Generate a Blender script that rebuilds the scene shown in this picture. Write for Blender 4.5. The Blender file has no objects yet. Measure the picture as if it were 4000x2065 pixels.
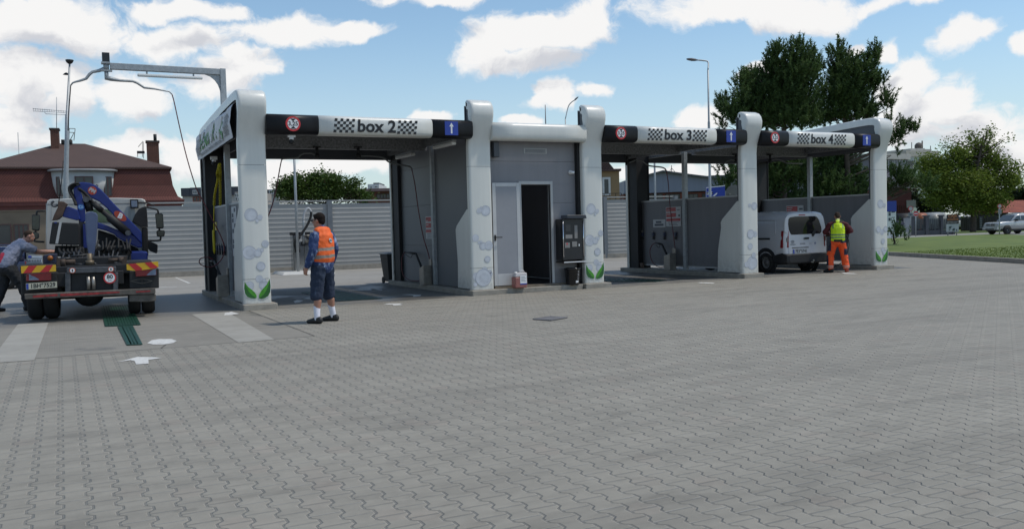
import bpy, bmesh, math, random
import numpy as np
from mathutils import Vector, Matrix
random.seed(7); RNG = np.random.default_rng(7)
SC = bpy.context.scene
COL = SC.collection
R_ = math.radians

# ------------------------------------------------------------------ camera
FPX, CAM = 3470.0, Vector((-3.10, -17.60, 1.485))
YAW, PIT, ROL = 0.4692, -0.0429, -0.0262
FW = Vector((math.sin(YAW)*math.cos(PIT), math.cos(YAW)*math.cos(PIT), math.sin(PIT)))
_r0 = Vector((math.cos(YAW), -math.sin(YAW), 0)); _u0 = _r0.cross(FW)
RT = math.cos(ROL)*_r0 + math.sin(ROL)*_u0
UP = -math.sin(ROL)*_r0 + math.cos(ROL)*_u0
cam = bpy.data.cameras.new("camera"); cam.sensor_width = 36; cam.lens = 36*FPX/4000
cam.clip_start = 0.05; cam.clip_end = 3000
camo = bpy.data.objects.new("camera", cam); COL.objects.link(camo)
m = Matrix((RT, UP, -FW)).transposed().to_4x4(); m.translation = CAM
camo.matrix_world = m; SC.camera = camo

# survey of the photograph: a point of it on a known plane of the place
def ray(x, y): return FW + RT*((x-2000)/FPX) - UP*((y-1032.5)/FPX)
def G(x, y, z=0.0):
    d = ray(x, y); return CAM + d*((z-CAM.z)/d.z)
def AX(x, y, X):
    d = ray(x, y); return CAM + d*((X-CAM.x)/d.x)
def AY(x, y, Y):
    d = ray(x, y); return CAM + d*((Y-CAM.y)/d.y)
def AD(x, y, D): return CAM + ray(x, y)*D
class Frame:
    """a thing's own upright frame: origin, heading angle"""
    def __init__(s, o, yaw): s.o = Vector(o); s.yaw = yaw; s.M = Matrix.Translation(s.o) @ Matrix.Rotation(yaw, 4, 'Z'); s.I = s.M.inverted()
    def y(s, px, py, yl):      # local point on the plane y = yl
        n = (s.M.to_3x3() @ Vector((0, 1, 0))); p0 = s.M @ Vector((0, yl, 0)); d = ray(px, py)
        return s.I @ (CAM + d*((p0-CAM).dot(n)/d.dot(n)))
    def x(s, px, py, xl):
        n = (s.M.to_3x3() @ Vector((1, 0, 0))); p0 = s.M @ Vector((xl, 0, 0)); d = ray(px, py)
        return s.I @ (CAM + d*((p0-CAM).dot(n)/d.dot(n)))

# ------------------------------------------------------------------ materials
MATS = {}
def nd(nt, t, **k):
    n = nt.nodes.new(t)
    for a, b in k.items(): setattr(n, a, b)
    return n
def M(name, rgb=(0.5,0.5,0.5), rough=0.6, metal=0.0, var=0.07, scale=3.0, bump=0.0, bscale=60.0, coat=0.0, spec=0.5, stretch=None, emit=0):
    if name in MATS: return MATS[name]
    mt = bpy.data.materials.new(name); mt.use_nodes = True; nt = mt.node_tree
    b = nt.nodes["Principled BSDF"]; b.inputs["Roughness"].default_value = rough; b.inputs["Metallic"].default_value = metal
    b.inputs["Coat Weight"].default_value = coat; b.inputs["Specular IOR Level"].default_value = spec
    tc = nd(nt, "ShaderNodeTexCoord"); src = tc.outputs["Object"]
    if stretch:
        mp = nd(nt, "ShaderNodeMapping"); mp.inputs["Scale"].default_value = stretch; nt.links.new(src, mp.inputs["Vector"]); src = mp.outputs["Vector"]
    if var > 0:
        no = nd(nt, "ShaderNodeTexNoise"); no.inputs["Scale"].default_value = scale; no.inputs["Detail"].default_value = 6; no.inputs["Roughness"].default_value = 0.65
        nt.links.new(src, no.inputs["Vector"])
        mr = nd(nt, "ShaderNodeMapRange"); mr.inputs["From Min"].default_value = 0.3; mr.inputs["From Max"].default_value = 0.7
        mr.inputs["To Min"].default_value = 1-var*1.6; mr.inputs["To Max"].default_value = 1+var*1.6
        nt.links.new(no.outputs["Fac"], mr.inputs["Value"])
        mx = nd(nt, "ShaderNodeVectorMath", operation='SCALE'); mx.inputs[0].default_value = rgb
        nt.links.new(mr.outputs["Result"], mx.inputs["Scale"]); nt.links.new(mx.outputs["Vector"], b.inputs["Base Color"])
        rr = nd(nt, "ShaderNodeMapRange"); rr.inputs["To Min"].default_value = max(0.02, rough-0.1); rr.inputs["To Max"].default_value = min(1, rough+0.1)
        nt.links.new(no.outputs["Fac"], rr.inputs["Value"]); nt.links.new(rr.outputs["Result"], b.inputs["Roughness"])
    else:
        b.inputs["Base Color"].default_value = (*rgb, 1)
    if bump > 0:
        n2 = nd(nt, "ShaderNodeTexNoise"); n2.inputs["Scale"].default_value = bscale; n2.inputs["Detail"].default_value = 4
        nt.links.new(src, n2.inputs["Vector"])
        bp = nd(nt, "ShaderNodeBump"); bp.inputs["Strength"].default_value = bump; bp.inputs["Distance"].default_value = 0.02
        nt.links.new(n2.outputs["Fac"], bp.inputs["Height"]); nt.links.new(bp.outputs["Normal"], b.inputs["Normal"])
    MATS[name] = mt
    return mt
def glass(name, rgb, rough=0.05, alpha=None):
    mt = M(name, rgb, rough, 0, var=0.0, spec=0.8)
    return mt

# ------------------------------------------------------------------ mesh builder
class MB:
    def __init__(s): s.v = []; s.f = []; s.m = []; s.sm = []
    def add(s, vs, fs, mi=0, smooth=False):
        o = len(s.v); s.v += [tuple(p) for p in vs]
        for f in fs: s.f.append(tuple(i+o for i in f)); s.m.append(mi); s.sm.append(smooth)
        return s
    def box(s, x0, x1, y0, y1, z0, z1, mi=0):
        return s.add([(x0,y0,z0),(x1,y0,z0),(x1,y1,z0),(x0,y1,z0),(x0,y0,z1),(x1,y0,z1),(x1,y1,z1),(x0,y1,z1)],
                     [(0,3,2,1),(4,5,6,7),(0,1,5,4),(1,2,6,5),(2,3,7,6),(3,0,4,7)], mi)
    def hexa(s, b, t, mi=0):     # four bottom points, four top points
        return s.add(list(b)+list(t), [(0,3,2,1),(4,5,6,7),(0,1,5,4),(1,2,6,5),(2,3,7,6),(3,0,4,7)], mi)
    def bar(s, p0, p1, w, h, mi=0, up=(0,0,1)):
        p0 = Vector(p0); p1 = Vector(p1); d = (p1-p0).normalized(); u = Vector(up)
        if abs(d.dot(u)) > 0.98: u = Vector((0,1,0))
        sd = d.cross(u).normalized(); u = sd.cross(d)
        q = [sd*w/2*a + u*h/2*b for a, b in ((-1,-1),(1,-1),(1,1),(-1,1))]
        vs = [p0+k for k in q] + [p1+k for k in q]
        return s.add(vs, [(0,1,2,3),(7,6,5,4),(0,4,5,1),(1,5,6,2),(2,6,7,3),(3,7,4,0)], mi)
    def prism(s, pts, off, mi=0, side_mi=None):   # a planar polygon pushed along off
        n = len(pts); pts = [Vector(p) for p in pts]; off = Vector(off)
        a = s.add(pts, [tuple(range(n))], mi)
        s.add([p+off for p in pts], [tuple(reversed(range(n)))], mi)
        o = len(s.v)-2*n
        for i in range(n):
            j = (i+1) % n
            s.f.append((o+j, o+i, o+n+i, o+n+j)); s.m.append(mi if side_mi is None else side_mi); s.sm.append(False)
        return s
    def tube(s, path, r, n=8, mi=0, cap=True, smooth=True):
        path = [Vector(p) for p in path]; k = len(path)
        rs = r if hasattr(r, '__len__') else [r]*k
        o = len(s.v); nrm = None
        for i, p in enumerate(path):
            t = (path[min(i+1,k-1)]-path[max(i-1,0)]).normalized()
            if nrm is None:
                a = Vector((0,0,1)) if abs(t.z) < 0.9 else Vector((1,0,0))
                nrm = t.cross(a).normalized()
            else:
                nrm = (nrm - t*nrm.dot(t)); nrm = nrm.normalized() if nrm.length > 1e-6 else t.orthogonal().normalized()
            b = t.cross(nrm)
            for j in range(n):
                a = 2*math.pi*j/n
                s.v.append(tuple(p + (nrm*math.cos(a)+b*math.sin(a))*rs[i]))
        for i in range(k-1):
            for j in range(n):
                j2 = (j+1) % n
                s.f.append((o+i*n+j, o+i*n+j2, o+(i+1)*n+j2, o+(i+1)*n+j)); s.m.append(mi); s.sm.append(smooth)
        if cap:
            s.f.append(tuple(o+j for j in reversed(range(n)))); s.m.append(mi); s.sm.append(False)
            s.f.append(tuple(o+(k-1)*n+j for j in range(n))); s.m.append(mi); s.sm.append(False)
        return s
    def cyl(s, p0, p1, r0, r1=None, n=16, mi=0):
        return s.tube([p0, p1], [r0, r0 if r1 is None else r1], n, mi)
    def lathe(s, prof, c, ax=(0,0,1), n=20, mi=0, smooth=True, cap=True):   # prof: (r, h) along the axis from c
        ax = Vector(ax).normalized(); a = ax.orthogonal().normalized(); b = ax.cross(a); c = Vector(c); o = len(s.v); k = len(prof)
        for r, h in prof:
            for j in range(n):
                t = 2*math.pi*j/n; s.v.append(tuple(c + ax*h + (a*math.cos(t)+b*math.sin(t))*r))
        for i in range(k-1):
            for j in range(n):
                j2 = (j+1) % n; s.f.append((o+i*n+j, o+i*n+j2, o+(i+1)*n+j2, o+(i+1)*n+j)); s.m.append(mi); s.sm.append(smooth)
        if cap and prof[0][0] > 1e-4: s.f.append(tuple(o+j for j in reversed(range(n)))); s.m.append(mi); s.sm.append(False)
        if cap and prof[-1][0] > 1e-4: s.f.append(tuple(o+(k-1)*n+j for j in range(n))); s.m.append(mi); s.sm.append(False)
        return s
    def ball(s, c, r, n=12, mi=0):
        rx, ry, rz = r if hasattr(r, '__len__') else (r, r, r); c = Vector(c); o = len(s.v); k = n//2+1
        for i in range(k):
            t = math.pi*i/(k-1)
            for j in range(n):
                a = 2*math.pi*j/n; s.v.append((c.x+rx*math.sin(t)*math.cos(a), c.y+ry*math.sin(t)*math.sin(a), c.z-rz*math.cos(t)))
        for i in range(k-1):
            for j in range(n):
                j2 = (j+1) % n; s.f.append((o+i*n+j, o+i*n+j2, o+(i+1)*n+j2, o+(i+1)*n+j)); s.m.append(mi); s.sm.append(True)
        return s
    def disc(s, c, r, nrm, n=24, mi=0, r_in=0.0, up=None, sy=1.0):
        nrm = Vector(nrm).normalized(); a = Vector(up) if up else nrm.orthogonal().normalized(); a = (a - nrm*a.dot(nrm)).normalized(); b = nrm.cross(a); c = Vector(c)
        o = len(s.v)
        ring = [c+(b*math.cos(2*math.pi*j/n)*r + a*math.sin(2*math.pi*j/n)*r*sy) for j in range(n)]
        if r_in <= 0: s.add(ring, [tuple(reversed(range(n)))], mi)
        else:
            q = r_in/r
            ins = [c+(p-c)*q for p in ring]
            s.add(ring+ins, [(j, n+j, n+(j+1) % n, (j+1) % n) for j in range(n)], mi)
        return s
    def loft(s, rings, mi=0, smooth=True, cap=True, close=True):
        n = len(rings[0]); o = len(s.v)
        for r in rings: s.v += [tuple(p) for p in r]
        for i in range(len(rings)-1):
            for j in range(n if close else n-1):
                j2 = (j+1) % n; s.f.append((o+i*n+j, o+i*n+j2, o+(i+1)*n+j2, o+(i+1)*n+j)); s.m.append(mi); s.sm.append(smooth)
        if cap:
            s.f.append(tuple(o+j for j in reversed(range(n)))); s.m.append(mi); s.sm.append(False)
            s.f.append(tuple(o+(len(rings)-1)*n+j for j in range(n))); s.m.append(mi); s.sm.append(False)
        return s
    def text(s, body, size, fn, mi=0, align='CENTER', bold=0.0, shear=0.0, sx=1.0):
        """flat lettering: fn maps (x, y) of the text plane to a point of the place"""
        cu = bpy.data.curves.new("lettering", 'FONT'); cu.body = body; cu.size = size; cu.align_x = align; cu.align_y = 'CENTER'
        cu.offset = bold; cu.shear = shear; cu.resolution_u = 3
        ob = bpy.data.objects.new("lettering", cu); COL.objects.link(ob)
        dg = bpy.context.evaluated_depsgraph_get(); dg.update()
        me = bpy.data.meshes.new_from_object(ob.evaluated_get(dg))
        s.add([fn(v.co.x*sx, v.co.y) for v in me.vertices], [tuple(p.vertices) for p in me.polygons], mi)
        bpy.data.objects.remove(ob); bpy.data.curves.remove(cu); bpy.data.meshes.remove(me)
        return s
    def build(s, name, mats, parent=None, bevel=0.0, seg=2, loc=None, weld=False, label=None, subd=0):
        me = bpy.data.meshes.new(name); me.from_pydata(s.v, [], s.f)
        if not isinstance(mats, (list, tuple)): mats = [mats]
        for x in mats: me.materials.append(x)
        me.polygons.foreach_set("material_index", s.m); me.polygons.foreach_set("use_smooth", s.sm)
        me.validate(); me.update()
        o = bpy.data.objects.new(name, me); COL.objects.link(o)
        if parent is not None: o.parent = parent
        if loc is not None: o.location = loc
        if weld:
            w = o.modifiers.new("weld", 'WELD'); w.merge_threshold = 0.0005
        if subd:
            q = o.modifiers.new("subd", 'SUBSURF'); q.levels = subd; q.render_levels = subd
        if bevel > 0:
            b = o.modifiers.new("edge", 'BEVEL'); b.width = bevel; b.segments = seg; b.limit_method = 'ANGLE'; b.angle_limit = R_(40); b.use_clamp_overlap = True
        if label: o["label"] = label
        return o

def tag(o, label=None, cat=None, group=None, kind=None):
    if label: o["label"] = label
    if cat: o["category"] = cat
    if group: o["group"] = group
    if kind: o["kind"] = kind
    return o
def thing(name, label, cat, loc=(0,0,0), rz=0.0, group=None, scale=None):
    o = bpy.data.objects.new(name, None); COL.objects.link(o); o.location = loc; o.rotation_euler = (0,0,rz); o.empty_display_size = 0.2
    if scale: o.scale = (scale,)*3
    return tag(o, label, cat, group)
def copy_tree(o, parent=None):
    c = o.copy(); COL.objects.link(c)
    if parent is not None: c.parent = parent
    for ch in list(o.children): copy_tree(ch, c)
    return c
def facing(px, nrm_y=None): pass
def smooth_path(pts, k=6):
    pts = [Vector(p) for p in pts]; out = []
    P = [pts[0]*2-pts[1]] + pts + [pts[-1]*2-pts[-2]]
    for i in range(1, len(P)-2):
        a, b, c, d = P[i-1], P[i], P[i+1], P[i+2]
        for j in range(k):
            t = j/k
            out.append(0.5*((2*b) + (c-a)*t + (2*a-5*b+4*c-d)*t*t + (3*b-a-3*c+d)*t**3))
    out.append(pts[-1]); return out

# common materials
WHITE = M("white_gelcoat", (0.64,0.64,0.60), 0.32, 0, 0.028, 1.0, coat=0.15, stretch=(7,7,0.5))
WHITE2 = M("white_paint", (0.7,0.7,0.7), 0.4, 0, 0.03)
def grime(mt, zlo, zhi, rgb, amt):      # splash dirt that clings low on a part
    nt = mt.node_tree; b = nt.nodes["Principled BSDF"]; src = b.inputs["Base Color"].links[0].from_socket
    tc = nd(nt, "ShaderNodeTexCoord"); sp = nd(nt, "ShaderNodeSeparateXYZ"); nt.links.new(tc.outputs["Object"], sp.inputs[0])
    mr = nd(nt, "ShaderNodeMapRange"); mr.interpolation_type = 'SMOOTHSTEP'; nt.links.new(sp.outputs[2], mr.inputs["Value"])
    for k, v in (("From Min", zlo), ("From Max", zhi), ("To Min", 1.0), ("To Max", 0.0)): mr.inputs[k].default_value = v
    no = nd(nt, "ShaderNodeTexNoise"); no.inputs["Scale"].default_value = 9; no.inputs["Detail"].default_value = 7; no.inputs["Roughness"].default_value = 0.7; nt.links.new(tc.outputs["Object"], no.inputs["Vector"])
    m2 = nd(nt, "ShaderNodeMapRange"); nt.links.new(no.outputs["Fac"], m2.inputs["Value"])
    for k, v in (("From Min", 0.40), ("From Max", 0.68), ("To Min", 0.0), ("To Max", amt)): m2.inputs[k].default_value = v
    mu = nd(nt, "ShaderNodeMath", operation='MULTIPLY'); nt.links.new(mr.outputs[0], mu.inputs[0]); nt.links.new(m2.outputs[0], mu.inputs[1])
    mx = nd(nt, "ShaderNodeMix", data_type='RGBA'); nt.links.new(mu.outputs[0], mx.inputs[0]); nt.links.new(src, mx.inputs[6]); mx.inputs[7].default_value = (*rgb, 1); nt.links.new(mx.outputs[2], b.inputs["Base Color"])
grime(WHITE, 0.1, 0.75, (0.26,0.24,0.21), 0.5)
BLACK = M("black_paint", (0.012,0.012,0.015), 0.3, 0, 0.1)
MATTBLACK = M("matt_black", (0.012,0.012,0.013), 0.65, 0, 0.1)
DARKGREY = M("dark_grey_panel", (0.07,0.075,0.085), 0.5, 0, 0.06)
PANEL = M("grey_sandwich_panel", (0.235,0.228,0.238), 0.5, 0, 0.05, 1.0, stretch=(4,4,0.4))
PANELCAP = M("light_grey_trim", (0.45,0.45,0.44), 0.45, 0, 0.04)
PARTN = M("partition_panel", (0.165,0.162,0.172), 0.55, 0, 0.06, 1.0, stretch=(4,4,0.4)); grime(PARTN, 0.2, 0.9, (0.12,0.11,0.10), 0.6); grime(PANEL, 0.15, 0.8, (0.15,0.14,0.125), 0.6)
GALV = M("galvanised_steel", (0.33,0.35,0.36), 0.5, 0.35, 0.12, 14.0)
STEEL = M("brushed_stainless", (0.30,0.28,0.25), 0.4, 0.6, 0.10, 8.0)
RUBBER = M("black_rubber", (0.012,0.012,0.012), 0.75, 0, 0.1)
REDP = M("red_print", (0.55,0.035,0.04), 0.45, 0, 0.05)
BLUEP = M("blue_print", (0.02,0.05,0.32), 0.4, 0, 0.05)
WHITEP = M("white_print", (0.75,0.75,0.75), 0.45, 0, 0.02)
BLACKP = M("black_print", (0.01,0.01,0.012), 0.5, 0, 0.05)
CONC = M("concrete_kerb", (0.29,0.265,0.225), 0.85, 0, 0.14, 5.0, bump=0.3, bscale=80)
# ------------------------------------------------------------------ sky and sun
SUN_EL, SUN_AZ = R_(62), R_(116)      # azimuth clockwise from +Y
class X:
    """arithmetic on shader sockets"""
    def __init__(s, nt, so): s.nt = nt; s.so = so
    def op(s, o, *a, clamp=False):
        n = nd(s.nt, "ShaderNodeMath", operation=o); n.use_clamp = clamp
        for i, q in enumerate((s,)+a):
            if isinstance(q, X): s.nt.links.new(q.so, n.inputs[i])
            else: n.inputs[i].default_value = q
        return X(s.nt, n.outputs[0])
    def __add__(s, b): return s.op('ADD', b)
    def __sub__(s, b): return s.op('SUBTRACT', b)
    def __mul__(s, b): return s.op('MULTIPLY', b)
    def __truediv__(s, b): return s.op('DIVIDE', b)
    def floor(s): return s.op('FLOOR')
    def fract(s): return s.op('FRACT')
    def abs(s): return s.op('ABSOLUTE')
    def max(s, b): return s.op('MAXIMUM', b)
    def min(s, b): return s.op('MINIMUM', b)
    def lt(s, b): return s.op('LESS_THAN', b)
    def cos(s): return s.op('COSINE')
    def clamp(s): return s.op('ADD', 0.0, clamp=True)
    def step(s, a, b, lo=0.0, hi=1.0):     # smooth step
        n = nd(s.nt, "ShaderNodeMapRange"); n.interpolation_type = 'SMOOTHSTEP'
        s.nt.links.new(s.so, n.inputs["Value"])
        for k, v in (("From Min", a), ("From Max", b), ("To Min", lo), ("To Max", hi)): n.inputs[k].default_value = v
        return X(s.nt, n.outputs[0])
def noise(nt, vec, scale, detail=4, rough=0.55, stretch=None, dist=0.0):
    if stretch:
        mp = nd(nt, "ShaderNodeMapping"); mp.inputs["Scale"].default_value = stretch[:3]
        if len(stretch) > 3: mp.inputs["Rotation"].default_value = (0, 0, stretch[3])
        nt.links.new(vec, mp.inputs["Vector"]); vec = mp.outputs["Vector"]
    n = nd(nt, "ShaderNodeTexNoise"); n.inputs["Scale"].default_value = scale; n.inputs["Detail"].default_value = detail
    n.inputs["Roughness"].default_value = rough; n.inputs["Distortion"].default_value = dist
    nt.links.new(vec, n.inputs["Vector"]); return X(nt, n.outputs["Fac"])
def mixc(nt, fac, a, b):
    n = nd(nt, "ShaderNodeMix", data_type='RGBA')
    for sock, q in ((n.inputs[0], fac), (n.inputs[6], a), (n.inputs[7], b)):
        if isinstance(q, X): nt.links.new(q.so, sock)
        elif hasattr(q, 'is_linked'): nt.links.new(q, sock)
        elif isinstance(q, (int, float)): sock.default_value = q
        else: sock.default_value = (*q, 1)
    return n.outputs[2]

# clouds standing round the place: bearing, height, width and height of each heap
CLOUDS = [(110,60,260,62),(40,20,150,45),(430,98,190,42),(700,75,190,38),(870,80,120,20),(470,28,170,28),(50,205,130,85),(170,225,60,70),(20,300,90,40),(565,175,120,68),(640,185,80,35),
 (330,235,105,62),(60,345,90,38),(330,368,95,32),(480,400,120,60),(1370,88,190,48),(1490,55,95,62),(1230,105,95,52),(1310,145,160,38),
 (1395,232,55,32),(1500,232,70,22),(1370,258,80,18),(1840,15,260,38),(2030,30,140,48),(2230,5,160,22),(2410,92,70,38),(2470,88,50,26),
 (2290,215,75,75),(2400,270,80,75),(2330,290,130,80),(2480,330,110,70),(2540,400,90,60),(1895,185,36,26),(1790,308,70,30),(1085,292,62,24),(1290,300,50,14),
 (870,425,160,32),(1060,0,160,24),(2125,118,26,16),(2215,132,34,24),(1660,440,120,26),(700,440,160,40),(2575,130,50,26),(1820,440,90,30)]
def az_el(px, py):
    d = ray(px*1.5528, py*1.5528).normalized(); return math.atan2(d.x, d.y), math.asin(d.z)
def cloud_group():
    g = bpy.data.node_groups.new("cloud_field", 'ShaderNodeTree')
    g.interface.new_socket("Place", in_out='INPUT', socket_type='NodeSocketVector')
    g.interface.new_socket("Density", in_out='OUTPUT', socket_type='NodeSocketFloat')
    gi = nd(g, "NodeGroupInput"); go = nd(g, "NodeGroupOutput"); best = None
    for (x, y, rx, ry) in CLOUDS:
        a, e = az_el(x, y); k = 1.5528/FPX
        mp = nd(g, "ShaderNodeMapping"); sx, sy = 1/(rx*k*1.06), 1/(ry*k*1.10)
        mp.inputs["Scale"].default_value = (sx, sy, 0); mp.inputs["Location"].default_value = (-a*sx, -e*sy, 0)
        g.links.new(gi.outputs[0], mp.inputs["Vector"])
        ln = nd(g, "ShaderNodeVectorMath", operation='LENGTH'); g.links.new(mp.outputs[0], ln.inputs[0])
        v = X(g, ln.outputs["Value"]); best = v if best is None else best.min(v)
    # further heaps all round, outside the part of the sky that the photograph shows
    sp = nd(g, "ShaderNodeSeparateXYZ"); g.links.new(gi.outputs[0], sp.inputs[0])
    az = X(g, sp.outputs[0]); el = X(g, sp.outputs[1])
    out = ((az-0.47).abs()).step(0.62, 0.75).max(el.step(0.36, 0.46))
    far = noise(g, gi.outputs[0], 4.5, 2, stretch=(1, 1.8, 1)).step(0.50, 0.72)*out
    dens = (best*-1.0 + 1.0).max(far*0.9 - 0.35)
    n1 = noise(g, gi.outputs[0], 22, 8, 0.62, stretch=(1, 1.35, 1)); n2 = noise(g, gi.outputs[0], 8, 3, 0.5)
    n3 = noise(g, gi.outputs[0], 70, 5, 0.65)
    dens = dens + (n1-0.5)*1.35 + (n2-0.5)*0.6 + (n3-0.5)*0.5
    g.links.new(dens.so, go.inputs[0]); return g
W = bpy.data.worlds.new("World"); SC.world = W; W.use_nodes = True; nt = W.node_tree; nt.nodes.clear()
wo = nd(nt, "ShaderNodeOutputWorld"); bg = nd(nt, "ShaderNodeBackground"); bg.inputs["Strength"].default_value = 0.108
sky = nd(nt, "ShaderNodeTexSky"); sky.sky_type = 'NISHITA'; sky.sun_disc = False; sky.sun_elevation = SUN_EL; sky.sun_rotation = SUN_AZ
sky.altitude = 300; sky.air_density = 1.0; sky.dust_density = 0.6; sky.ozone_density = 1.5
tc = nd(nt, "ShaderNodeTexCoord"); nrm = nd(nt, "ShaderNodeVectorMath", operation='NORMALIZE'); nt.links.new(tc.outputs["Generated"], nrm.inputs[0])
sp = nd(nt, "ShaderNodeSeparateXYZ"); nt.links.new(nrm.outputs[0], sp.inputs[0])
dx, dy, dz = (X(nt, sp.outputs[i]) for i in range(3))
az = dx.op('ARCTAN2', dy); el = dz.op('ARCSINE')
cmb = nd(nt, "ShaderNodeCombineXYZ"); nt.links.new(az.so, cmb.inputs[0]); nt.links.new(el.so, cmb.inputs[1])
wn = nd(nt, "ShaderNodeTexNoise"); wn.inputs["Scale"].default_value = 14; wn.inputs["Detail"].default_value = 5; nt.links.new(cmb.outputs[0], wn.inputs["Vector"])
w1 = nd(nt, "ShaderNodeVectorMath", operation='SUBTRACT'); nt.links.new(wn.outputs["Color"], w1.inputs[0]); w1.inputs[1].default_value = (0.5, 0.5, 0.5)
w2 = nd(nt, "ShaderNodeVectorMath", operation='MULTIPLY_ADD'); nt.links.new(w1.outputs[0], w2.inputs[0]); w2.inputs[1].default_value = (0.085, 0.05, 0); nt.links.new(cmb.outputs[0], w2.inputs[2])
gr = cloud_group()
def field(off):
    n = nd(nt, "ShaderNodeGroup"); n.node_tree = gr
    if off:
        a = nd(nt, "ShaderNodeVectorMath", operation='ADD'); nt.links.new(w2.outputs[0], a.inputs[0]); a.inputs[1].default_value = off; nt.links.new(a.outputs[0], n.inputs[0])
    else: nt.links.new(w2.outputs[0], n.inputs[0])
    return X(nt, n.outputs[0])
d0 = field(None); d1 = field((-0.012, 0.030, 0))
alpha = d0.step(-0.05, 0.46)
alpha = alpha*(dz.step(-0.01, 0.03))
shade = (d1*0.9 - 0.05).clamp().step(0.18, 0.80)
cl = mixc(nt, shade, (8.6, 8.55, 8.5), (5.8, 5.95, 6.4))
skc = nd(nt, "ShaderNodeMix", data_type='RGBA', blend_type='MULTIPLY'); skc.inputs[0].default_value = 1
nt.links.new(sky.outputs[0], skc.inputs[6]); skc.inputs[7].default_value = (1.22, 1.36, 1.34, 1); SKYTINT = skc
# thin bright haze low over the horizon
low = dz.step(0.0, 0.24, 0.62, 0.05)
hz = mixc(nt, low, skc.outputs[2], (5.4, 6.2, 6.7))
fin = mixc(nt, alpha, hz, cl)
nt.links.new(fin, bg.inputs["Color"]); nt.links.new(bg.outputs[0], wo.inputs["Surface"])
sl = bpy.data.lights.new("sun", 'SUN'); sl.energy = 2.55; sl.angle = R_(3); sl.color = (1.0, 0.945, 0.86)
so = bpy.data.objects.new("sun", sl); COL.objects.link(so)
sd = Vector((math.sin(SUN_AZ)*math.cos(SUN_EL), math.cos(SUN_AZ)*math.cos(SUN_EL), math.sin(SUN_EL)))
so.rotation_euler = sd.to_track_quat('Z', 'Y').to_euler(); so.location = (30, -20, 40)
SC.view_settings.view_transform = 'Standard'; SC.view_settings.look = 'None'; SC.view_settings.gamma = 1; SC.view_settings.exposure = 0.0

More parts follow.
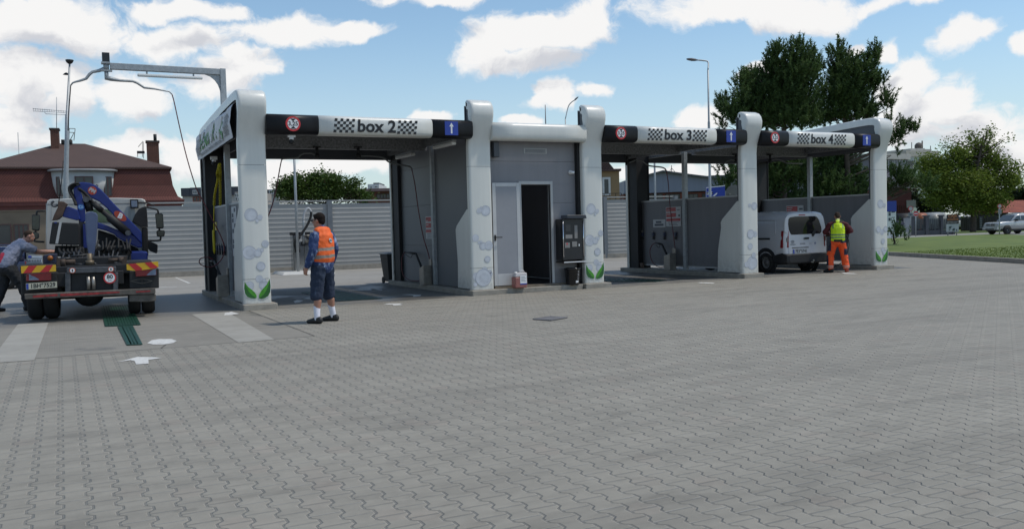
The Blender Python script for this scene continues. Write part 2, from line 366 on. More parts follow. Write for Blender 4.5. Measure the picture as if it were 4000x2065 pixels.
# ------------------------------------------------------------------ ground
def blank(name, rough=0.8):
    mt = bpy.data.materials.new(name); mt.use_nodes = True; MATS[name] = mt
    nt = mt.node_tree; b = nt.nodes["Principled BSDF"]; b.inputs["Roughness"].default_value = rough
    t = nd(nt, "ShaderNodeTexCoord"); return mt, nt, b, t.outputs["Object"]
def paver_material():
    mt, nt, b, ob = blank("interlocking_pavers", 0.78)
    sp = nd(nt, "ShaderNodeSeparateXYZ"); nt.links.new(ob, sp.inputs[0]); x = X(nt, sp.outputs[0]); y = X(nt, sp.outputs[1])
    p, P, A = 0.147, 0.20, 0.0165
    wob = noise(nt, ob, 3.0, 2)*0.012
    u = (x + (3.31 + 200*p*2) + wob)/p; k = (u+0.5).floor(); l = (u-k)*p
    par = (k*0.5).fract()*2.0                                  # 0 or 1
    sgn = par*2.0 - 1.0
    v = (y + 11.117 + 400*P)/P
    trap = ((v*(2*math.pi)).cos()*2.1).max(-1.0).min(1.0)
    dz = l - sgn*trap*A
    c = k - dz.lt(0.0)
    w = v - (c*0.5).fract() + 0.5
    dc = (w.fract()-0.5).abs()*P; row = w.floor()
    cm = nd(nt, "ShaderNodeCombineXYZ"); nt.links.new(c.so, cm.inputs[0]); nt.links.new(row.so, cm.inputs[1])
    wn = nd(nt, "ShaderNodeTexWhiteNoise", noise_dimensions='2D'); nt.links.new(cm.outputs[0], wn.inputs["Vector"]); rnd = X(nt, wn.outputs["Value"])
    wn2 = nd(nt, "ShaderNodeTexWhiteNoise", noise_dimensions='3D'); nt.links.new(cm.outputs[0], wn2.inputs["Vector"]); rnd2 = X(nt, wn2.outputs["Value"])
    fill = noise(nt, ob, 7.0, 3)
    gate = fill.step(0.36, 0.60)
    jz = (dz.abs()).step(0.0022, 0.0056, 1.0, 0.0)*(gate*0.5+0.5)
    jc = dc.step(0.0016, 0.0052, 1.0, 0.0)*((rnd2.step(0.25, 0.9))*0.75+0.2)
    joint = jz.max(jc)
    h = dz.abs().min(dc).step(0.003, 0.015)
    big = noise(nt, ob, 0.35, 4, 0.6); streak = noise(nt, ob, 1.0, 5, 0.6, stretch=(0.45, 2.4, 1, R_(-12)), dist=0.4); fine = noise(nt, ob, 160, 3, 0.7); mid = noise(nt, ob, 9, 5, 0.65)
    tyre = noise(nt, ob, 1.0, 3, 0.5, stretch=(0.10, 0.95, 1, R_(-17))).step(0.52, 0.66)
    drops = noise(nt, ob, 2.6, 3, 0.6).step(0.69, 0.74)*0.22 + noise(nt, ob, 14, 2, 0.5).step(0.74, 0.78)*0.35
    smudge = noise(nt, ob, 2.2, 5, 0.62, stretch=(0.55, 1.5, 1, R_(-20)), dist=0.6).step(0.50, 0.72)
    val = (smudge*-0.17) + ((big-0.5)*0.30 + (streak-0.5)*0.42 + (mid-0.5)*0.34 + (fine-0.5)*0.35 + (rnd-0.5)*0.10 + 1.0)*(tyre*-0.13+1.0)*(drops*-1.0+1.0)
    sc = nd(nt, "ShaderNodeVectorMath", operation='SCALE'); nt.links.new(mixc(nt, rnd2.step(0.86, 1.0, 0, 0.6), (0.250, 0.232, 0.195), (0.266, 0.234, 0.196)), sc.inputs[0]); nt.links.new(val.so, sc.inputs["Scale"])
    lit_rim = (dz.abs().min(dc)).step(0.0070, 0.0125, 1.0, 0.0)*0.30*(gate*0.55+0.45)  # light on the bevel edges put into the colour, with pale joint sand
    col = mixc(nt, lit_rim, sc.outputs[0], (0.42, 0.405, 0.37))
    col = mixc(nt, joint*0.60, col, (0.045, 0.04, 0.034))
    pale = noise(nt, ob, 0.8, 5, 0.7, stretch=(0.6, 2.0, 1)).step(0.62, 0.8, 0, 0.35)
    col = mixc(nt, pale, col, (0.37, 0.355, 0.32))
    nt.links.new(col, b.inputs["Base Color"])
    bp = nd(nt, "ShaderNodeBump"); bp.inputs["Strength"].default_value = 1.0; bp.inputs["Distance"].default_value = 0.009
    nt.links.new((h + fine*0.04).so, bp.inputs["Height"]); nt.links.new(bp.outputs[0], b.inputs["Normal"])
    return mt
def concrete_material(name, rgb, stamp=True, wet=None, pale=0.0):
    mt, nt, b, ob = blank(name, 0.8)
    big = noise(nt, ob, 0.5, 5, 0.65); mid = noise(nt, ob, 4, 6, 0.7); st = noise(nt, ob, 1.0, 5, 0.6, stretch=(0.35, 2.2, 1, R_(-8)), dist=0.5); fine = noise(nt, ob, 120, 2)
    val = (big-0.5)*0.45 + (mid-0.5)*0.30 + (st-0.5)*0.40 + (fine-0.5)*0.25 + 1.0
    sc = nd(nt, "ShaderNodeVectorMath", operation='SCALE'); sc.inputs[0].default_value = rgb; nt.links.new(val.so, sc.inputs["Scale"])
    col = sc.outputs[0]
    if wet:
        wf = noise(nt, ob, 0.45, 4, 0.6, stretch=(1, 0.8, 1)).step(wet, wet+0.10)
        if stamp:
            sp2 = nd(nt, "ShaderNodeSeparateXYZ"); nt.links.new(ob, sp2.inputs[0]); yy = X(nt, sp2.outputs[1]); xx = X(nt, sp2.outputs[0])
            wf = wf.max((yy + (mid-0.5)*1.6 + (big-0.5)*2.0).step(-1.0, 0.3)*((xx+2.6).abs().step(2.6, 3.6, 1.0, 0.0))*0.75)
        col = mixc(nt, wf*0.72, col, (0.075, 0.068, 0.06))
        nt.links.new((wf*-0.42 + 0.8).so, b.inputs["Roughness"])
    nt.links.new(col, b.inputs["Base Color"])
    hh = fine*0.3
    if stamp:
        sp = nd(nt, "ShaderNodeSeparateXYZ"); nt.links.new(ob, sp.inputs[0]); x = X(nt, sp.outputs[0]); y = X(nt, sp.outputs[1])
        g = ((x*(1/0.06)).fract()-0.5).abs().max(((y*(1/0.06)).fract()-0.5).abs()).step(0.40, 0.48, 1.0, 0.0)
        hh = hh + g
    bp = nd(nt, "ShaderNodeBump"); bp.inputs["Strength"].default_value = 0.35; bp.inputs["Distance"].default_value = 0.004
    nt.links.new(hh.so, bp.inputs["Height"]); nt.links.new(bp.outputs[0], b.inputs["Normal"])
    return mt
def sheet(name, pts, z, mat, kind="structure"):
    o = MB().add([(p[0], p[1], z) for p in pts], [tuple(range(len(pts)))]).build(name, mat); o["kind"] = kind
    a = o.data.polygons[0]
    if a.normal.z < 0: o.data.flip_normals()
    return o
def gq(pts, z): return [G(x, y, z) for x, y in pts]
EARTH = M("bare_ground", (0.17,0.165,0.15), 0.9, 0, 0.2, 0.3)
ASPHALT = M("grey_asphalt", (0.15,0.148,0.142), 0.85, 0, 0.15, 1.5, bump=0.3)
ROADM = M("pale_road", (0.23,0.225,0.21), 0.85, 0, 0.12, 0.8)
sheet("ground", [(-900,-900),(1200,-900),(1200,1500),(-900,1500)], -0.012, EARTH)
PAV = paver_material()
kA, kB, kC = G(3475,998), G(4000,1030), G(4400,1075)
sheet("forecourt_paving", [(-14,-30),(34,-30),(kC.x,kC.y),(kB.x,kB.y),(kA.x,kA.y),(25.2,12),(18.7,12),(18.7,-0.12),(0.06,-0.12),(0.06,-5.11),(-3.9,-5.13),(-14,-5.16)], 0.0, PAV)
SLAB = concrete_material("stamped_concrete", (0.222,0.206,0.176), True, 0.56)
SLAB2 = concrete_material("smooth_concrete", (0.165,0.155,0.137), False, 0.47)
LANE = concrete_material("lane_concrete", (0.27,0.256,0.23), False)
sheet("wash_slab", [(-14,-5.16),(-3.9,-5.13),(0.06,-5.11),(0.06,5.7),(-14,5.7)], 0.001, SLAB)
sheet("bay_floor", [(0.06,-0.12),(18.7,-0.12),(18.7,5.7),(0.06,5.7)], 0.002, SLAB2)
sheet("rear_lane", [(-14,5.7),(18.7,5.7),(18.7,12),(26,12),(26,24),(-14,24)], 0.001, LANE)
PALE = concrete_material("pale_concrete_strip", (0.31,0.295,0.26), False)
pb = MB()
for q in ([(45,815),(122,811),(86,905),(-30,913)], [(482,790),(572,784),(690,853),(600,861)]):
    pb.add([tuple(p) for p in gq([(x*1.5528, y*1.5528) for x, y in q], 0.005)], [(3,2,1,0)])
o = pb.build("pale_strips", PALE); o["kind"] = "structure"
# worn white paint
WORN, nt, b, ob = blank("worn_white_marking", 0.7)
f = noise(nt, ob, 9, 6, 0.75).step(0.28, 0.50); f2 = noise(nt, ob, 60, 3, 0.7).step(0.25, 0.5)
nt.links.new(mixc(nt, f*f2, (0.30,0.29,0.27), (0.62,0.61,0.58)), b.inputs["Base Color"])
mb = MB()
def mark(pts, z=0.006): mb.add([tuple(p) for p in gq(pts, z)], [tuple(range(len(pts)))])
c3 = lambda *P: [(x/1.739, 1300+y/1.739) for x, y in P]
mark(c3((805,195),(885,183),(915,190),(925,212),(1010,206),(1008,181),(1100,168),(1040,163),(935,160)))
mark(c3((1000,68),(1030,48),(1080,40),(1165,40),(1200,52),(1180,66),(1120,76),(1040,77)))
cA = lambda *P: [(750+x/2.145, 700+y/2.145) for x, y in P]
mark(cA((275,1118),(330,1108),(398,1125),(340,1133),(270,1138))); mark(cA((850,1020),(880,1010),(935,1013),(900,1030),(862,1035)))
mark(cA((930,1000),(960,992),(1030,990),(1010,1004))); mark(cA((1310,925),(1560,915),(1600,925),(1400,930)))
cB = lambda *P: [(1450+x/2.66, 780+y/2.66) for x, y in P]
mark(cB((130,1088),(175,1076),(330,1075),(300,1082),(325,1092),(230,1097),(220,1086))); mark(cB((315,985),(400,980),(520,987),(510,1000),(430,1008),(440,993)))
mark(cB((0,925),(110,930),(115,940),(0,936)))
cC = lambda *P: [(2300+x/1.9, 420+y/1.9) for x, y in P]
mark(cC((800,1300),(835,1296),(935,1300),(925,1306),(850,1303))); mark([(3284,1063),(3335,1067),(3352,1070),(3300,1069)])
mark([(682,1083),(689,1083),(745,1105),(735,1106)]); mark([(600,1121),(690,1119),(690,1120),(600,1122.5)])
for i, f in enumerate(mb.f): pass
o = mb.build("white_markings", WORN); o["kind"] = "structure"
jm = MB()
for a, b2 in (((-14,-5.16),(-3.9,-5.13)),((-3.9,-5.13),(0.06,-5.11)),((0.06,-5.11),(0.06,-0.16)),((-1.98,-5.1),(-1.85,-4.6)),((-4.2,-3.2),(0.05,-3.15))):
    a, b2 = Vector((*a,0.0)), Vector((*b2,0.0)); n = max(1, int((b2-a).length/0.35)); w_ = 0.006 if a.y < -5 or a.x > 0 else 0.006
    for i in range(n):
        p0 = a.lerp(b2, i/n); p1 = a.lerp(b2, (i+1)/n); d = (b2-a).normalized(); sd = Vector((-d.y, d.x, 0))*w_*random.uniform(0.5,1.3)
        jm.add([(q.x, q.y, 0.0045) for q in (p0-sd, p1-sd, p1+sd, p0+sd)], [(0,1,2,3)])
o = jm.build("slab_joint", M("tar_joint", (0.05,0.046,0.042), 0.85, 0, 0.3, 8)); o["kind"] = "structure"
# grass, kerb and road beyond the forecourt
GRASS, nt, b, ob = blank("mown_grass", 0.9)
g1 = noise(nt, ob, 0.6, 5, 0.65); g2 = noise(nt, ob, 30, 3, 0.7)
cc = mixc(nt, (g1*0.6+g2*0.4).step(0.35, 0.65), (0.065,0.105,0.012), (0.125,0.165,0.024)); cc = mixc(nt, noise(nt, ob, 1.5, 4).step(0.6, 0.75, 0, 0.5), cc, (0.15,0.14,0.06))
nt.links.new(cc, b.inputs["Base Color"])
r1, r2, r3, r4 = G(3460,938), G(3766,924), G(3901,920), G(4080,927)
q1, q2, q3 = G(3460,921), G(3766,917), G(4100,906)
zz = lambda p: (p.x, p.y)
# lawn, kerb, road
def strip(name, a, mat, z): return sheet(name, a, z, mat)
lw = MB()
lawn_pts = [(kC.x+.12,kC.y-.06),(kB.x+.12,kB.y-.05),(kA.x+.12,kA.y),(25.5,12),(26.0,24.0),(42.9,21.6),(50.8,21.9),(53.2,20.9),(48.9,15.1),(60,8),(60,-25)]
sheet("lawn", lawn_pts, 0.10, GRASS)
sheet("road", [(26,24.0),(42.9,21.6),(50.8,21.9),(53.2,20.9),(48.9,15.1),(60,8),(60,-25),(120,-25),(120,18),(63,24.6),(55.5,25.6),(53.3,30.2),(42,38),(26,38)], 0.09, ROADM)
sheet("far_verge", [(26,38),(42,38),(53.3,30.2),(55.5,25.6),(63,24.6),(120,18),(160,18),(160,80),(26,80)], 0.085, GRASS)
kb = MB()
kp = [Vector((18.55,-5.89,0)), Vector((kB.x,kB.y,0)), Vector((kA.x,kA.y,0)), Vector((25.3,12,0))]
for a, b2 in zip(kp[:-1], kp[1:]):
    L = (b2-a).length; n = max(1, int(L/1.0))
    for i in range(n):
        p0 = a.lerp(b2, i/n); p1 = a.lerp(b2, (i+0.985)/n); off = Vector((0.07,-0.02,0.065)); kb.bar(p0+off, p1+off, 0.14, 0.15)
k = kb.build("lawn_kerb", CONC, bevel=0.012); k["kind"] = "structure"

# ------------------------------------------------------------------ the car wash
COLX = [0.0, 4.84, 7.718, 12.454, 17.233]; CW = 0.535; YB = 5.2
wash = thing("car_wash", "white and grey self service car wash with three numbered bays and a utility room", "car wash")
BUBBLE = M("bubble_print", (0.47,0.495,0.54), 0.35, 0, 0.10, 9.0); BUBBLE2 = M("bubble_rim_print", (0.37,0.39,0.45), 0.35, 0, 0.08, 9.0); BUBBLE3 = M("bubble_pale_print", (0.52,0.545,0.59), 0.35, 0, 0.06, 9.0)
LEAF = M("green_leaf_print", (0.06,0.27,0.022), 0.4, 0, 0.25, 9.0); LEAF2 = M("dark_leaf_print", (0.022,0.12,0.022), 0.4, 0, 0.1)
def cover_profile():
    p = [(0,0.12),(0,0.590)]; p2 = [(0,0.597),(0,2.797)]; p3 = [(0,2.803),(0,3.20)]
    p3 += [(y, z) for y, z in ((-0.012,3.32),(-0.05,3.45),(-0.11,3.60),(-0.17,3.74),(-0.215,3.88),(-0.225,4.0),(-0.19,4.11),(-0.12,4.19),(0.0,4.235),(0.18,4.25),(0.5,4.247))]
    p3 += [(1.7,4.20),(3.2,4.13),(4.6,4.05),(4.95,4.02),(5.12,3.95),(5.2,3.8),(5.2,3.4),(5.2,2.8),(5.2,1.2),(5.2,0.12)]
    return p, p2, p3
SECT = [(0,0.13),(0,0.045),(0.008,0.022),(0.025,0.007),(0.06,0.0),(CW-0.06,0.0),(CW-0.025,0.007),(CW-0.008,0.022),(CW,0.045),(CW,0.13)]
def sweep(mb, prof, sect, x0, mi=0):
    P = [Vector((y, z)) for y, z in prof]; n = len(P); rings = []
    for i, q in enumerate(P):
        t = (P[min(i+1,n-1)]-P[max(i-1,0)]).normalized(); nin = Vector((t.y, -t.x))     # inward: right of the travel direction (up the front, back over the top)
        dp = 1.55 if n > 6 and 6 <= i < n-4 else 1.0
        rings.append([(x0+sx, q.x+nin.x*ins*(dp if ins > 0.1 else 1), q.y+nin.y*ins*(dp if ins > 0.1 else 1)) for sx, ins in sect])
    mb.loft(rings, mi, True, cap=False, close=False)
def bubble(mb, x, z, r, y, shade=0):
    n = 28
    mb.disc((x, y, z), r, (0,-1,0), n, 1 if shade == 0 else 3); mb.disc((x, y-0.0012, z), r, (0,-1,0), n, 2, r_in=r*0.94)
    if r > 0.03: mb.disc((x+r*0.12, y-0.0006, z-r*0.1), r*0.66, (0,-1,0), n, 3 if shade == 0 else 1)
BUB = [ # x in the face, height, radius
 [(0.20,1.72,0.125),(0.365,1.665,0.052),(0.31,1.60,0.033),(0.14,1.06,0.13),(0.30,1.045,0.075),(0.32,1.12,0.026),(0.38,1.10,0.04),(0.45,1.22,0.07),(0.35,0.79,0.085),(0.31,0.545,0.07),(0.40,0.51,0.04),(0.12,0.42,0.085),(0.39,0.42,0.09)],
 [(0.37,1.72,0.115),(0.21,1.72,0.058),(0.26,1.785,0.03),(0.11,1.20,0.08),(0.19,1.10,0.035),(0.24,1.12,0.03),(0.28,1.02,0.085),(0.43,1.03,0.098),(0.38,0.73,0.072),(0.31,0.49,0.075),(0.43,0.45,0.045),(0.27,0.33,0.19),(0.10,0.36,0.09),(0.42,0.40,0.075),(0.07,0.19,0.05)],
]
BUB.append(BUB[0]); BUB.append([(0.40,1.72,0.10),(0.25,1.74,0.05),(0.27,1.08,0.115),(0.42,1.07,0.075),(0.25,0.76,0.08),(0.36,0.53,0.07),(0.31,0.33,0.17),(0.12,0.30,0.07)])
BUB.append([(0.24,1.72,0.12),(0.40,1.68,0.06),(0.15,1.08,0.09),(0.30,1.0,0.08),(0.44,1.08,0.085),(0.33,0.74,0.075),(0.32,0.50,0.07),(0.13,0.42,0.07),(0.40,0.42,0.085)])
CL = ["with bubbles and leaves at the banner end", "with bubbles between bay two and the utility room", "with bubbles and leaves beside the payment machine", "with bubbles beside the white van", "with bubbles and leaves at the lawn end"]
for i, x0 in enumerate(COLX):
    mb = MB(); a, b2, c2 = cover_profile()
    if i in (1, 2, 3): c2 = c2[:11]+[(0.07,4.243),(0.115,4.23),(0.14,4.19),(0.145,4.10)]
    for pr_ in (a, b2, c2): sweep(mb, pr_, SECT, x0)
    for q, (bx, bz, br) in enumerate(BUB[i]):
        bx = min(max(bx, br+0.012), CW-br-0.012)
        bubble(mb, x0+bx, bz+0.12 if bz > 1.5 else bz+0.05, br, -0.0020-0.0022*(q % 3), q % 2)
    fr = mb.build("portal_frame", [WHITE, BUBBLE, BUBBLE2, BUBBLE3], wash, label="white curved portal frame "+CL[i])
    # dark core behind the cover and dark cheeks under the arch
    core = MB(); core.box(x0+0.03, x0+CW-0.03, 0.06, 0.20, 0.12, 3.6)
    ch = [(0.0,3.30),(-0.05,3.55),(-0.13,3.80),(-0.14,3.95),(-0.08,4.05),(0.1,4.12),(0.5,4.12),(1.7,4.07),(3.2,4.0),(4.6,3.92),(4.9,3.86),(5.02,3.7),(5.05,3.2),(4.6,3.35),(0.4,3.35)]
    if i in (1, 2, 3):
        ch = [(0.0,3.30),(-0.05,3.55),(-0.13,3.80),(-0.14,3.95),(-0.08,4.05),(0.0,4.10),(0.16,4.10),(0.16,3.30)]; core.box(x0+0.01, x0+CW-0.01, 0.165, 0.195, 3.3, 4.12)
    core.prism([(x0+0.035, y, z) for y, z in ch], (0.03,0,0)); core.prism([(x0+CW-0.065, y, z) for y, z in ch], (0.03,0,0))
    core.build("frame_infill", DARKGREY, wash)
    rear = MB(); rear.box(x0+0.04, x0+0.07, 4.68, 5.16, 0.12, 3.6); rear.box(x0+CW-0.07, x0+CW-0.04, 4.68, 5.16, 0.12, 3.6); rear.box(x0+0.07, x0+CW-0.07, 4.70, 4.74, 0.12, 3.6)
    rc = None
    if i in (1, 2, 3): bk_ = MB(); bk_.box(x0, x0+0.03, 5.12, 5.20, 0.12, 3.4); bk_.box(x0+CW-0.03, x0+CW, 5.12, 5.20, 0.12, 3.4); bk_.box(x0, x0+CW, 5.201, 5.22, 0.12, 3.4); bk_.build("rear_cover", WHITE, wash)
    rear.build("rear_post_lining", MATTBLACK, wash)
    if i in (0, 2, 4):
        lf = MB(); y = -0.009
        for s_ in (-1, 1):
            ox = x0+CW/2; k = 1.12
            # each leaf: lower dark half, upper bright half, pale outline
            tip = (0.215*s_, 0.25); root = (0.02*s_, -0.085)
            upp = [(0.02,-0.085),(0.02,-0.03),(0.05,0.03),(0.10,0.09),(0.16,0.15),(0.215,0.25)]
            low_ = [(0.225,0.12),(0.215,0.02),(0.18,-0.05),(0.12,-0.085),(0.06,-0.098)]
            mid_ = [(0.19,0.14),(0.15,0.05),(0.09,-0.03)]
            S = lambda L, dy: [(ox+q[0]*s_*k, dy, 0.31+q[1]*k*(1.0 if s_ > 0 else 0.86)) for q in L]
            out = [(q[0]*1.06-0.004, q[1]*1.07) for q in upp+low_]
            def face(L, dy, mi):
                pts = S(L, dy); lf.add(pts, [tuple(range(len(pts))) if s_ < 0 else tuple(reversed(range(len(pts))))], mi)
            face(out, y, 2); face(upp+low_, y-0.0015, 1); face(upp+mid_, y-0.003, 0)
        lf.build("leaf_emblem", [LEAF, LEAF2, WHITEP], fr)

# fascias: one bulging band per bay
FPROF = [(0.02,3.385),(-0.06,3.388),(-0.13,3.405),(-0.175,3.435),(-0.193,3.475),(-0.20,3.54),(-0.202,3.60),(-0.199,3.66),(-0.190,3.705),(-0.165,3.745),(-0.11,3.772),(-0.03,3.785),(0.10,3.785)]
def fy(z):
    for (y0, z0), (y1, z1) in zip(FPROF[:-1], FPROF[1:]):
        if z0 <= z <= z1 and z1 > z0: return y0+(y1-y0)*(z-z0)/(z1-z0)
    return -0.19
def band(mb, xa, xb, mi, prof=FPROF, step=0.0):
    n = max(1, int((xb-xa)/0.5)); P = [Vector((y, z)) for y, z in prof]; rings = []
    for i in range(n+1): rings.append([(xa+(xb-xa)*i/n, y, z) for y, z in prof])
    mb.loft(rings, mi, True, cap=True, close=False)
def chk(mb, xc, zc, s, cols=7, rows=5, skew=0.02):
    for r in range(rows):
        for c in range(cols):
            if (r+c) % 2 == 0:
                z0 = zc+(rows/2-r-1)*s; z1 = z0+s*0.97; xx = xc+(c-cols/2)*s
                z0 = zc+(z0-zc)*0.94; z1 = zc+(z1-zc)*0.94; q = [(xx+skew*(z0-zc)/0.15, z0), (xx+s*0.97+skew*(z0-zc)/0.15, z0), (xx+s*0.97+skew*(z1-zc)/0.15, z1), (xx+skew*(z1-zc)/0.15, z1)]
                mb.add([(a, min(fy(z0), fy(z1), fy((z0+z1)/2))-0.006, b) for a, b in q], [(0,1,2,3)], 0)
FASC = [(COLX[0]+CW-0.02, COLX[1]+0.03, "box 2", 0.235, 0.787), (COLX[2]+CW-0.02, COLX[3]+0.03, "box 3", 0.213, 0.769), (COLX[3]+CW-0.02, COLX[4]+0.03, "box 4", 0.215, 0.769)]
FGLOSS = M("black_gelcoat", (0.008,0.008,0.010), 0.45, 0, 0.05, spec=0.25)
for (xa, xb, word, f1, f2) in FASC:
    L = xb-xa; m1, m2 = xa+L*f1, xa+L*f2
    mb = MB(); band(mb, xa, m1-0.006, 1); band(mb, m1, m2, 0); band(mb, m2+0.006, xb, 1)
    fa = mb.build("fascia", [WHITE, FGLOSS], wash, label="black and white fascia reading " + word)
    lt = MB(); xc = (m1+m2)/2 + (0.05 if word == "box 2" else 0.02); zc = 3.585
    pr = MB(); pr.text(word, 1.0, lambda x, y: (x, y, 0), 0, 'LEFT', 0.028, 0.06); tw = max(v[0] for v in pr.v); t0_ = min(v[0] for v in pr.v); zl, zh = min(v[1] for v in pr.v), max(v[1] for v in pr.v)
    xc = {"box 2": 2.725, "box 3": 10.315, "box 4": 15.065}[word]; zc = 3.578
    lt.add([(xc-0.405+(v[0]-t0_)/(tw-t0_)*0.81, -0.2065, 3.452+(v[1]-zl)/(zh-zl)*0.262) for v in pr.v], pr.f, 0)
    chk(lt, xc-0.675, zc, 0.060); chk(lt, xc+0.66, zc, 0.060)
    lt.build("lettering", BLACKP, fa)
    # height limit sign
    sg = MB(); hx = xa+(m1-xa)*0.50 if word == "box 2" else xa+(m1-xa)*0.47; hz = 3.585; hy = -0.212; r = 0.145
    sg.lathe([(r,0.0),(r,0.010)], (hx, hy+0.012, hz), (0,-1,0), 40, 0); sg.disc((hx, hy-0.0012, hz), r*0.74, (0,-1,0), 40, 1)
    for s_ in (-1, 1):
        tri = [(hx-0.055, hz+s_*0.098), (hx+0.055, hz+s_*0.098), (hx, hz+s_*0.043)]
        q = [(a, hy-0.0022, b) for a, b in tri]; sg.add(q, [(0,1,2) if s_ < 0 else (2,1,0)], 2)
    sg.text("3,25", 0.112, lambda x, y: (hx+x, hy-0.0022, hz+y-0.002), 2, bold=0.003)
    sg.build("height_limit_sign", [REDP, WHITEP, BLACKP], fa)
    ds = MB(); ax = m2+(xb-m2)*0.46; az_ = 3.585; w, h = 0.15, 0.145
    ds.box(ax-w, ax+w, -0.208, -0.196, az_-h, az_+h, 0)
    ar = [(-0.018,-0.11),(0.018,-0.11),(0.018,0.035),(0.05,0.035),(0.0,0.115),(-0.05,0.035),(-0.018,0.035)]
    ds.add([(ax+a, -0.2095, az_+b) for a, b in ar], [tuple(range(7))], 1)
    ds.build("direction_sign", [BLUEP, WHITEP], fa)
mb = MB(); band(mb, COLX[1]+CW-0.02, COLX[2]+0.03, 0, [(y*0.8, z-0.02) for y, z in FPROF]); mb.build("room_fascia", WHITE, wash)

# roofs: pale soffit, edge beams, galvanised cross beams
SOFF = M("soffit_panel", (0.31,0.315,0.31), 0.5, 0, 0.05, 1.2); SPECK = M("mottled_galvanised_beam", (0.20,0.205,0.21), 0.5, 0.3, 0.35, 22.0)
for (a, b2) in ((0, 1), (2, 3), (3, 4)):
    xa, xb = COLX[a]+CW-0.03, COLX[b2]+0.03
    rf = MB(); rf.box(xa, xb, 0.12, 5.06, 3.62, 3.72); rf.build("roof_panel", SOFF, wash)
    rb = MB(); rb.box(xa, xb, 5.06, 5.2, 3.33, 3.8, 0); rb.build("rear_beam", DARKGREY, wash, bevel=0.02)
    sb = MB(); sb.box(xa, xb, 0.0, 0.10, 3.40, 3.74); sb.build("front_beam", GALV, wash)
    cb = MB(); cb.box(xa, xb, 2.50, 2.64, 3.36, 3.618); cb.build("cross_beam", SPECK, wash)
    for xx in (xa+0.02, xb-0.14):
        c2 = MB(); c2.box(xx, xx+0.12, 0.14, 5.04, 3.44, 3.616); c2.build("side_beam", SPECK, wash)
rm = MB(); rm.box(COLX[1]+CW-0.03, COLX[2]+0.03, 0.13, 5.06, 3.60, 3.72); rm.build("room_roof", SOFF, wash)

# kerb islands under the frames
isl = [((-0.03, 0.62), (-0.13, 5.5)), ((4.78, 5.42), (-0.15, 5.4)), ((7.66, 8.36), (-0.13, 5.4)), ((12.38, 13.05), (-0.13, 5.5)), ((17.16, 17.86), (-0.13, 5.5))]
for (x0, x1), (y0, y1) in isl:
    k = MB(); k.box(x0, x1, y0, y1, -0.02, 0.115); k.build("plinth", CONC, wash, bevel=0.015)
k = MB(); k.box(5.43, 7.65, -0.02, 5.3, -0.02, 0.105); k.build("room_step", CONC, wash, bevel=0.012)
k = MB(); k.box(5.45, 7.63, 0.12, 0.30, 0.106, 0.150); k.build("threshold", M("worn_wood_board", (0.17,0.14,0.105), 0.8, 0, 0.2, 6.0), wash, bevel=0.005)

# partition walls with caps, posts and splash cheeks
def cheek(x0, y_out, side, top):
    pts = [(0.14,0.135),(0.14,top),(0.20,top),(0.78,1.53),(0.845,1.44),(0.835,1.30),(y_out-0.03,0.7),(y_out,0.135)]
    mb = MB(); xx = x0+0.005 if side < 0 else x0+CW-0.025
    mb.prism([(xx, y, z) for y, z in pts], (0.02,0,0)); return mb.build("splash_cheek", WHITE, wash, bevel=0.008)
for i in (0, 3, 4):
    x0 = COLX[i]; xm = x0+0.23
    w = MB(); w.box(xm, xm+0.08, 0.30, 2.53, 0.24, 2.10); w.box(xm, xm+0.08, 2.67, 5.0, 0.24, 2.10)
    wl = w.build("partition_wall", PARTN, wash)
    cp = MB(); cp.box(xm-0.012, xm+0.092, 0.28, 2.535, 2.10, 2.14); cp.box(xm-0.012, xm+0.092, 2.665, 5.04, 2.10, 2.14)
    cp.box(xm-0.012, xm+0.092, 5.0, 5.04, 0.24, 2.10); cp.box(xm-0.012, xm+0.092, 0.9, 2.535, 0.20, 0.24); cp.box(xm-0.012, xm+0.092, 2.665, 5.04, 0.20, 0.24)
    cp.build("wall_trim", PANELCAP, wl)
    ps = MB(); ps.box(xm-0.07, xm+0.05, 2.54, 2.66, 0.125, 3.44); ps.box(xm-0.12, xm+0.10, 2.49, 2.71, 0.116, 0.135); ps.build("support_post", GALV, wash, bevel=0.006)
    cheek(x0, 1.0, -1, 1.98); cheek(x0, 1.0, 1, 1.98)
cheek(COLX[1], 0.80, -1, 1.88)
cheek(COLX[2], 0.80, 1, 1.9)
# utility room
SIDEM = PANEL
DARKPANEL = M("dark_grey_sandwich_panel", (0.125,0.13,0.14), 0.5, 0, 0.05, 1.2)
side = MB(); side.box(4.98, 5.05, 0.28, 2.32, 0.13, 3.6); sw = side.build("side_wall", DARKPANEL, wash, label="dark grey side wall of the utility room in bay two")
side = MB()
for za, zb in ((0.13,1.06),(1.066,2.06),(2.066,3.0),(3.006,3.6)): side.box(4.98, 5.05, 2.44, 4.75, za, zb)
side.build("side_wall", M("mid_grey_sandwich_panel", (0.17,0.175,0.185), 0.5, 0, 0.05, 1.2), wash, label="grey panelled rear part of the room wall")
ps = MB(); ps.box(4.90, 5.045, 2.32, 2.44, 0.125, 3.44); ps.build("support_post", GALV, wash, bevel=0.006)
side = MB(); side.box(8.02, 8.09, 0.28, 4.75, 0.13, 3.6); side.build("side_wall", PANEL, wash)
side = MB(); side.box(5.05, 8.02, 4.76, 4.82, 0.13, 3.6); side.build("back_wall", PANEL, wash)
fl = MB(); fl.box(5.06, 8.01, 0.32, 4.75, 0.106, 0.118); fl.build("room_floor", M("dark_floor", (0.05,0.05,0.05), 0.6), wash)
WY = 0.27; dx0, dx1, dz1 = 6.225, 6.985, 2.42
wl = MB()
for za, zb in ((0.15,1.05),(1.055,1.995),(2.0,dz1),):
    wl.box(dx1, 7.80, WY, WY+0.06, za, zb)
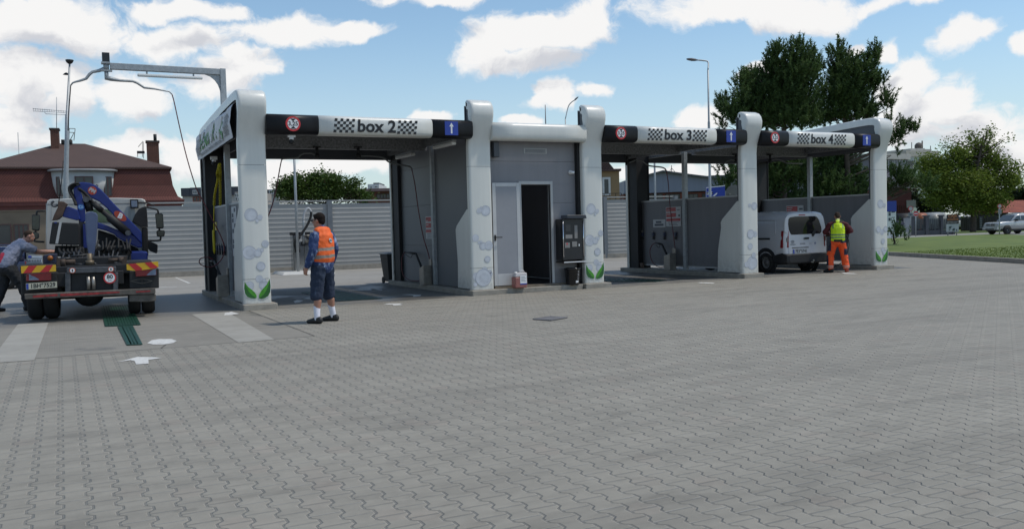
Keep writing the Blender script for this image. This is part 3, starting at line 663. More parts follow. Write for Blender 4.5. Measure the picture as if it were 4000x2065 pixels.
for za, zb in ((0.15,1.05),(1.055,1.995),(2.0,dz1),):
    wl.box(5.36, dx0, WY, WY+0.06, za, zb)
wl.box(5.36, 7.80, WY, WY+0.06, dz1+0.002, 2.94); wl.box(5.36, 7.80, WY, WY+0.06, 2.946, 3.6)
front = wl.build("front_wall", PANEL, wash)
e = MB(); e.box(7.66, 7.725, 0.135, 0.265, 0.15, 3.4); e.build("dark_gap_strip", MATTBLACK, wash)  # black strip added to draw the dark gap between column cover and wall
fr = MB(); fr.box(dx0-0.06, dx0, WY-0.035, WY+0.10, 0.152, dz1+0.075); fr.box(dx1, dx1+0.06, WY-0.035, WY+0.10, 0.152, dz1+0.075); fr.box(dx0, dx1, WY-0.035, WY+0.10, dz1, dz1+0.075)
dfr = fr.build("door_frame", PANELCAP, wash, bevel=0.006)
ALU = M("pale_aluminium_frame", (0.50,0.50,0.50), 0.45, 0.1, 0.04)
lx0, lx1, lz0, lz1, ly = 5.45, 6.135, 0.17, 2.455, 0.14
dr = MB(); dr.box(lx0+0.08, lx1-0.075, ly+0.006, ly+0.04, lz0+0.26, lz1-0.085); door = dr.build("door", M("grey_door_panel", (0.27,0.275,0.295), 0.5, 0, 0.03), wash, label="grey door leaf standing wide open")
d2 = MB(); d2.box(lx0, lx0+0.084, ly, ly+0.046, lz0, lz1); d2.box(lx1-0.084, lx1, ly, ly+0.046, lz0, lz1); d2.box(lx0+0.086, lx1-0.086, ly, ly+0.046, lz1-0.084, lz1); d2.box(lx0+0.086, lx1-0.086, ly, ly+0.046, lz0, lz0+0.259)
d2.build("door_border", ALU, door, bevel=0.004)
hd = MB(); hd.box(lx0+0.022, lx0+0.062, ly-0.012, ly-0.001, 1.17, 1.30); hd.tube([(lx0+0.04, ly-0.01, 1.25), (lx0+0.04, ly-0.05, 1.25), (lx0+0.05, ly-0.058, 1.25), (lx0+0.19, ly-0.055, 1.248)], 0.011, 8); hd.build("door_handle", MATTBLACK, door)
vt = MB(); vt.box(6.33, 6.92, WY-0.012, WY-0.001, 3.12, 3.24, 0)
for i in range(7): vt.box(6.36, 6.89, WY-0.02, WY-0.0125, 3.135+i*0.0135, 3.142+i*0.0135, 1)
vt.build("vent_grille", [PANELCAP, M("vent_slat_grey", (0.20,0.20,0.22), 0.5)], wash)
# things on the floor of the dark room
tb = MB(); tb.tube([(6.62,1.0,0.16),(6.56,1.0,0.85)], 0.015, 8); tb.box(6.46,6.72,0.96,1.04,0.12,0.165)
sh_ = thing("storage_shelf", "dim shelf with boxes inside the dark utility room", "shelf", (6.75, 3.2, 0.118))
for z_ in (0.5, 1.05, 1.6): s3 = MB(); s3.box(-0.5,0.5,0,0.4,z_,z_+0.03); s3.build("shelf_board", GALV, sh_)
for xx in (-0.5, 0.48): s3 = MB(); s3.box(xx,xx+0.03,0.0,0.03,0,1.9); s3.build("upright", GALV, sh_)
for xx, z_, w_, h_, c_ in ((-0.4,0.531,0.25,0.3,WHITEP),(-0.05,0.531,0.22,0.28,BLUEP),(0.22,1.081,0.2,0.3,WHITEP),(-0.35,1.081,0.3,0.22,REDP),(-0.3,0.0,0.3,0.35,WHITEP)): s3 = MB(); s3.box(xx,xx+w_,0.05,0.33,z_,z_+h_); s3.build("box", c_, sh_, bevel=0.02)
tag(tb.build("broom", M("pale_broom_wood", (0.25,0.22,0.18), 0.6)), "broom leaning in the dark doorway of the utility room", "broom")
# ------------------------------------------------------------------ equipment of the wash
# cloth banner along the end frame
CLOTH = M("white_banner_cloth", (0.60,0.60,0.62), 0.6, 0, 0.03); GRN = M("green_print", (0.035,0.20,0.03), 0.5, 0, 0.15); GRN2 = M("dark_green_print", (0.02,0.10,0.02), 0.5, 0, 0.15); GREYP = M("grey_print", (0.10,0.10,0.11), 0.5)
b0 = lambda x, y: (770+x/6.047, 420+y/6.047)
def bp(s, t):
    """banner cloth: s along it from the rear end, t up; wavy"""
    y = 5.0-s*4.86; zb = 3.255+0.075*s; zt = 3.80+0.11*s
    sag = 0.035*math.sin(s*9.5)*t
    fold = (0.030*math.sin(s*21+1.0)+0.020*math.sin(s*47+t*3))*max(0, t-0.72)*3.0 + 0.006*math.sin(s*16+t)
    return Vector((-0.055 - abs(fold) - 0.05*(1-abs(2*t-1)), y, zb+(zt-zb)*t-sag*0.6))
mb = MB(); ns, ntt = 90, 10
g = [bp(i/ns, j/ntt) for i in range(ns+1) for j in range(ntt+1)]
mb.add(g, [(i*(ntt+1)+j, (i+1)*(ntt+1)+j, (i+1)*(ntt+1)+j+1, i*(ntt+1)+j+1) for i in range(ns) for j in range(ntt)], 0, True)
# the loose top part laid back over the frame
g = []
for i in range(ns+1):
    s = i/ns; p = bp(s, 1.0); w = 0.03*math.sin(s*25)+0.02*math.sin(s*60)
    for j in range(5): g.append(p+Vector((0.02*j+0.006*j*j, 0, 0.05*j+w*0.5*j/4*math.sin(j*1.3+1) - 0.004*j*j)))
mb.add(g, [(i*5+j, (i+1)*5+j, (i+1)*5+j+1, i*5+j+1) for i in range(ns) for j in range(4)], 0, True)
ban = tag(mb.build("banner", CLOTH), "wrinkled white cloth banner with green lettering hung along the end of the wash", "banner")
lt = MB()
def bt(x, y, sx0, W_, t0, H_):   # banner text plane (x,y in 0..1)
    p = bp(sx0+x*W_, t0+y*H_); return p+Vector((-0.016, 0, 0))
def blet(txt, s0, s1, t0, h, mi, bold):
    probe = MB(); probe.text(txt, 1.0, lambda x, y: (x, y, 0), 0, 'LEFT', bold)
    w = max(v[0] for v in probe.v)
    lt.add([tuple(bt(v[0]/w, v[1], s0, s1-s0, t0, h)) for v in probe.v], probe.f, mi)
blet("PĚNOVÝ RÁJ", 0.15, 0.81, 0.52, 0.66, 0, 0.035)
blet("SAMOOBSLUŽNÁ AUTOMYČKA OTEVŘENO NON-STOP", 0.13, 0.82, 0.13, 0.17, 1, 0.01)
for s0 in (0.04, 0.845):
    for r in range(9):
        for c in range(4):
            a = s0+c*0.027+(0.012 if r % 2 else 0); q = []
            for dx, dy in ((0,0),(0.012,0),(0.012,1),(0,1)): q.append(tuple(bp(a+dx, 0.16+(r+dy)*0.08)+Vector((-0.015,0,0))))
            lt.add(q, [(0,1,2,3)], 2)
lt.build("banner_lettering", [GRN, GREYP, GREYP], ban)
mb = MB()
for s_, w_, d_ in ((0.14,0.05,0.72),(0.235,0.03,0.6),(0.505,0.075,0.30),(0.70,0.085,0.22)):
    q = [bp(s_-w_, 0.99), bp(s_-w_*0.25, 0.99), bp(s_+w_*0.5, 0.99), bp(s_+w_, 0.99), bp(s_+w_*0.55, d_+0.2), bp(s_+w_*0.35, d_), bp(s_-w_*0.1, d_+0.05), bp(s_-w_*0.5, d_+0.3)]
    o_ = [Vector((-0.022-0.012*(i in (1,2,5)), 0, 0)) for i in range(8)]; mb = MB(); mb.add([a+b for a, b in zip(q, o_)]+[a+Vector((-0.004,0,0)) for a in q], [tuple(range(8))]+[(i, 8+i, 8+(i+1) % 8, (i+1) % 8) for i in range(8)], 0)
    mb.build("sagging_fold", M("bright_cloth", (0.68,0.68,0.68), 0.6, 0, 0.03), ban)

# overhead gantry of the open bay with two swinging booms
gan = thing("wash_gantry", "galvanised overhead gantry with tube lamp and boom arms over the open truck bay", "gantry", (0.20, 2.60, 0))
L = lambda p: tuple(Vector(p)-Vector((0.20, 2.60, 0)))
pq = lambda x, y, Y=2.6: AY(x/2.217, 150+y/2.217, Y)
mb = MB(); mb.box(-0.06, 0.06, -0.06, 0.06, 3.70, 5.07); mb.build("post", GALV, gan, bevel=0.008)
pa = MB(); pa.box(-2.24, -0.062, -0.055, 0.055, 4.93, 5.06); pa.build("beam", GALV, gan, bevel=0.008)
pa = MB(); arc = [(-0.062,0,4.928)]+[(-0.062-0.30*(1-math.sin(a)), 0, 4.928-0.36*(1-math.cos(a))) for a in [R_(k*10) for k in range(1, 9)]]+[(-0.062,0,4.56)]
pa.prism([(x, -0.012, z) for x, _, z in [(-0.38,0,4.928),(-0.062,0,4.928),(-0.062,0,4.55),(-0.075,0,4.62),(-0.11,0,4.72),(-0.17,0,4.81),(-0.26,0,4.885)]], (0,0.024,0)); pa.build("gusset", GALV, gan)
TUBEW = M("frosted_lamp_cover", (0.68,0.68,0.65), 0.35, 0, 0.04)
pa = MB(); pa.box(-1.72, -0.42, -0.05, 0.05, 4.815, 4.87); lamp = pa.build("lamp_cover", TUBEW, gan, bevel=0.018)
pa = MB(); pa.box(-1.55,-1.52,-0.02,0.02,4.871,4.93); pa.box(-0.62,-0.59,-0.02,0.02,4.871,4.93); pa.build("lamp_bracket", GALV, gan)
pa = MB(); px = -2.31; pa.box(px-0.07, px+0.07, -0.07, 0.07, 5.075, 5.26, 1); pa.box(px-0.09, px+0.075, -0.08, 0.08, 5.035, 5.073, 0); pa.cyl((px,0,4.92),(px,0,5.033),0.055,None,14,0); pa.box(px-0.11,px+0.11,-0.05,0.05,4.885,4.918,0); pa.cyl((px,0,4.73),(px,0,4.883),0.04,None,14,0)
pa.build("swivel", [GALV, BLACK], gan)
up = [pq(*p) for p in ((905,262),(860,280),(800,292),(775,312),(745,350),(695,367),(655,377),(630,386),(612,408))]
pa = MB(); pa.tube([L(p) for p in up], [0.04,0.034,0.03,0.03,0.028,0.024,0.02,0.016,0.014], 8); pa.build("boom_arm", GALV, gan)
dn = [pq(*p) for p in ((910,340),(960,352),(1040,366),(1150,372),(1190,388),(1250,427),(1340,438),(1400,450),(1465,462),(1490,486))]
pa = MB(); pa.tube([L(p) for p in dn], [0.045,0.045,0.028,0.026,0.026,0.026,0.02,0.016,0.014,0.012], 8); pa.build("boom_arm", GALV, gan)
HOSER = M("dark_red_hose", (0.11,0.014,0.018), 0.5, 0, 0.1)
hs = [pq(*p, Y) for p, Y in (((612,408),2.6),((608,470),2.6),((597,620),2.6),((590,800),2.6))]
pa = MB(); pa.tube([L(p) for p in smooth_path(hs)], 0.012, 6); pa.build("hose", RUBBER, gan)
hz = [((1490,486),2.6),((1510,560),2.6),((1560,790),2.55),((1620,1040),2.5),((1697,1290),2.45)]
c2f = lambda x, y: (x/1.773*2.217, (700+y/1.773-150)*2.217)
hz += [(c2f(*p), Y) for p, Y in (((1400,140),2.4),((1485,305),2.35),((1540,420),2.3),((1553,490),2.3),((1530,560),2.3),((1470,605),2.3),((1410,600),2.3),((1380,575),2.3),((1395,545),2.3),((1440,540),2.3),((1478,556),2.3))]
pa = MB(); pa.tube([L(p) for p in smooth_path([pq(*p, Y) for p, Y in hz], 5)], 0.012, 6); pa.build("hose", HOSER, gan)

# lances in their stainless stands
def lance_set(X0, base, wl, label_s, label_l, gun, loop=None, hose=None, yaw=0):
    st = thing("lance_stand", label_s, "lance stand", base, group="lance stands in the bays")
    mb = MB(); w = 0.115
    mb.hexa([(-w,-0.14,0),(w,-0.14,0),(w,0.14,0),(-w,0.14,0)], [(-w,-0.14,0.48),(w,-0.14,0.48),(w,0.14,0.40),(-w,0.14,0.40)]); mb.build("box", STEEL, st, bevel=0.008)
    mb = MB(); mb.box(w-0.02, w, -0.14, 0.02, 0.402, 0.62); mb.build("back_plate", STEEL, st, bevel=0.004)
    ln = thing("spray_lance", label_l, "spray lance", (X0, base[1], 0), group="black spray lances")
    Lc = lambda p: tuple(Vector(p)-Vector((X0, base[1], 0)))
    P = [AX(x, y, X0) for x, y in gun]
    mb = MB(); mb.tube([Lc(P[0]), Lc(P[1])], [0.024, 0.02], 8); mb.tube([Lc(P[1]+(P[0]-P[1])*0.05), Lc(P[0]+(P[0]-P[1])*0.02)], 0.028, 8); mb.build("pipe", MATTBLACK, ln)
    mb = MB(); mb.tube([Lc(P[0]), Lc(P[2])], [0.03, 0.022], 8); mb.tube(smooth_path([Lc(P[0].lerp(P[2],0.3)+Vector((0,0,-0.02))), Lc(P[0].lerp(P[2],0.5)+Vector((0,0,-0.12))), Lc(P[2]+Vector((0,0,-0.05)))], 4), 0.008, 6); mb.build("gun_grip", MATTBLACK, ln)
    if hose:
        mb = MB(); mb.tube([Lc(p) for p in smooth_path([AX(x, y, xx) for x, y, xx in hose], 5)], 0.012, 6); mb.build("hose", HOSER if loop != 'k' else RUBBER, ln)
    return st, ln
lance_set(0.02, (0.03, 2.66, 0.115), 0, "stainless lance stand on the plinth below the banner", "black spray lance in the stand under the yellow hose", [(838,1022),(862,1079),(822,1019)])
k6 = lambda x, y: (1450+x/2.66, 780+y/2.66)
lance_set(4.83, (4.83, 2.72, 0.115), 0, "stainless lance stand by the utility room wall in bay two", "black spray lance leaning in the stand beside the utility room wall", [k6(465,560), k6(530,718), k6(350,542)], None,
          [(*k6(352,542),4.8),(*k6(320,600),4.74),(*k6(318,720),4.72),(*k6(340,790),4.72),(*k6(400,832),4.72),(*k6(470,842),4.74),(*k6(535,830),4.78)])
k5b = lambda x, y: (2330+x/2.77, 620+y/2.77)
lance_set(12.5, (12.5, 3.12, 0.115), 0, "stainless lance stand below the red notice in bay three", "black spray lance in the stand below the row of mat clips", [k5b(708,925), k5b(770,1055), k5b(640,908)], None,
          [(*k5b(640,908),12.5),(*k5b(600,935),12.46),(*k5b(578,1000),12.44),(*k5b(590,1080),12.44),(*k5b(630,1145),12.44),(*k5b(690,1172),12.45),(*k5b(740,1165),12.48)])

# swinging ceiling booms with their hoses
def ceiling_boom(label, pivot, arm, hose, Y, rr=0.02):
    o = Vector(pivot); b = thing("ceiling_boom", label, "boom arm", o, group="ceiling booms under the bay roofs"); Lc = lambda p: tuple(Vector(p)-o)
    mb = MB(); mb.cyl((0,0,-0.01),(0,0,0.16),0.035,None,12); mb.box(-0.07,0.07,-0.07,0.07,0.13,0.16); mb.cyl((0,0,-0.10),(0,0,-0.01),0.055,None,12); mb.build("swivel", MATTBLACK, b)
    mb = MB(); mb.tube([(0,0,-0.05)]+[Lc(p) for p in smooth_path(arm, 4)], rr, 8); mb.build("boom_arm", M("dull_steel_arm", (0.16,0.165,0.165), 0.45, 0.5, 0.1), b)
    if hose: mb = MB(); mb.tube([Lc(p) for p in smooth_path(hose, 6)], 0.012, 6); mb.build("hose", HOSER, b)
e3 = lambda x, y: (750+x/2.66, 320+y/2.66); e5 = lambda x, y: (1450+x/2.712, 380+y/2.712); e7 = lambda x, y: (2300+x/1.9, 420+y/1.9); e8 = lambda x, y: (2850+x/1.9, 420+y/1.9)
Yb = 2.40
ceiling_boom("dark swinging ceiling boom reaching towards the bubble column of bay two", AY(*e3(1300,745),Yb), [AY(*e3(*p),Yb) for p in ((1240,742),(1165,742),(1130,758),(1095,788),(1030,795),(950,798),(932,806))], [AY(*e3(932,806),Yb), AY(*e3(922,850),Yb), AX(1052,833,0.62)+Vector((0,0,0)), Vector((0.50,2.35,1.2))], Yb)
ceiling_boom("dark swinging ceiling boom reaching towards the utility room wall", AY(*e3(1728,745),Yb), [AY(1442,609,Yb), AY(1495,616,Yb), AY(1522,634,Yb), AY(*e5(330,720),Yb), AY(*e5(410,735),Yb), AY(*e5(430,762),Yb)],
             [AY(*e5(430,762),Yb), AX(*e5(462,920),4.80), AX(*e5(500,1193),4.80), AX(*k6(540,380),4.82), AX(*k6(588,540),4.84), AX(*k6(605,615),4.84)], Yb)
ceiling_boom("dark swinging ceiling boom with hose in front of the red notice", AY(*e7(285,400),Yb), [AY(*e7(*p),Yb) for p in ((350,390),(395,398),(432,425),(470,436),(530,442),(562,452),(576,472))],
             [AY(*e7(576,472),Yb), AY(*e7(590,560),Yb), AX(*e7(597,660),12.45), AX(*e7(612,820),12.5), AX(*e7(630,960),12.5), AX(*e7(640,1045),12.52)], Yb)
ceiling_boom("short bent ceiling boom beside the column between bays three and four", AY(*e7(1092,385),Yb), [AY(*e7(*p),Yb) for p in ((1060,388),(1030,395),(1010,412),(1000,420))], None, Yb)
ceiling_boom("pale swinging ceiling boom above the white van", AY(*e8(300,385),Yb), [AY(*e8(*p),Yb) for p in ((340,384),(372,390),(405,404),(430,412),(490,414),(540,416))], None, Yb)

# yellow coiled air hose
YEL = M("yellow_hose", (0.55,0.44,0.01), 0.45, 0, 0.1)
yh = thing("air_hose", "yellow coiled hose hanging beside the black post", "hose", (0.05, 3.7, 0))
Lc = lambda p: Vector(p)-Vector((0.05, 3.7, 0))
cc = lambda x, y: (780+x/2.557, 700+y/2.557)
for pts in ([e3(285,850), e3(262,960), cc(180,0), cc(150,160), cc(143,300), cc(142,470), cc(143,640)], [e3(288,850), e3(292,960), cc(202,0), cc(205,150), cc(206,262)]):
    base = smooth_path([AX(x, y, 0.05) for x, y in pts], 40); mb = MB(); n = len(base); path = []
    tot = sum((base[i+1]-base[i]).length for i in range(n-1)); acc = 0; coil_to = 0.62 if len(pts) > 5 else 1.0
    for i, p in enumerate(base):
        if i: acc += (p-base[i-1]).length
        if acc/tot < coil_to:
            for q in range(2):
                a = (acc/0.030)*2*math.pi*0.5+q*math.pi; path.append(Lc(p)+Vector((math.cos(a), math.sin(a), 0))*0.022)
        else: path.append(Lc(p))
    mb.tube(path, 0.012, 6); mb.build("coil", YEL, yh)
mb = MB(); q = Lc(AX(*cc(144,660),0.05)); mb.tube([q+Vector((0,0,0.35)), q, q-Vector((0,0,0.12)), q-Vector((0,0,0.2))], [0.03,0.03,0.03,0.012], 8); mb.build("hose_end", YEL, yh)
mb = MB(); q = AX(*cc(168,470),0.12); mb.box(0.10,0.11,q.y-0.10,q.y+0.10,q.z-0.09,q.z+0.10); tag(mb.build("tag_card", YEL), "small yellow card behind the yellow hose", "card")

# boards on the walls
NOTE = M("notice_grey_white", (0.50,0.50,0.51), 0.45, 0, 0.04); NRED = M("notice_red", (0.42,0.035,0.04), 0.45, 0, 0.06); INK = M("faded_ink", (0.08,0.09,0.11), 0.6)
def notice(label, X0, y0, y1, z0, z1, blocks):
    """board in the plane x = X0; y0 is the end towards the rear; blocks: (u0,u1,v0,v1,mi)"""
    o = thing("notice_board", label, "notice board", (X0, (y0+y1)/2, z0), group="notice boards on the bay walls")
    mb = MB(); W_, H_ = (y0-y1), z1-z0; mb.box(-0.004, 0.004, -W_/2, W_/2, 0, H_); mb.build("board", NOTE, o)
    mb = MB()
    for k, (u0, u1, v0, v1, mi) in enumerate(blocks):
        x = -0.0055-0.0008*(k % 3)
        mb.add([(x, W_/2-u0*W_, v0*H_), (x, W_/2-u1*W_, v0*H_), (x, W_/2-u1*W_, v1*H_), (x, W_/2-u0*W_, v1*H_)], [(0,1,2,3)], mi)
    mb.build("print", [NRED, INK, NOTE], o)
RB = [(0.03,0.68,0.77,0.97,0),(0.03,0.68,0.48,0.69,0),(0.03,0.97,0.27,0.41,0),(0.06,0.36,0.90,0.93,2),(0.06,0.30,0.83,0.86,2),(0.06,0.36,0.61,0.64,2),(0.06,0.30,0.53,0.56,2),(0.06,0.9,0.33,0.355,2),(0.74,0.94,0.82,0.86,1),(0.84,0.95,0.50,0.60,1),(0.15,0.85,0.20,0.225,1),(0.2,0.75,0.13,0.155,1),(0.2,0.8,0.06,0.085,1)]
RS = [(0.05,0.95,0.77,0.97,0),(0.05,0.95,0.49,0.70,0),(0.05,0.95,0.28,0.42,0),(0.1,0.5,0.88,0.91,2),(0.1,0.45,0.80,0.83,2),(0.1,0.5,0.61,0.64,2),(0.1,0.45,0.53,0.56,2),(0.1,0.85,0.34,0.36,2),(0.2,0.9,0.21,0.235,1),(0.25,0.85,0.13,0.155,1),(0.2,0.9,0.05,0.075,1)]
notice("red and white notice board above the lance in bay three", 12.675, 3.50, 2.80, 1.36, 1.92, RB)
notice("grey plate with two dark lines left of the red notice in bay three", 12.675, 4.13, 3.53, 1.34, 1.57, [(0.22,0.68,0.55,0.80,1),(0.12,0.85,0.18,0.45,1)])
notice("narrow red and white notice board on the utility room wall", 4.972, 2.98, 2.60, 1.23, 1.78, RS)
notice("narrow red and white notice board on the first partition", 0.222, 2.98, 2.70, 1.37, 1.95, RS)
notice("tall white poster sheet with small print on the first partition", 0.222, 2.30, 1.72, 1.0, 2.06, [(0.1+0.42*(k % 2), 0.42+0.42*(k % 2), 0.05+0.105*(k//2), 0.13+0.105*(k//2), 1) for k in (1,2,4,5,7,8,11,12,14,17)])
notice("red and white notice board on the wall behind the white van", 17.455, 3.60, 2.88, 1.62, 1.90, [(0.02,0.66,0.35,0.92,0),(0.06,0.36,0.72,0.8,2),(0.06,0.3,0.5,0.58,2),(0.75,0.96,0.5,0.7,1)])

# mat clips on the wall of bay three
def clip(loc, first=None):
    if first: c = copy_tree(first); c.location = loc; return c
    o = thing("mat_clip", "dark spring clip for car mats in the row on the wall of bay three", "mat clip", loc, group="mat clips on the wall of bay three")
    mb = MB(); mb.box(-0.05, -0.001, -0.045, 0.045, -0.02, 0.09); mb.build("clamp_body", M("dark_blue_plastic", (0.02,0.03,0.07), 0.4), o, bevel=0.01)
    mb = MB(); mb.tube([(-0.03,0,0.088),(-0.045,0,0.125),(-0.03,0,0.15)], 0.018, 8); mb.build("clamp_top", STEEL, o)
    mb = MB(); mb.box(-0.045,-0.005,-0.03,0.03,-0.12,-0.021); mb.build("jaw", BLACK, o, bevel=0.006); return o
f0 = None
for y in (4.66, 4.12, 3.58, 3.05):
    c = clip((12.678, y, 1.10), f0); f0 = f0 or c
for i, y in enumerate((4.3, 3.95, 3.6, 3.25)):
    c = clip((0.224, y, 1.12), f0); c["group"] = "mat clips on the first partition"; c["label"] = "dark spring clip for car mats on the first partition by the yellow hose"

# coin terminal
pay = thing("payment_terminal", "black wall mounted payment machine beside the dark doorway", "payment machine", (7.375, WY, 0.62))
mb = MB(); mb.box(-0.27, 0.29, -0.335, -0.004, 0.06, 1.0); mb.build("housing", M("payment_housing", (0.016,0.016,0.018), 0.35, 0, 0.1), pay, bevel=0.01)
mb = MB(); mb.hexa([(-0.30,-0.33,1.001),(-0.18,-0.42,1.001),(0.33,-0.42,1.001),(0.33,-0.004,1.001)], [(-0.29,-0.30,1.08),(-0.18,-0.40,1.085),(0.32,-0.40,1.085),(0.32,-0.004,1.085)]); mb.build("canopy", M("payment_housing"), pay, bevel=0.008)
mb = MB(); mb.box(-0.28, 0.30, -0.39, -0.02, 0.0, 0.03, 0); mb.box(-0.285, 0.305, -0.40, -0.391, 0.004, 0.026, 1); mb.build("tray", [M("payment_housing"), WHITEP], pay)
mb = MB()
for xx in (-0.262, 0.276): mb = MB(); mb.tube([(xx,-0.345,0.12),(xx,-0.345,0.95)], 0.010, 8); mb.build("chrome_trim", M("chrome", (0.75,0.75,0.78), 0.12, 1.0, 0.0), pay)
SCR = M("dark_display", (0.045,0.045,0.05), 0.2); LAB = M("pale_panel_label", (0.22,0.21,0.20), 0.5)
mb = MB(); mb.box(-0.20,-0.06,-0.343,-0.3355,0.71,0.87); mb.build("display", SCR, pay, bevel=0.003)
mb = MB(); mb.box(0.04,0.12,-0.343,-0.3355,0.55,0.85); mb.box(-0.20,-0.02,-0.343,-0.3355,0.55,0.64); mb.build("instruction_plate", LAB, pay)
mb = MB(); mb.box(-0.22,-0.09,-0.343,-0.3355,0.34,0.46,0); mb.box(-0.18,-0.15,-0.3445,-0.3432,0.41,0.45,1); mb.box(-0.03,0.10,-0.343,-0.3355,0.36,0.48,0); mb.box(0.145,0.17,-0.343,-0.3355,0.37,0.42,2); mb.build("coin_slot", [LAB, REDP, WHITEP], pay)
# bin, canister, lamps and cameras
bk = thing("waste_bin", "glossy black waste bin with white print under the payment machine", "bin", (7.39, 0.02, 0.106))
mb = MB(); mb.lathe([(0.145,0.0),(0.150,0.01),(0.185,0.36),(0.195,0.365),(0.195,0.385),(0.178,0.385),(0.15,0.05),(0.0,0.05)], (0,0,0), (0,0,1), 24); mb.build("bucket", M("glossy_black_plastic", (0.014,0.014,0.016), 0.18, 0, 0.1), bk)
mb = MB()
def cyl_patch(a0, a1, z0, z1, mi):
    n = 5; vs = []
    for i in range(n+1):
        a = a0+(a1-a0)*i/n
        for z in (z0, z1): r = 0.150+(0.185-0.150)*(z-0.01)/0.35+0.003; vs.append((r*math.sin(a), -r*math.cos(a), z))
    mb.add(vs, [(2*i, 2*i+2, 2*i+3, 2*i+1) for i in range(n)], mi)
cyl_patch(-0.05,0.45,0.05,0.10,0)
for k in range(7): cyl_patch(0.22+0.04*(k % 2), 0.42-0.05*(k % 3), 0.13+k*0.028, 0.148+k*0.028, 1)
mb.build("label_print", [WHITEP, M("silver_print", (0.35,0.35,0.37), 0.3)], bk)
cn = thing("canister", "white jerry can with red liquid standing beside the open door", "canister", (5.965, -0.06, 0.116))
PINK = M("red_liquid_plastic", (0.30,0.115,0.10), 0.4, 0, 0.06); CANW = M("milky_plastic", (0.48,0.45,0.45), 0.4, 0, 0.04)
mb = MB(); mb.box(-0.15,0.15,-0.10,0.10,0,0.245); mb.build("liquid_body", PINK, cn, bevel=0.025, seg=3)
mb = MB(); mb.hexa([(-0.15,-0.10,0.246),(0.15,-0.10,0.246),(0.15,0.10,0.246),(-0.15,0.10,0.246)], [(-0.11,-0.08,0.335),(0.15,-0.09,0.335),(0.15,0.09,0.335),(-0.11,0.08,0.335)]); mb.build("upper_body", CANW, cn, bevel=0.02, seg=3)
mb = MB(); mb.cyl((-0.085,0,0.30),(-0.085,0,0.355),0.03,None,14); mb.build("cap", WHITEP, cn)
mb = MB(); mb.tube([(0.0,0,0.33),(0.01,0,0.372),(0.11,0,0.372),(0.13,0,0.33)], 0.014, 8); mb.build("handle", CANW, cn)
mb = MB(); mb.box(-0.03,0.135,-0.1035,-0.1005,0.10,0.27,0); mb.box(-0.03,0.135,-0.1045,-0.1036,0.075,0.099,1)
for k in range(4): mb.box(-0.01,0.115-0.03*(k % 2),-0.1045,-0.1036,0.15+k*0.028,0.158+k*0.028,2)
mb.build("label_sticker", [WHITEP, BLUEP, INK], cn)
def camera_dome(name, label, loc, wall=True):
    o = thing(name, label, "security camera", loc)
    mb = MB()
    if wall: mb.cyl((0,0.06,0),(0,0.0,0),0.062,None,18); mb.cyl((0,0,0),(0.02,-0.07,-0.01),0.05,0.045,18)
    else: mb.box(-0.075,0.075,-0.045,0.045,-0.02,0.06); mb.cyl((0.0,0,-0.02),(0.0,-0.01,-0.07),0.045,None,14)
    mb.build("mount", WHITEP, o, bevel=0.006)
    mb = MB(); mb.ball((0.03,-0.085,-0.012) if wall else (-0.012,-0.02,-0.105), 0.045 if wall else 0.05, 14); mb.build("lens_ball", WHITEP if wall else MATTBLACK, o)
camera_dome("security_camera", "white dome camera on the utility room wall", (7.53, WY-0.047, 2.70)); bpy.data.objects["security_camera"].scale = (0.75,)*3
camera_dome("security_camera", "white and black camera under the fascia of bay two", tuple(AY(1138,533,0.04)), False)
camera_dome("security_camera", "small camera under the rear beam of bay three", tuple(AY(*e7(385,440),5.0)+Vector((0,0,0.06))), False)
camera_dome("security_camera", "pale camera under the banner", (0.14, 3.9, 3.22), False)
mb = MB(); mb.box(5.50,5.64,0.10,0.24,3.02,3.36); tag(mb.build("floodlight", M("dark_floodlight", (0.06,0.065,0.075), 0.4), bevel=0.015), "dark grey box lamp on the room wall beside the white column", "lamp")
def tube_light(label, y0, y1, x, z):
    o = thing("tube_light", label, "tube light", (x, y0, z), group="tube lights in bay two")
    mb = MB(); mb.box(-0.05,0.05,0,y1-y0,0.03,0.065); mb.build("lamp_base", GALV, o); mb = MB(); mb.box(-0.055,0.055,0.01,y1-y0-0.01,-0.045,0.029); mb.build("diffuser", TUBEW, o, bevel=0.02, seg=3)
tube_light("frosted tube light under the front of the bay two roof", -0.05+0.3, 1.40, 4.62, 3.33)
tube_light("frosted tube light under the rear of the bay two roof", 2.75, 3.95, 4.62, 3.30)
# grates
GG = M("green_grate", (0.008,0.05,0.03), 0.45, 0, 0.15, 10)
def grate(name, label, pts, nb, mat, along, w=0.035, z=0.004, cat="drain grate"):
    P = [G(x, y, z) for x, y in pts]
    o = thing(name, label, cat, (P[0].x, P[0].y, 0)); q = [p-Vector((P[0].x, P[0].y, 0)) for p in P]
    bed = MB(); bed.add([(p.x, p.y, 0.005) for p in q], [(0,1,2,3)]); bed.build("trough", M("grate_shadow_gap", (0.01,0.03,0.02), 0.7), o)
    mb = MB()
    for i in range(nb):
        t = (i+0.5)/nb
        a, b2 = (q[0].lerp(q[1], t), q[3].lerp(q[2], t)) if along else (q[0].lerp(q[3], t), q[1].lerp(q[2], t))
        mb.bar((a.x, a.y, 0.011), (b2.x, b2.y, 0.011), w, 0.010)
    for a, b2 in ((q[0], q[1]), (q[1], q[2]), (q[2], q[3]), (q[3], q[0])): mb.bar((a.x, a.y, 0.012), (b2.x, b2.y, 0.012), 0.03, 0.011)
    mb.build("bars", mat, o)
grate("drain_grate", "broad green drain grate half under the truck", [(414,1275),(546,1269),(505,1190),(395,1196)], 12, GG, True)
grate("drain_grate", "narrow green drain grate leading to the white arrow", [(500,1348),(552,1346),(515,1273),(463,1276)], 4, GG, True, 0.06)
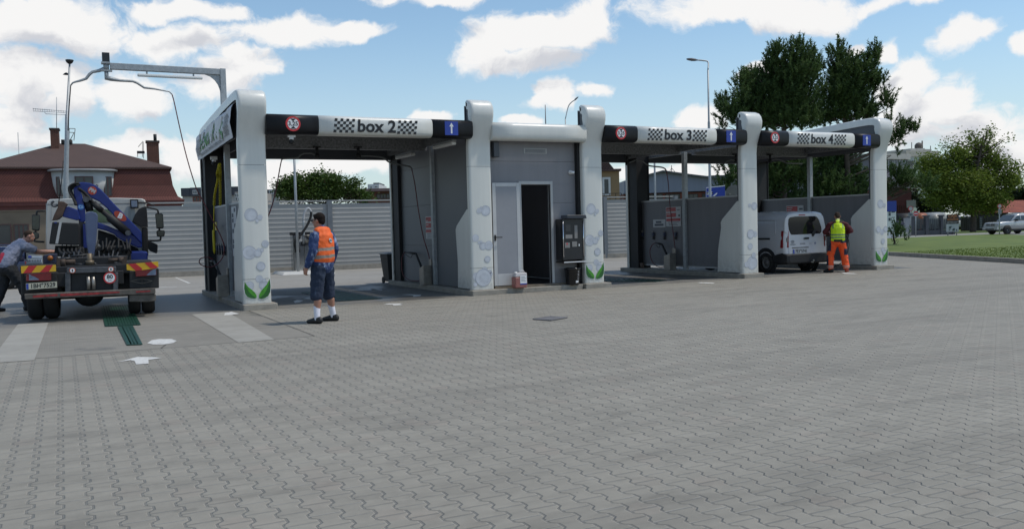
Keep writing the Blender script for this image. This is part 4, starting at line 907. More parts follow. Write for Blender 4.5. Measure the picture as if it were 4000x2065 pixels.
grate("drain_grate", "large dark green drain grate on the floor of bay two", [(1179,1143),(1326,1175),(1491,1166),(1319,1136)], 14, M("dark_green_grate", (0.010,0.05,0.033), 0.5, 0, 0.2, 10), True, 0.09)
grate("drain_grate", "dark green drain grate on the floor of bay three", [(2290,1098),(2560,1101),(2600,1094),(2330,1087)], 14, M("dark_green_grate"), True, 0.06)
grate("storm_drain", "square iron storm drain in the middle of the paving", [(2083,1247),(2150,1252),(2215,1241),(2150,1237)], 7, M("old_iron", (0.15,0.145,0.15), 0.6, 0.2, 0.2), True, 0.05)

# vacuum station by the fence
vac = thing("vacuum_station", "stainless vacuum station with black hose arch on a pale base", "vacuum cleaner", (4.62, 14.2, 0))
vf = Frame((4.62,14.2,0), 0)
v = lambda x, y, dy=0.0: vf.y(1100+x/4.156, 780+y/4.156, dy)
mb = MB(); mb.hexa([(-0.95,-0.9,0.001),(0.85,-1.2,0.001),(0.85,0.8,0.001),(-0.95,0.8,0.001)], [(-0.85,-0.8,0.09),(0.8,-1.05,0.09),(0.8,0.75,0.09),(-0.85,0.75,0.09)]); mb.build("base_slab", M("pale_concrete", (0.52,0.51,0.48), 0.8, 0, 0.06), vac, bevel=0.02)
a, b2 = v(175,560), v(455,560); top = v(300,570).z
MIR = M("mirror_stainless", (0.52,0.53,0.53), 0.16, 0.95, 0.05, 2.0)
mb = MB(); mb.box(a.x, a.x+0.20, 0, 0.35, 0.09, top); mb.box(a.x+0.202, b2.x-0.2, 0.05, 0.35, 0.09, top-0.25); mb.box(b2.x-0.198, b2.x, 0, 0.35, 0.09, top); mb.build("cabinet", MIR, vac, bevel=0.008)
mb = MB(); mb.box(a.x-0.02, b2.x+0.02, -0.02, 0.37, top, top+0.10); mb.build("lid", MATTBLACK, vac, bevel=0.01)
c = v(400,650); mb = MB(); mb.cyl((c.x, -0.02, c.z-0.16),(c.x, -0.02, c.z+0.14),0.13,0.13,18,0); mb.cyl((c.x,-0.02,c.z+0.141),(c.x,-0.02,c.z+0.17),0.17,0.17,18,0); mb.cyl((c.x,-0.02,c.z-0.21),(c.x,-0.02,c.z-0.161),0.19,0.19,18,1); mb.build("dust_drum", [STEEL, MATTBLACK], vac)
mb = MB(); mb.tube([v(*p,-0.1) for p in ((358,720),(358,580),(357,380),(357,320))], 0.04, 10); mb.build("stand_pipe", GALV, vac)
mb = MB(); mb.tube(smooth_path([v(*p,-0.1) for p in ((355,330),(362,260),(385,190),(405,155),(432,142),(458,160),(478,200))], 5), 0.045, 10); mb.build("bend_pipe", M("pale_pipe", (0.42,0.42,0.42), 0.4), vac)
mb = MB(); mb.tube(smooth_path([v(*p,-0.14) for p in ((480,195),(478,250),(455,330),(400,440),(330,540),(275,610),(245,680),(240,740),(258,800),(262,860))], 5), 0.045, 10); mb.tube(smooth_path([v(*p,-0.16) for p in ((300,600),(270,640),(262,720),(275,780),(290,850))], 5), 0.045, 10); mb.tube(smooth_path([v(*p,-0.2) for p in ((410,600),(450,640),(472,700))], 5), 0.04, 10); mb.build("hose", RUBBER, vac)
# wheelie bin behind the rear post
wb = thing("wheelie_bin", "dark grey wheelie bin half hidden by the black rear post of bay two", "wheelie bin", (5.06, 5.75, 0))
mb = MB(); mb.hexa([(-0.20,-0.2,0.06),(0.22,-0.2,0.06),(0.22,0.25,0.06),(-0.20,0.25,0.06)], [(-0.27,-0.3,0.80),(0.28,-0.3,0.80),(0.28,0.33,0.80),(-0.27,0.33,0.80)]); mb.build("body", MATTBLACK, wb, bevel=0.02)
mb = MB(); mb.box(-0.29,0.30,-0.32,0.36,0.802,0.83); mb.hexa([(-0.27,-0.28,0.831),(0.27,-0.28,0.831),(0.27,0.3,0.831),(-0.27,0.3,0.831)], [(-0.2,-0.2,0.86),(0.2,-0.2,0.86),(0.2,0.2,0.86),(-0.2,0.2,0.86)]); mb.build("lid", M("bin_lid_grey", (0.10,0.10,0.10), 0.5), wb, bevel=0.01)
for xx in (-0.2, 0.2): mb = MB(); mb.cyl((xx-0.02,0.28,0.09),(xx+0.02,0.28,0.09),0.09,None,16); mb.build("wheel", RUBBER, wb)
# small bin by the rear post of bay three
mb = MB(); mb.lathe([(0.06,0),(0.07,0.16),(0.06,0.16),(0.0,0.15)], tuple(AX(*e7(396,1190),12.6)), (0,0,1), 12); tag(mb.build("tin_can", M("brown_can", (0.14,0.10,0.08), 0.6)), "small brown tin standing under the partition of bay three", "can")

# ------------------------------------------------------------------ noise fence along the rear
FENCE = M("grey_blue_fence_metal", (0.32,0.318,0.305), 0.6, 0.0, 0.05, 1.0, stretch=(1,1,0.5)); FPOST = M("fence_post_grey", (0.15,0.165,0.18), 0.5, 0.1, 0.06)
fyat = lambda x: 16.08-0.068*x
fence = thing("noise_fence", "long grey ribbed metal noise fence behind the wash", "fence", (0, 16.08, 0))
posts = [-3.4, 2.3, 6.05, 10.0, 13.95, 17.9, 21.5]
def rib_profile():
    out = []; z = 0.18
    while z < 2.58:
        for dy, dz in ((0,0),(0,0.10),(-0.009,0.115),(-0.009,0.15),(0,0.165)):
            out.append((dy, z+dz))
        z += 0.167
    return [p for p in out if p[1] <= 2.60]
RPF = rib_profile()
for xa, xb in zip(posts[:-1], posts[1:]):
    mb = MB(); n = 1
    rings = [[(x, fyat(x)-16.08+dy, z) for dy, z in RPF] for x in (xa+0.10, xb-0.10)]
    mb.loft(rings, 0, False, cap=False, close=False); mb.build("fence_panel", FENCE, fence)
    mb = MB(); mb.bar((xa+0.1, fyat(xa+0.1)-16.08, 2.63), (xb-0.1, fyat(xb-0.1)-16.08, 2.63), 0.09, 0.05); mb.build("top_rail", FENCE, fence)
    mb = MB(); mb.bar((xa+0.05, fyat(xa)-16.08-0.02, 0.08), (xb-0.05, fyat(xb)-16.08-0.02, 0.08), 0.16, 0.20); mb.build("plinth", CONC, fence)
for xa in posts: mb = MB(); mb.box(xa-0.09, xa+0.09, fyat(xa)-16.08-0.09, fyat(xa)-16.08+0.06, 0.0, 2.66); mb.build("post", FPOST, fence)
# slender poles by the fence
for (px, lab, hh) in ((1158, "slim grey pole beside the vacuum station", 4.6), (2561, "slim grey pole behind the hose in bay three", 4.9)):
    p = AY(px, 850, 13.9); mb = MB(); mb.tube([(p.x, p.y, 0), (p.x, p.y, hh*0.6), (p.x, p.y, hh)], [0.05, 0.045, 0.04], 10); mb.box(p.x-0.1, p.x+0.1, p.y-0.1, p.y+0.1, 0.0, 0.02)
    tag(mb.build("slim_pole", GALV), lab, "pole")
# lamp poles
def lamp_pole(name, label, base, top_z, arm, r=0.07, head=0.6, mat=GALV):
    o = thing(name, label, "street lamp", base); mb = MB()
    mb.tube([(0,0,0),(0,0,1.4),(0,0,1.45),(0,0,top_z*0.72),(0,0,top_z*0.73),(0,0,top_z)], [r*1.35,r*1.3,r,r*0.95,r*0.7,r*0.6], 12)
    mb.tube(smooth_path([(0,0,top_z)]+[Vector(a) for a in arm], 5), r*0.55, 8); mb.build("pole", mat, o)
    d = (Vector(arm[-1])-Vector(arm[-2])).normalized(); e = Vector(arm[-1]); sd = Vector((-d.y, d.x, 0)).normalized()
    mb = MB(); rings = []
    for t, w, h in ((0,0.03,0.03),(0.15,0.07,0.05),(0.5,0.12,0.06),(0.85,0.10,0.04),(1.0,0.05,0.02)):
        c = e+d*head*t; rings.append([c+sd*w*math.cos(a)+Vector((0,0,1))*h*math.sin(a) for a in [2*math.pi*k/10 for k in range(10)]])
    mb.loft(rings); mb.build("lamp_head", M("lamp_head_grey", (0.10,0.10,0.11), 0.5), o)
E8 = lambda px, py, D, o: tuple(AD(px, py, D)-o)
o = AD(2776, 900, 36); o.z = 0
lamp_pole("street_lamp", "tall grey street lamp with horizontal arm beside the pine trees", o, 7.55, [E8(2766,243,36,o), E8(2745,237,36,o), E8(2722,235,36,o)], 0.055, 0.42)
o = AD(2218, 870, 50); o.z = 0
lamp_pole("street_lamp", "small street lamp above the utility room roof", o, 7.4, [E8(2219,420,50,o), E8(2229,403,50,o), E8(2243,392,50,o)], 0.05, 0.30)
o = AD(263, 880, 32); o.z = 0
pl = thing("camera_mast", "tall tapered grey mast with lamp head and camera behind the truck", "mast", o)
zt = (AD(272,252,32)-o).z; xt = (AD(272,252,32)-o).x
mb = MB(); mb.tube([(0,0,0),(0,0,3.2),(xt*0.35,0,4.9),(xt*0.5,0,5.9),(xt*0.5,0,5.92),(xt,0,zt)], [0.10,0.085,0.075,0.065,0.045,0.03], 12); mb.build("pole", GALV, pl)
mb = MB(); mb.lathe([(0.05,-0.12),(0.10,-0.08),(0.14,0.0),(0.13,0.02),(0.0,0.03)], (xt,0,zt+0.12), (0,0,1), 16); mb.build("lamp_head", MATTBLACK, pl)
q = AD(259,290,32)-o; mb = MB(); mb.lathe([(0.0,0.08),(0.05,0.06),(0.12,0.0),(0.0,0.0)], (q.x,q.y,q.z-0.02), (0,0,1), 14); mb.box(q.x, xt*0.9, q.y-0.015, q.y+0.015, q.z-0.03, q.z); mb.build("camera_hood", MATTBLACK, pl)
o = AD(2141, 870, 60); o.z = 0; zt = (AD(2141,412,60)).z
mb = MB(); mb.tube([(o.x,o.y,0),(o.x,o.y,zt-2),(o.x,o.y,zt)], [0.06,0.05,0.025], 8); tag(mb.build("antenna_mast", M("dark_mast", (0.12,0.12,0.13), 0.5)), "thin antenna mast above the utility room roof", "mast")
# ------------------------------------------------------------------ people
def ell_ring(c, ax, side, rx, ry, n=14):
    ax = Vector(ax).normalized(); side = (Vector(side)-ax*Vector(side).dot(ax)).normalized(); fr = ax.cross(side)
    return [Vector(c)+side*rx*math.cos(2*math.pi*k/n)+fr*ry*math.sin(2*math.pi*k/n) for k in range(n)]
def limb(pts, side=(1,0,0)):
    """closed tapering tube through (point, rx, ry) with domed ends"""
    P = [Vector(p[0]) for p in pts]; k = len(P); rings = []
    for i in range(k):
        t = (P[min(i+1,k-1)]-P[max(i-1,0)]).normalized(); sd = Vector(side)
        if abs(t.dot(sd.normalized())) > 0.9: sd = Vector((0,1,0))
        rx = pts[i][1]; ry = pts[i][2] if len(pts[i]) > 2 else rx
        if i == 0:
            for s, q in ((0.98,0.2),(0.75,0.66),(0.4,0.92)): rings.append(ell_ring(P[0]-t*min(rx,ry)*s*0.8, t, sd, rx*q, ry*q))
        rings.append(ell_ring(P[i], t, sd, rx, ry))
        if i == k-1:
            for s, q in ((0.4,0.92),(0.75,0.66),(0.98,0.2)): rings.append(ell_ring(P[k-1]+t*min(rx,ry)*s*0.8, t, sd, rx*q, ry*q))
    return rings
def ellipsoid(c, r, rot=None):
    rings = []; c = Vector(c)
    for i in range(9):
        t = math.pi*(i+0.15)/8.3; ring = []
        for j in range(14):
            a = 2*math.pi*j/14; v = Vector((r[0]*math.sin(t)*math.cos(a), r[1]*math.sin(t)*math.sin(a), -r[2]*math.cos(t)))
            ring.append(c+(rot @ v if rot else v))
        rings.append(ring)
    return rings
FOLDS = bpy.data.textures.new("cloth_folds", 'CLOUDS'); FOLDS.noise_scale = 0.075; FOLDS.noise_depth = 2
CLOTHES = ("jacket", "vest", "shorts", "sweatshirt", "trousers", "shirt")
def fused(name, chains, mats, parent, voxel=0.009, paint=None, floor=None, smooth=2, label=None):
    """one continuous surface grown over tapering limbs; chains: (material index, rings)"""
    mb = MB()
    for mi, rings in chains: mb.loft(rings, 0, True)
    me = bpy.data.meshes.new(name); me.from_pydata(mb.v, [], mb.f); me.update()
    bm = bmesh.new(); bm.from_mesh(me); bmesh.ops.recalc_face_normals(bm, faces=bm.faces); bm.to_mesh(me); bm.free()
    o = bpy.data.objects.new(name, me); COL.objects.link(o)
    r = o.modifiers.new("skin", 'REMESH'); r.mode = 'VOXEL'; r.voxel_size = voxel; r.use_smooth_shade = True
    if any(k in name for k in CLOTHES):
        dsp = o.modifiers.new("folds", 'DISPLACE'); dsp.texture = FOLDS; dsp.strength = 0.034 if 'vest' not in name else 0.022; dsp.mid_level = 0.45; dsp.texture_coords = 'LOCAL'
    if smooth: s = o.modifiers.new("soft", 'SMOOTH'); s.iterations = smooth; s.factor = 0.5
    dg = bpy.context.evaluated_depsgraph_get(); dg.update()
    out = bpy.data.meshes.new_from_object(o.evaluated_get(dg)); o.modifiers.clear(); o.data = out; bpy.data.meshes.remove(me)
    out.name = name
    nv = len(out.vertices); co = np.empty(nv*3, np.float32); out.vertices.foreach_get("co", co); co = co.reshape(-1,3)
    if floor is not None: co[:,2] = np.maximum(co[:,2], floor); out.vertices.foreach_set("co", co.ravel())
    nf = len(out.polygons); ce = np.empty(nf*3, np.float32); out.polygons.foreach_get("center", ce); ce = ce.reshape(-1,3)
    best = np.full(nf, 1e9); idx = np.zeros(nf, np.int32)
    for mi, rings in chains:
        cs = np.array([[sum((Vector(p) for p in g), Vector())/len(g)][0][:] for g in rings]); rr = np.array([np.mean([(Vector(p)-Vector(c)).length for p in g]) for g, c in zip(rings, cs)])
        for a, b, ra, rb in zip(cs[:-1], cs[1:], rr[:-1], rr[1:]):
            ab = b-a; t = np.clip(((ce-a)@ab)/max(1e-9, ab@ab), 0, 1); d = np.linalg.norm(ce-(a+t[:,None]*ab), axis=1)-(ra+t*(rb-ra))
            k = d < best; best[k] = d[k]; idx[k] = mi
    if paint is not None: idx = paint(ce, idx)
    out.materials.clear()
    for x in mats: out.materials.append(x)
    out.polygons.foreach_set("material_index", idx.astype(np.int32)); out.polygons.foreach_set("use_smooth", [True]*nf); out.update()
    o.parent = parent
    if label: o["label"] = label
    return o
def hand(w, d, palm, side, curl=0.45, s=1.0):
    """palm, four unequal curled fingers and a thumb; w wrist, d along the hand, palm the way the palm faces, side towards the thumb"""
    w = Vector(w); d = Vector(d).normalized(); side = Vector(side); side = (side-d*side.dot(d)).normalized(); pn = Vector(palm); pn = (pn-d*pn.dot(d)-side*pn.dot(side)).normalized()
    ch = [limb([(w-d*0.03*s,0.026*s,0.022*s),(w+d*0.025*s,0.036*s,0.020*s),(w+d*0.07*s,0.042*s,0.017*s),(w+d*0.085*s,0.04*s,0.014*s)], side)]
    for k, (off, ln) in enumerate(((0.031,0.070),(0.011,0.080),(-0.010,0.074),(-0.030,0.058))):
        p = w+d*0.082*s+side*off*s; pts = [(p-d*0.02*s, 0.010*s)]; a = 0.15
        for f, rr in ((0.42,0.0095),(0.33,0.0088),(0.25,0.0078)):
            a += curl*(0.8+0.1*k); p = p+(d*math.cos(a)+pn*math.sin(a)+side*off*0.6).normalized()*ln*f*s; pts.append((p, rr*s))
        ch.append(limb(pts, side))
    p = w+d*0.02*s+side*0.03*s; q = p+(d*0.55+side*0.75+pn*0.35).normalized()*0.04*s; r = q+(d*0.85+side*0.25+pn*0.45).normalized()*0.032*s; t = r+(d*0.9+pn*0.5-side*0.1).normalized()*0.026*s
    ch.append(limb([(p,0.016*s),(q,0.0125*s),(r,0.011*s),(t,0.009*s)], side)); return ch
def head(c, yaw, pitch, s=1.0):
    """skull, jaw, nose, ears round the head centre c; faces +y turned by yaw, tipped down by pitch"""
    Rm = Matrix.Rotation(yaw, 3, 'Z') @ Matrix.Rotation(-pitch, 3, 'X'); c = Vector(c); T = lambda p: c+Rm @ (Vector(p)*s)
    ch = [ellipsoid(T((0,-0.012,0.03)), (0.076*s,0.094*s,0.088*s), Rm), ellipsoid(T((0,0.018,-0.035)), (0.062*s,0.072*s,0.078*s), Rm), ellipsoid(T((0,0.058,-0.082)), (0.033*s,0.03*s,0.026*s), Rm),
          limb([(T((0,0.085,0.015)),0.009*s),(T((0,0.100,-0.012)),0.013*s),(T((0,0.100,-0.024)),0.015*s)]), limb([(T((-0.022,0.084,-0.056)),0.008*s),(T((0,0.090,-0.056)),0.009*s),(T((0.022,0.084,-0.056)),0.008*s)], (0,0,1)),
          limb([(T((-0.045,0.080,0.028)),0.010*s),(T((-0.015,0.086,0.032)),0.010*s),(T((0.015,0.086,0.032)),0.010*s),(T((0.045,0.080,0.028)),0.010*s)], (0,0,1))]
    for e in (-1, 1): ch.append(ellipsoid(T((0.078*e,-0.008,-0.004)), (0.012*s,0.022*s,0.034*s), Rm))
    return ch, T, Rm
def eyes(T, parent, s=1.0):
    mb = MB()
    for e in (-1, 1): mb.ball(T((0.031*e,0.078,0.008)), 0.0125*s, 10, 0); mb.ball(T((0.031*e,0.0875,0.008)), 0.0055*s, 8, 1)
    mb.build("eyes", [M("eye_white", (0.6,0.58,0.55), 0.3, var=0), BLACKP], parent)
SKIN = M("tanned_skin", (0.36,0.175,0.115), 0.5, 0, 0.06, 12.0); SKINP = M("fair_skin", (0.45,0.235,0.17), 0.5, 0, 0.06, 12.0); HAIRD = M("dark_brown_hair", (0.014,0.009,0.007), 0.8, 0, 0.3, 60.0, stretch=(1,1,0.2), spec=0.15)
HAIRG = M("short_brown_hair", (0.045,0.03,0.022), 0.8, 0, 0.3, 70.0, spec=0.15)
DENIM, nt_, b_, ob_ = blank("acid_wash_denim", 0.85)
f_ = (noise(nt_, ob_, 13, 4, 0.65, stretch=(1,1,0.45))).step(0.50, 0.66)
nt_.links.new(mixc(nt_, f_, (0.020,0.040,0.12), (0.25,0.32,0.46)), b_.inputs["Base Color"])
DENIMD, nt_, b_, ob_ = blank("dark_denim", 0.85)
f_ = (noise(nt_, ob_, 7, 5, 0.7, stretch=(1,1,0.35))).step(0.53, 0.78, 0, 0.8)
nt_.links.new(mixc(nt_, f_, (0.014,0.024,0.05), (0.11,0.155,0.23)), b_.inputs["Base Color"])
ORV = M("orange_vest_cloth", (0.80,0.125,0.018), 0.7, 0, 0.08, 9.0, bump=0.5, bscale=14); YEV = M("yellow_vest_cloth", (0.60,0.80,0.012), 0.7, 0, 0.06, 9.0, bump=0.5, bscale=14)
REFL = M("grey_reflective_tape", (0.27,0.235,0.20), 0.4, 0.1, 0.08, 20); REFLG = M("green_reflective_tape", (0.16,0.25,0.12), 0.45, 0, 0.08, 20); ORT = M("orange_trousers_cloth", (0.80,0.085,0.012), 0.75, 0, 0.10, 8.0, bump=0.6, bscale=12)
NAVY = M("navy_cloth", (0.018,0.022,0.045), 0.8, 0, 0.1); MAROON = M("maroon_cloth", (0.075,0.008,0.012), 0.8, 0, 0.15, 8, bump=0.4, bscale=14); SHOEB = M("black_shoe", (0.012,0.012,0.012), 0.6, 0, 0.1); SOCK = M("white_sock", (0.68,0.67,0.73), 0.85, 0, 0.05, 30)
GREYT = M("blue_grey_shirt", (0.24,0.26,0.345), 0.85, 0, 0.08, 20, bump=0.4, bscale=16); BLKT = M("black_trousers", (0.017,0.019,0.022), 0.85, 0, 0.15, 6, bump=0.4, bscale=12)
def shoe(a, d, h=0.10, ln=0.27):
    """low shoe under the ankle a pointing along d"""
    a = Vector((a[0], a[1], 0)); d = Vector((d[0], d[1], 0)).normalized()
    sd = (-d.y, d.x, 0)
    return [limb([(a-d*0.070+Vector((0,0,0.050)),0.040,0.050),(a-d*0.02+Vector((0,0,0.052)),0.043,0.054),(a+d*0.06+Vector((0,0,0.050)),0.047,0.050),(a+d*0.12+Vector((0,0,0.040)),0.050,0.040),(a+d*(ln-0.105)+Vector((0,0,0.032)),0.045,0.032)], sd),
            limb([(a-d*0.055+Vector((0,0,0.06)),0.036,0.03),(a-d*0.058+Vector((0,0,h-0.005)),0.030,0.018)], sd), limb([(a+Vector((0,0,0.05))-d*0.01,0.045,0.05),(a+Vector((0,0,h-0.02))-d*0.02,0.046,0.05)], sd)]

# man in the orange vest
p1 = thing("person", "man in orange safety vest, denim jacket and long denim shorts standing with his back turned", "person", G(1268,1258), R_(36), group=None)
S1 = 1.0
hc, T, Rm = head((0.0,0.055,1.655), R_(12), R_(4), 0.98)
lw = Vector((-0.275,0.10,0.905)); rw = Vector((0.27,0.06,0.92))
body = [(0, r) for r in hc]+[(0, limb([((0,0.0,1.45),0.062,0.065),((0,0.03,1.58),0.056,0.062)]))]
body += [(0, limb([((0,0,0.98),0.15,0.12),((0,0.0,1.15),0.16,0.13),((0,-0.01,1.35),0.165,0.11),((0,-0.01,1.43),0.14,0.08)]))]
LEG = {}
for e in (-1, 1):
    hp, kn, an = Vector((0.095*e,0.0,0.92)), Vector((0.145*e,0.025,0.50)), Vector((0.205*e,-0.02,0.09)); LEG[e] = (hp, kn, an)
    body.append((0, limb([(hp,0.095),(hp.lerp(kn,0.5),0.08),(kn,0.06),(kn.lerp(an,0.35)+Vector((0,-0.018,0)),0.064),(kn.lerp(an,0.7),0.048),(an,0.038)])))
    w = lw if e < 0 else rw; el = Vector((-0.262,-0.035,1.185)) if e < 0 else Vector((0.265,-0.05,1.185))
    body.append((0, limb([((0.175*e,-0.005,1.44),0.055),(el,0.042),(w,0.028)])))
    hd_ = (w-el).normalized()
    body += [(0, r) for r in hand(w, hd_+Vector((0,0.1,-0.3)), (-e,0.3,0), (0,1,0), 0.42)]
    LEG[e] += (el, w)
fused("body", body, [SKIN], p1, 0.0075)
ja = [(0, limb([((0,0.0,0.90),0.20,0.16),((0,0.005,1.05),0.205,0.172),((0,-0.01,1.25),0.205,0.155),((0,-0.02,1.40),0.195,0.12),((0,-0.01,1.47),0.13,0.09)]))]
for e in (-1, 1):
    hp, kn, an, el, w = LEG[e]
    ja.append((0, limb([((0.12*e,-0.01,1.45),0.075,0.08),((0.195*e,-0.01,1.42),0.078,0.082),(Vector((0.195*e,-0.01,1.42)).lerp(el,0.5),0.074,0.078),(el,0.068),(el.lerp(w,0.6),0.06),(w+(el-w).normalized()*0.03,0.052)])))
ja.append((0, limb([((0,-0.025,1.50),0.075,0.075),((0,-0.01,1.535),0.07,0.07)])))
fused("denim_jacket", ja, [DENIM], p1, 0.011)
def vest_paint(bands, vert=None):
    def f(ce, idx):
        idx = np.zeros(len(ce), np.int32)
        for z0, z1, sl in bands:
            z = ce[:,2]-sl*ce[:,0]; idx[(z > z0) & (z < z1)] = 1
        if vert:
            for x0, x1, z0 in vert: idx[(np.abs(ce[:,0]) > x0) & (np.abs(ce[:,0]) < x1) & (ce[:,2] > z0)] = 1
        return idx
    return f
ve = [(0, limb([((0,0.0,1.05),0.220,0.187),((0,-0.005,1.18),0.220,0.182),((0,-0.015,1.32),0.214,0.160),((0,-0.03,1.42),0.185,0.14),((0,-0.025,1.475),0.135,0.105)])),
      (0, limb([((-0.13,-0.02,1.475),0.06,0.075),((0,-0.03,1.50),0.075,0.08),((0.13,-0.02,1.475),0.06,0.075)], (0,1,0)))]
vest = fused("safety_vest", ve, [ORV, REFL], p1, 0.012, vest_paint(((1.055,1.105,0.06),(1.175,1.225,0.06))))
mb = MB(); yb = -0.183
for k, (x, z, r, c) in enumerate(((0.0,1.335,0.034,0),)): mb.disc((x, yb, z), 0.042, (0,-1,0.05), 22, 1, sy=0.72); mb.add([(x-0.034, yb-0.002, z-0.006),(x+0.02,yb-0.002,z-0.018),(x+0.036,yb-0.002,z+0.002),(x+0.008,yb-0.002,z+0.008),(x-0.012,yb-0.002,z+0.02)], [(0,1,2,3,4)], 0)
mb.build("back_badge", [INK, M("pale_badge", (0.55,0.55,0.55), 0.5)], vest)
sh = [(0, limb([((0,0,0.90),0.185,0.145),((0,0,1.0),0.185,0.15)]))]
for e in (-1, 1):
    hp, kn, an, el, w = LEG[e]
    sh.append((0, limb([(hp+Vector((0,0,-0.02)),0.118,0.135),(hp.lerp(kn,0.5),0.108,0.118),(kn,0.102,0.108),(kn.lerp(an,0.17),0.102,0.106)])))
fused("denim_shorts", sh, [DENIMD], p1, 0.011)
for e in (-1, 1):
    hp, kn, an, el, w = LEG[e]
    fused("sock", [(0, limb([(kn.lerp(an,0.56),0.056),(an+Vector((0,0,0.02)),0.047),(an-Vector((0,0,0.03)),0.045)]))], [SOCK], p1, 0.008)
    fused("shoe", [(0, r) for r in shoe(an, (-0.08*e+(-0.1), 1), 0.105, 0.285)], [SHOEB], p1, 0.008, floor=0.0)
hr = [(0, ellipsoid(T((0,-0.026,0.050)), (0.086,0.098,0.088), Rm)), (0, ellipsoid(T((0,-0.060,0.0)), (0.072,0.058,0.075), Rm)), (0, ellipsoid(T((0,0.022,0.088)), (0.066,0.060,0.034), Rm))]
fused("hair", hr, [HAIRD], p1, 0.008, smooth=1)
mb = MB()
for e in (-1, 1):
    mb.tube([T((0.012*e,0.102,0.012)), T((0.032*e,0.104,0.010)), T((0.058*e,0.092,0.012))], [0.014,0.021,0.013], 8); mb.bar(T((0.060*e,0.09,0.018)), T((0.082*e,-0.005,0.015)), 0.006, 0.012)
mb.build("sunglasses", BLACK, p1); eyes(T, p1)

# man in the yellow vest at the white van
a2 = -math.atan2(0.732, 0.681)
p2 = thing("person", "man in yellow safety vest and orange trousers washing the white van", "person", G(3274,1063), a2+R_(4), scale=0.945)
hc, T, Rm = head((0.0,0.10,1.60), R_(10), R_(28), 1.0)
ARM = {-1: (Vector((-0.345,0.06,1.16)), Vector((-0.20,0.30,1.10))), 1: (Vector((0.365,0.04,1.19)), Vector((0.16,0.27,1.12)))}
LG2 = {-1: (Vector((-0.10,0,0.90)), Vector((-0.20,0.06,0.50)), Vector((-0.215,-0.02,0.085))), 1: (Vector((0.10,0,0.90)), Vector((0.17,0.05,0.49)), Vector((0.225,0.0,0.085)))}
body = [(0, r) for r in hc]+[(0, limb([((0,0.0,1.42),0.065,0.068),((0,0.07,1.53),0.058,0.064)])), (0, limb([((0,0,0.96),0.15,0.12),((0,0.0,1.15),0.15,0.12),((0,0.01,1.36),0.16,0.11)]))]
for e in (-1, 1):
    el, w = ARM[e]; hp, kn, an = LG2[e]
    body.append((0, limb([((0.17*e,0.02,1.40),0.055),(el,0.045),(w,0.03)]))); body += [(0, r) for r in hand(w, (w-el).normalized()+Vector((0,0.5,0)), (0,0,-1), (-e,0,0.2), 0.8)]
    body.append((0, limb([(hp,0.095),(kn,0.058),(kn.lerp(an,0.3)+Vector((0,-0.02,0)),0.06),(an,0.04)])))
fused("body", body, [SKIN], p2, 0.009)
sw = [(0, limb([((0,0.0,0.90),0.185,0.15),((0,0.0,1.1),0.185,0.145),((0,0.0,1.30),0.20,0.135),((0,0.01,1.41),0.17,0.10)]))]
for e in (-1, 1):
    el, w = ARM[e]
    sw.append((0, limb([((0.12*e,0.01,1.41),0.075),((0.205*e,0.02,1.375),0.08),(Vector((0.205*e,0.02,1.375)).lerp(el,0.6),0.076),(el,0.075),(el.lerp(w,0.5),0.066),(w+(el-w)*0.12,0.052)])))
fused("sweatshirt", sw, [MAROON], p2, 0.012)
def v2paint(ce, idx):
    idx = np.zeros(len(ce), np.int32); x, y, z = ce[:,0], ce[:,1], ce[:,2]
    idx[((z > 1.065) & (z < 1.105)) | ((z > 0.985) & (z < 1.025))] = 1
    idx[(np.abs(x) > 0.118) & (np.abs(x) < 0.152) & (z > 1.255) & (z < 1.42)] = 1
    idx[(z > 1.425) & (np.abs(x) > 0.05)] = 2; idx[(np.abs(x) > 0.193)] = 2
    idx[(z < 0.955) & (np.abs(x) < 0.115)] = 2; idx[z < 0.905] = 2; return idx
v2 = [(0, limb([((0,0.0,0.955),0.212,0.178),((0,0.0,1.1),0.210,0.172),((0,-0.005,1.28),0.206,0.158),((0,0.0,1.385),0.165,0.12),((0,0.0,1.425),0.13,0.09)])), (0, limb([((-0.12,0.005,1.425),0.058,0.07),((0,0.0,1.445),0.07,0.08),((0.12,0.005,1.425),0.058,0.07)], (0,1,0)))]
fused("safety_vest", v2, [YEV, REFLG, M("dark_vest_trim", (0.02,0.03,0.02), 0.8)], p2, 0.011, v2paint)
fused("vest_collar", [(0, limb([((0,0.015,1.455),0.080,0.078),((0,0.025,1.485),0.074,0.074)]))], [M("pale_yellow_collar", (0.50,0.58,0.20), 0.75)], p2, 0.010)
def t2paint(ce, idx):
    idx = np.zeros(len(ce), np.int32); x, y, z = ce[:,0], ce[:,1], ce[:,2]
    idx[(x > 0.165) & (z > 0.50) & (z < 0.68)] = 1; idx[(x > 0.06) & (z > 0.845)] = 1; idx[(x < -0.265) & (z < 0.5)] = 1; idx[(x < -0.19) & (z > 0.62)] = 1
    idx[((z > 0.175) & (z < 0.20)) | ((z > 0.125) & (z < 0.15))] = 2; return idx
tr = [(0, limb([((0,0,0.86),0.178,0.145),((0,0,0.95),0.178,0.145)]))]
for e in (-1, 1):
    hp, kn, an = LG2[e]; tr.append((0, limb([(hp+Vector((0,0,-0.03)),0.115,0.13),(hp.lerp(kn,0.5),0.11,0.115),(kn,0.10,0.10),(kn.lerp(an,0.5),0.098,0.098),(an+Vector((0,0,0.06)),0.095,0.10)])))
fused("work_trousers", tr, [ORT, NAVY, M("pale_reflective_tape", (0.55,0.40,0.32), 0.5)], p2, 0.012, t2paint)
for e in (-1, 1): fused("shoe", [(0, r) for r in shoe(LG2[e][2], (0.25*e+(-0.5 if e < 0 else 0), 1 if e > 0 else 0.4), 0.10, 0.29)], [SHOEB if e < 0 else M("rust_boot", (0.30,0.05,0.02), 0.7)], p2, 0.010, floor=0.0)
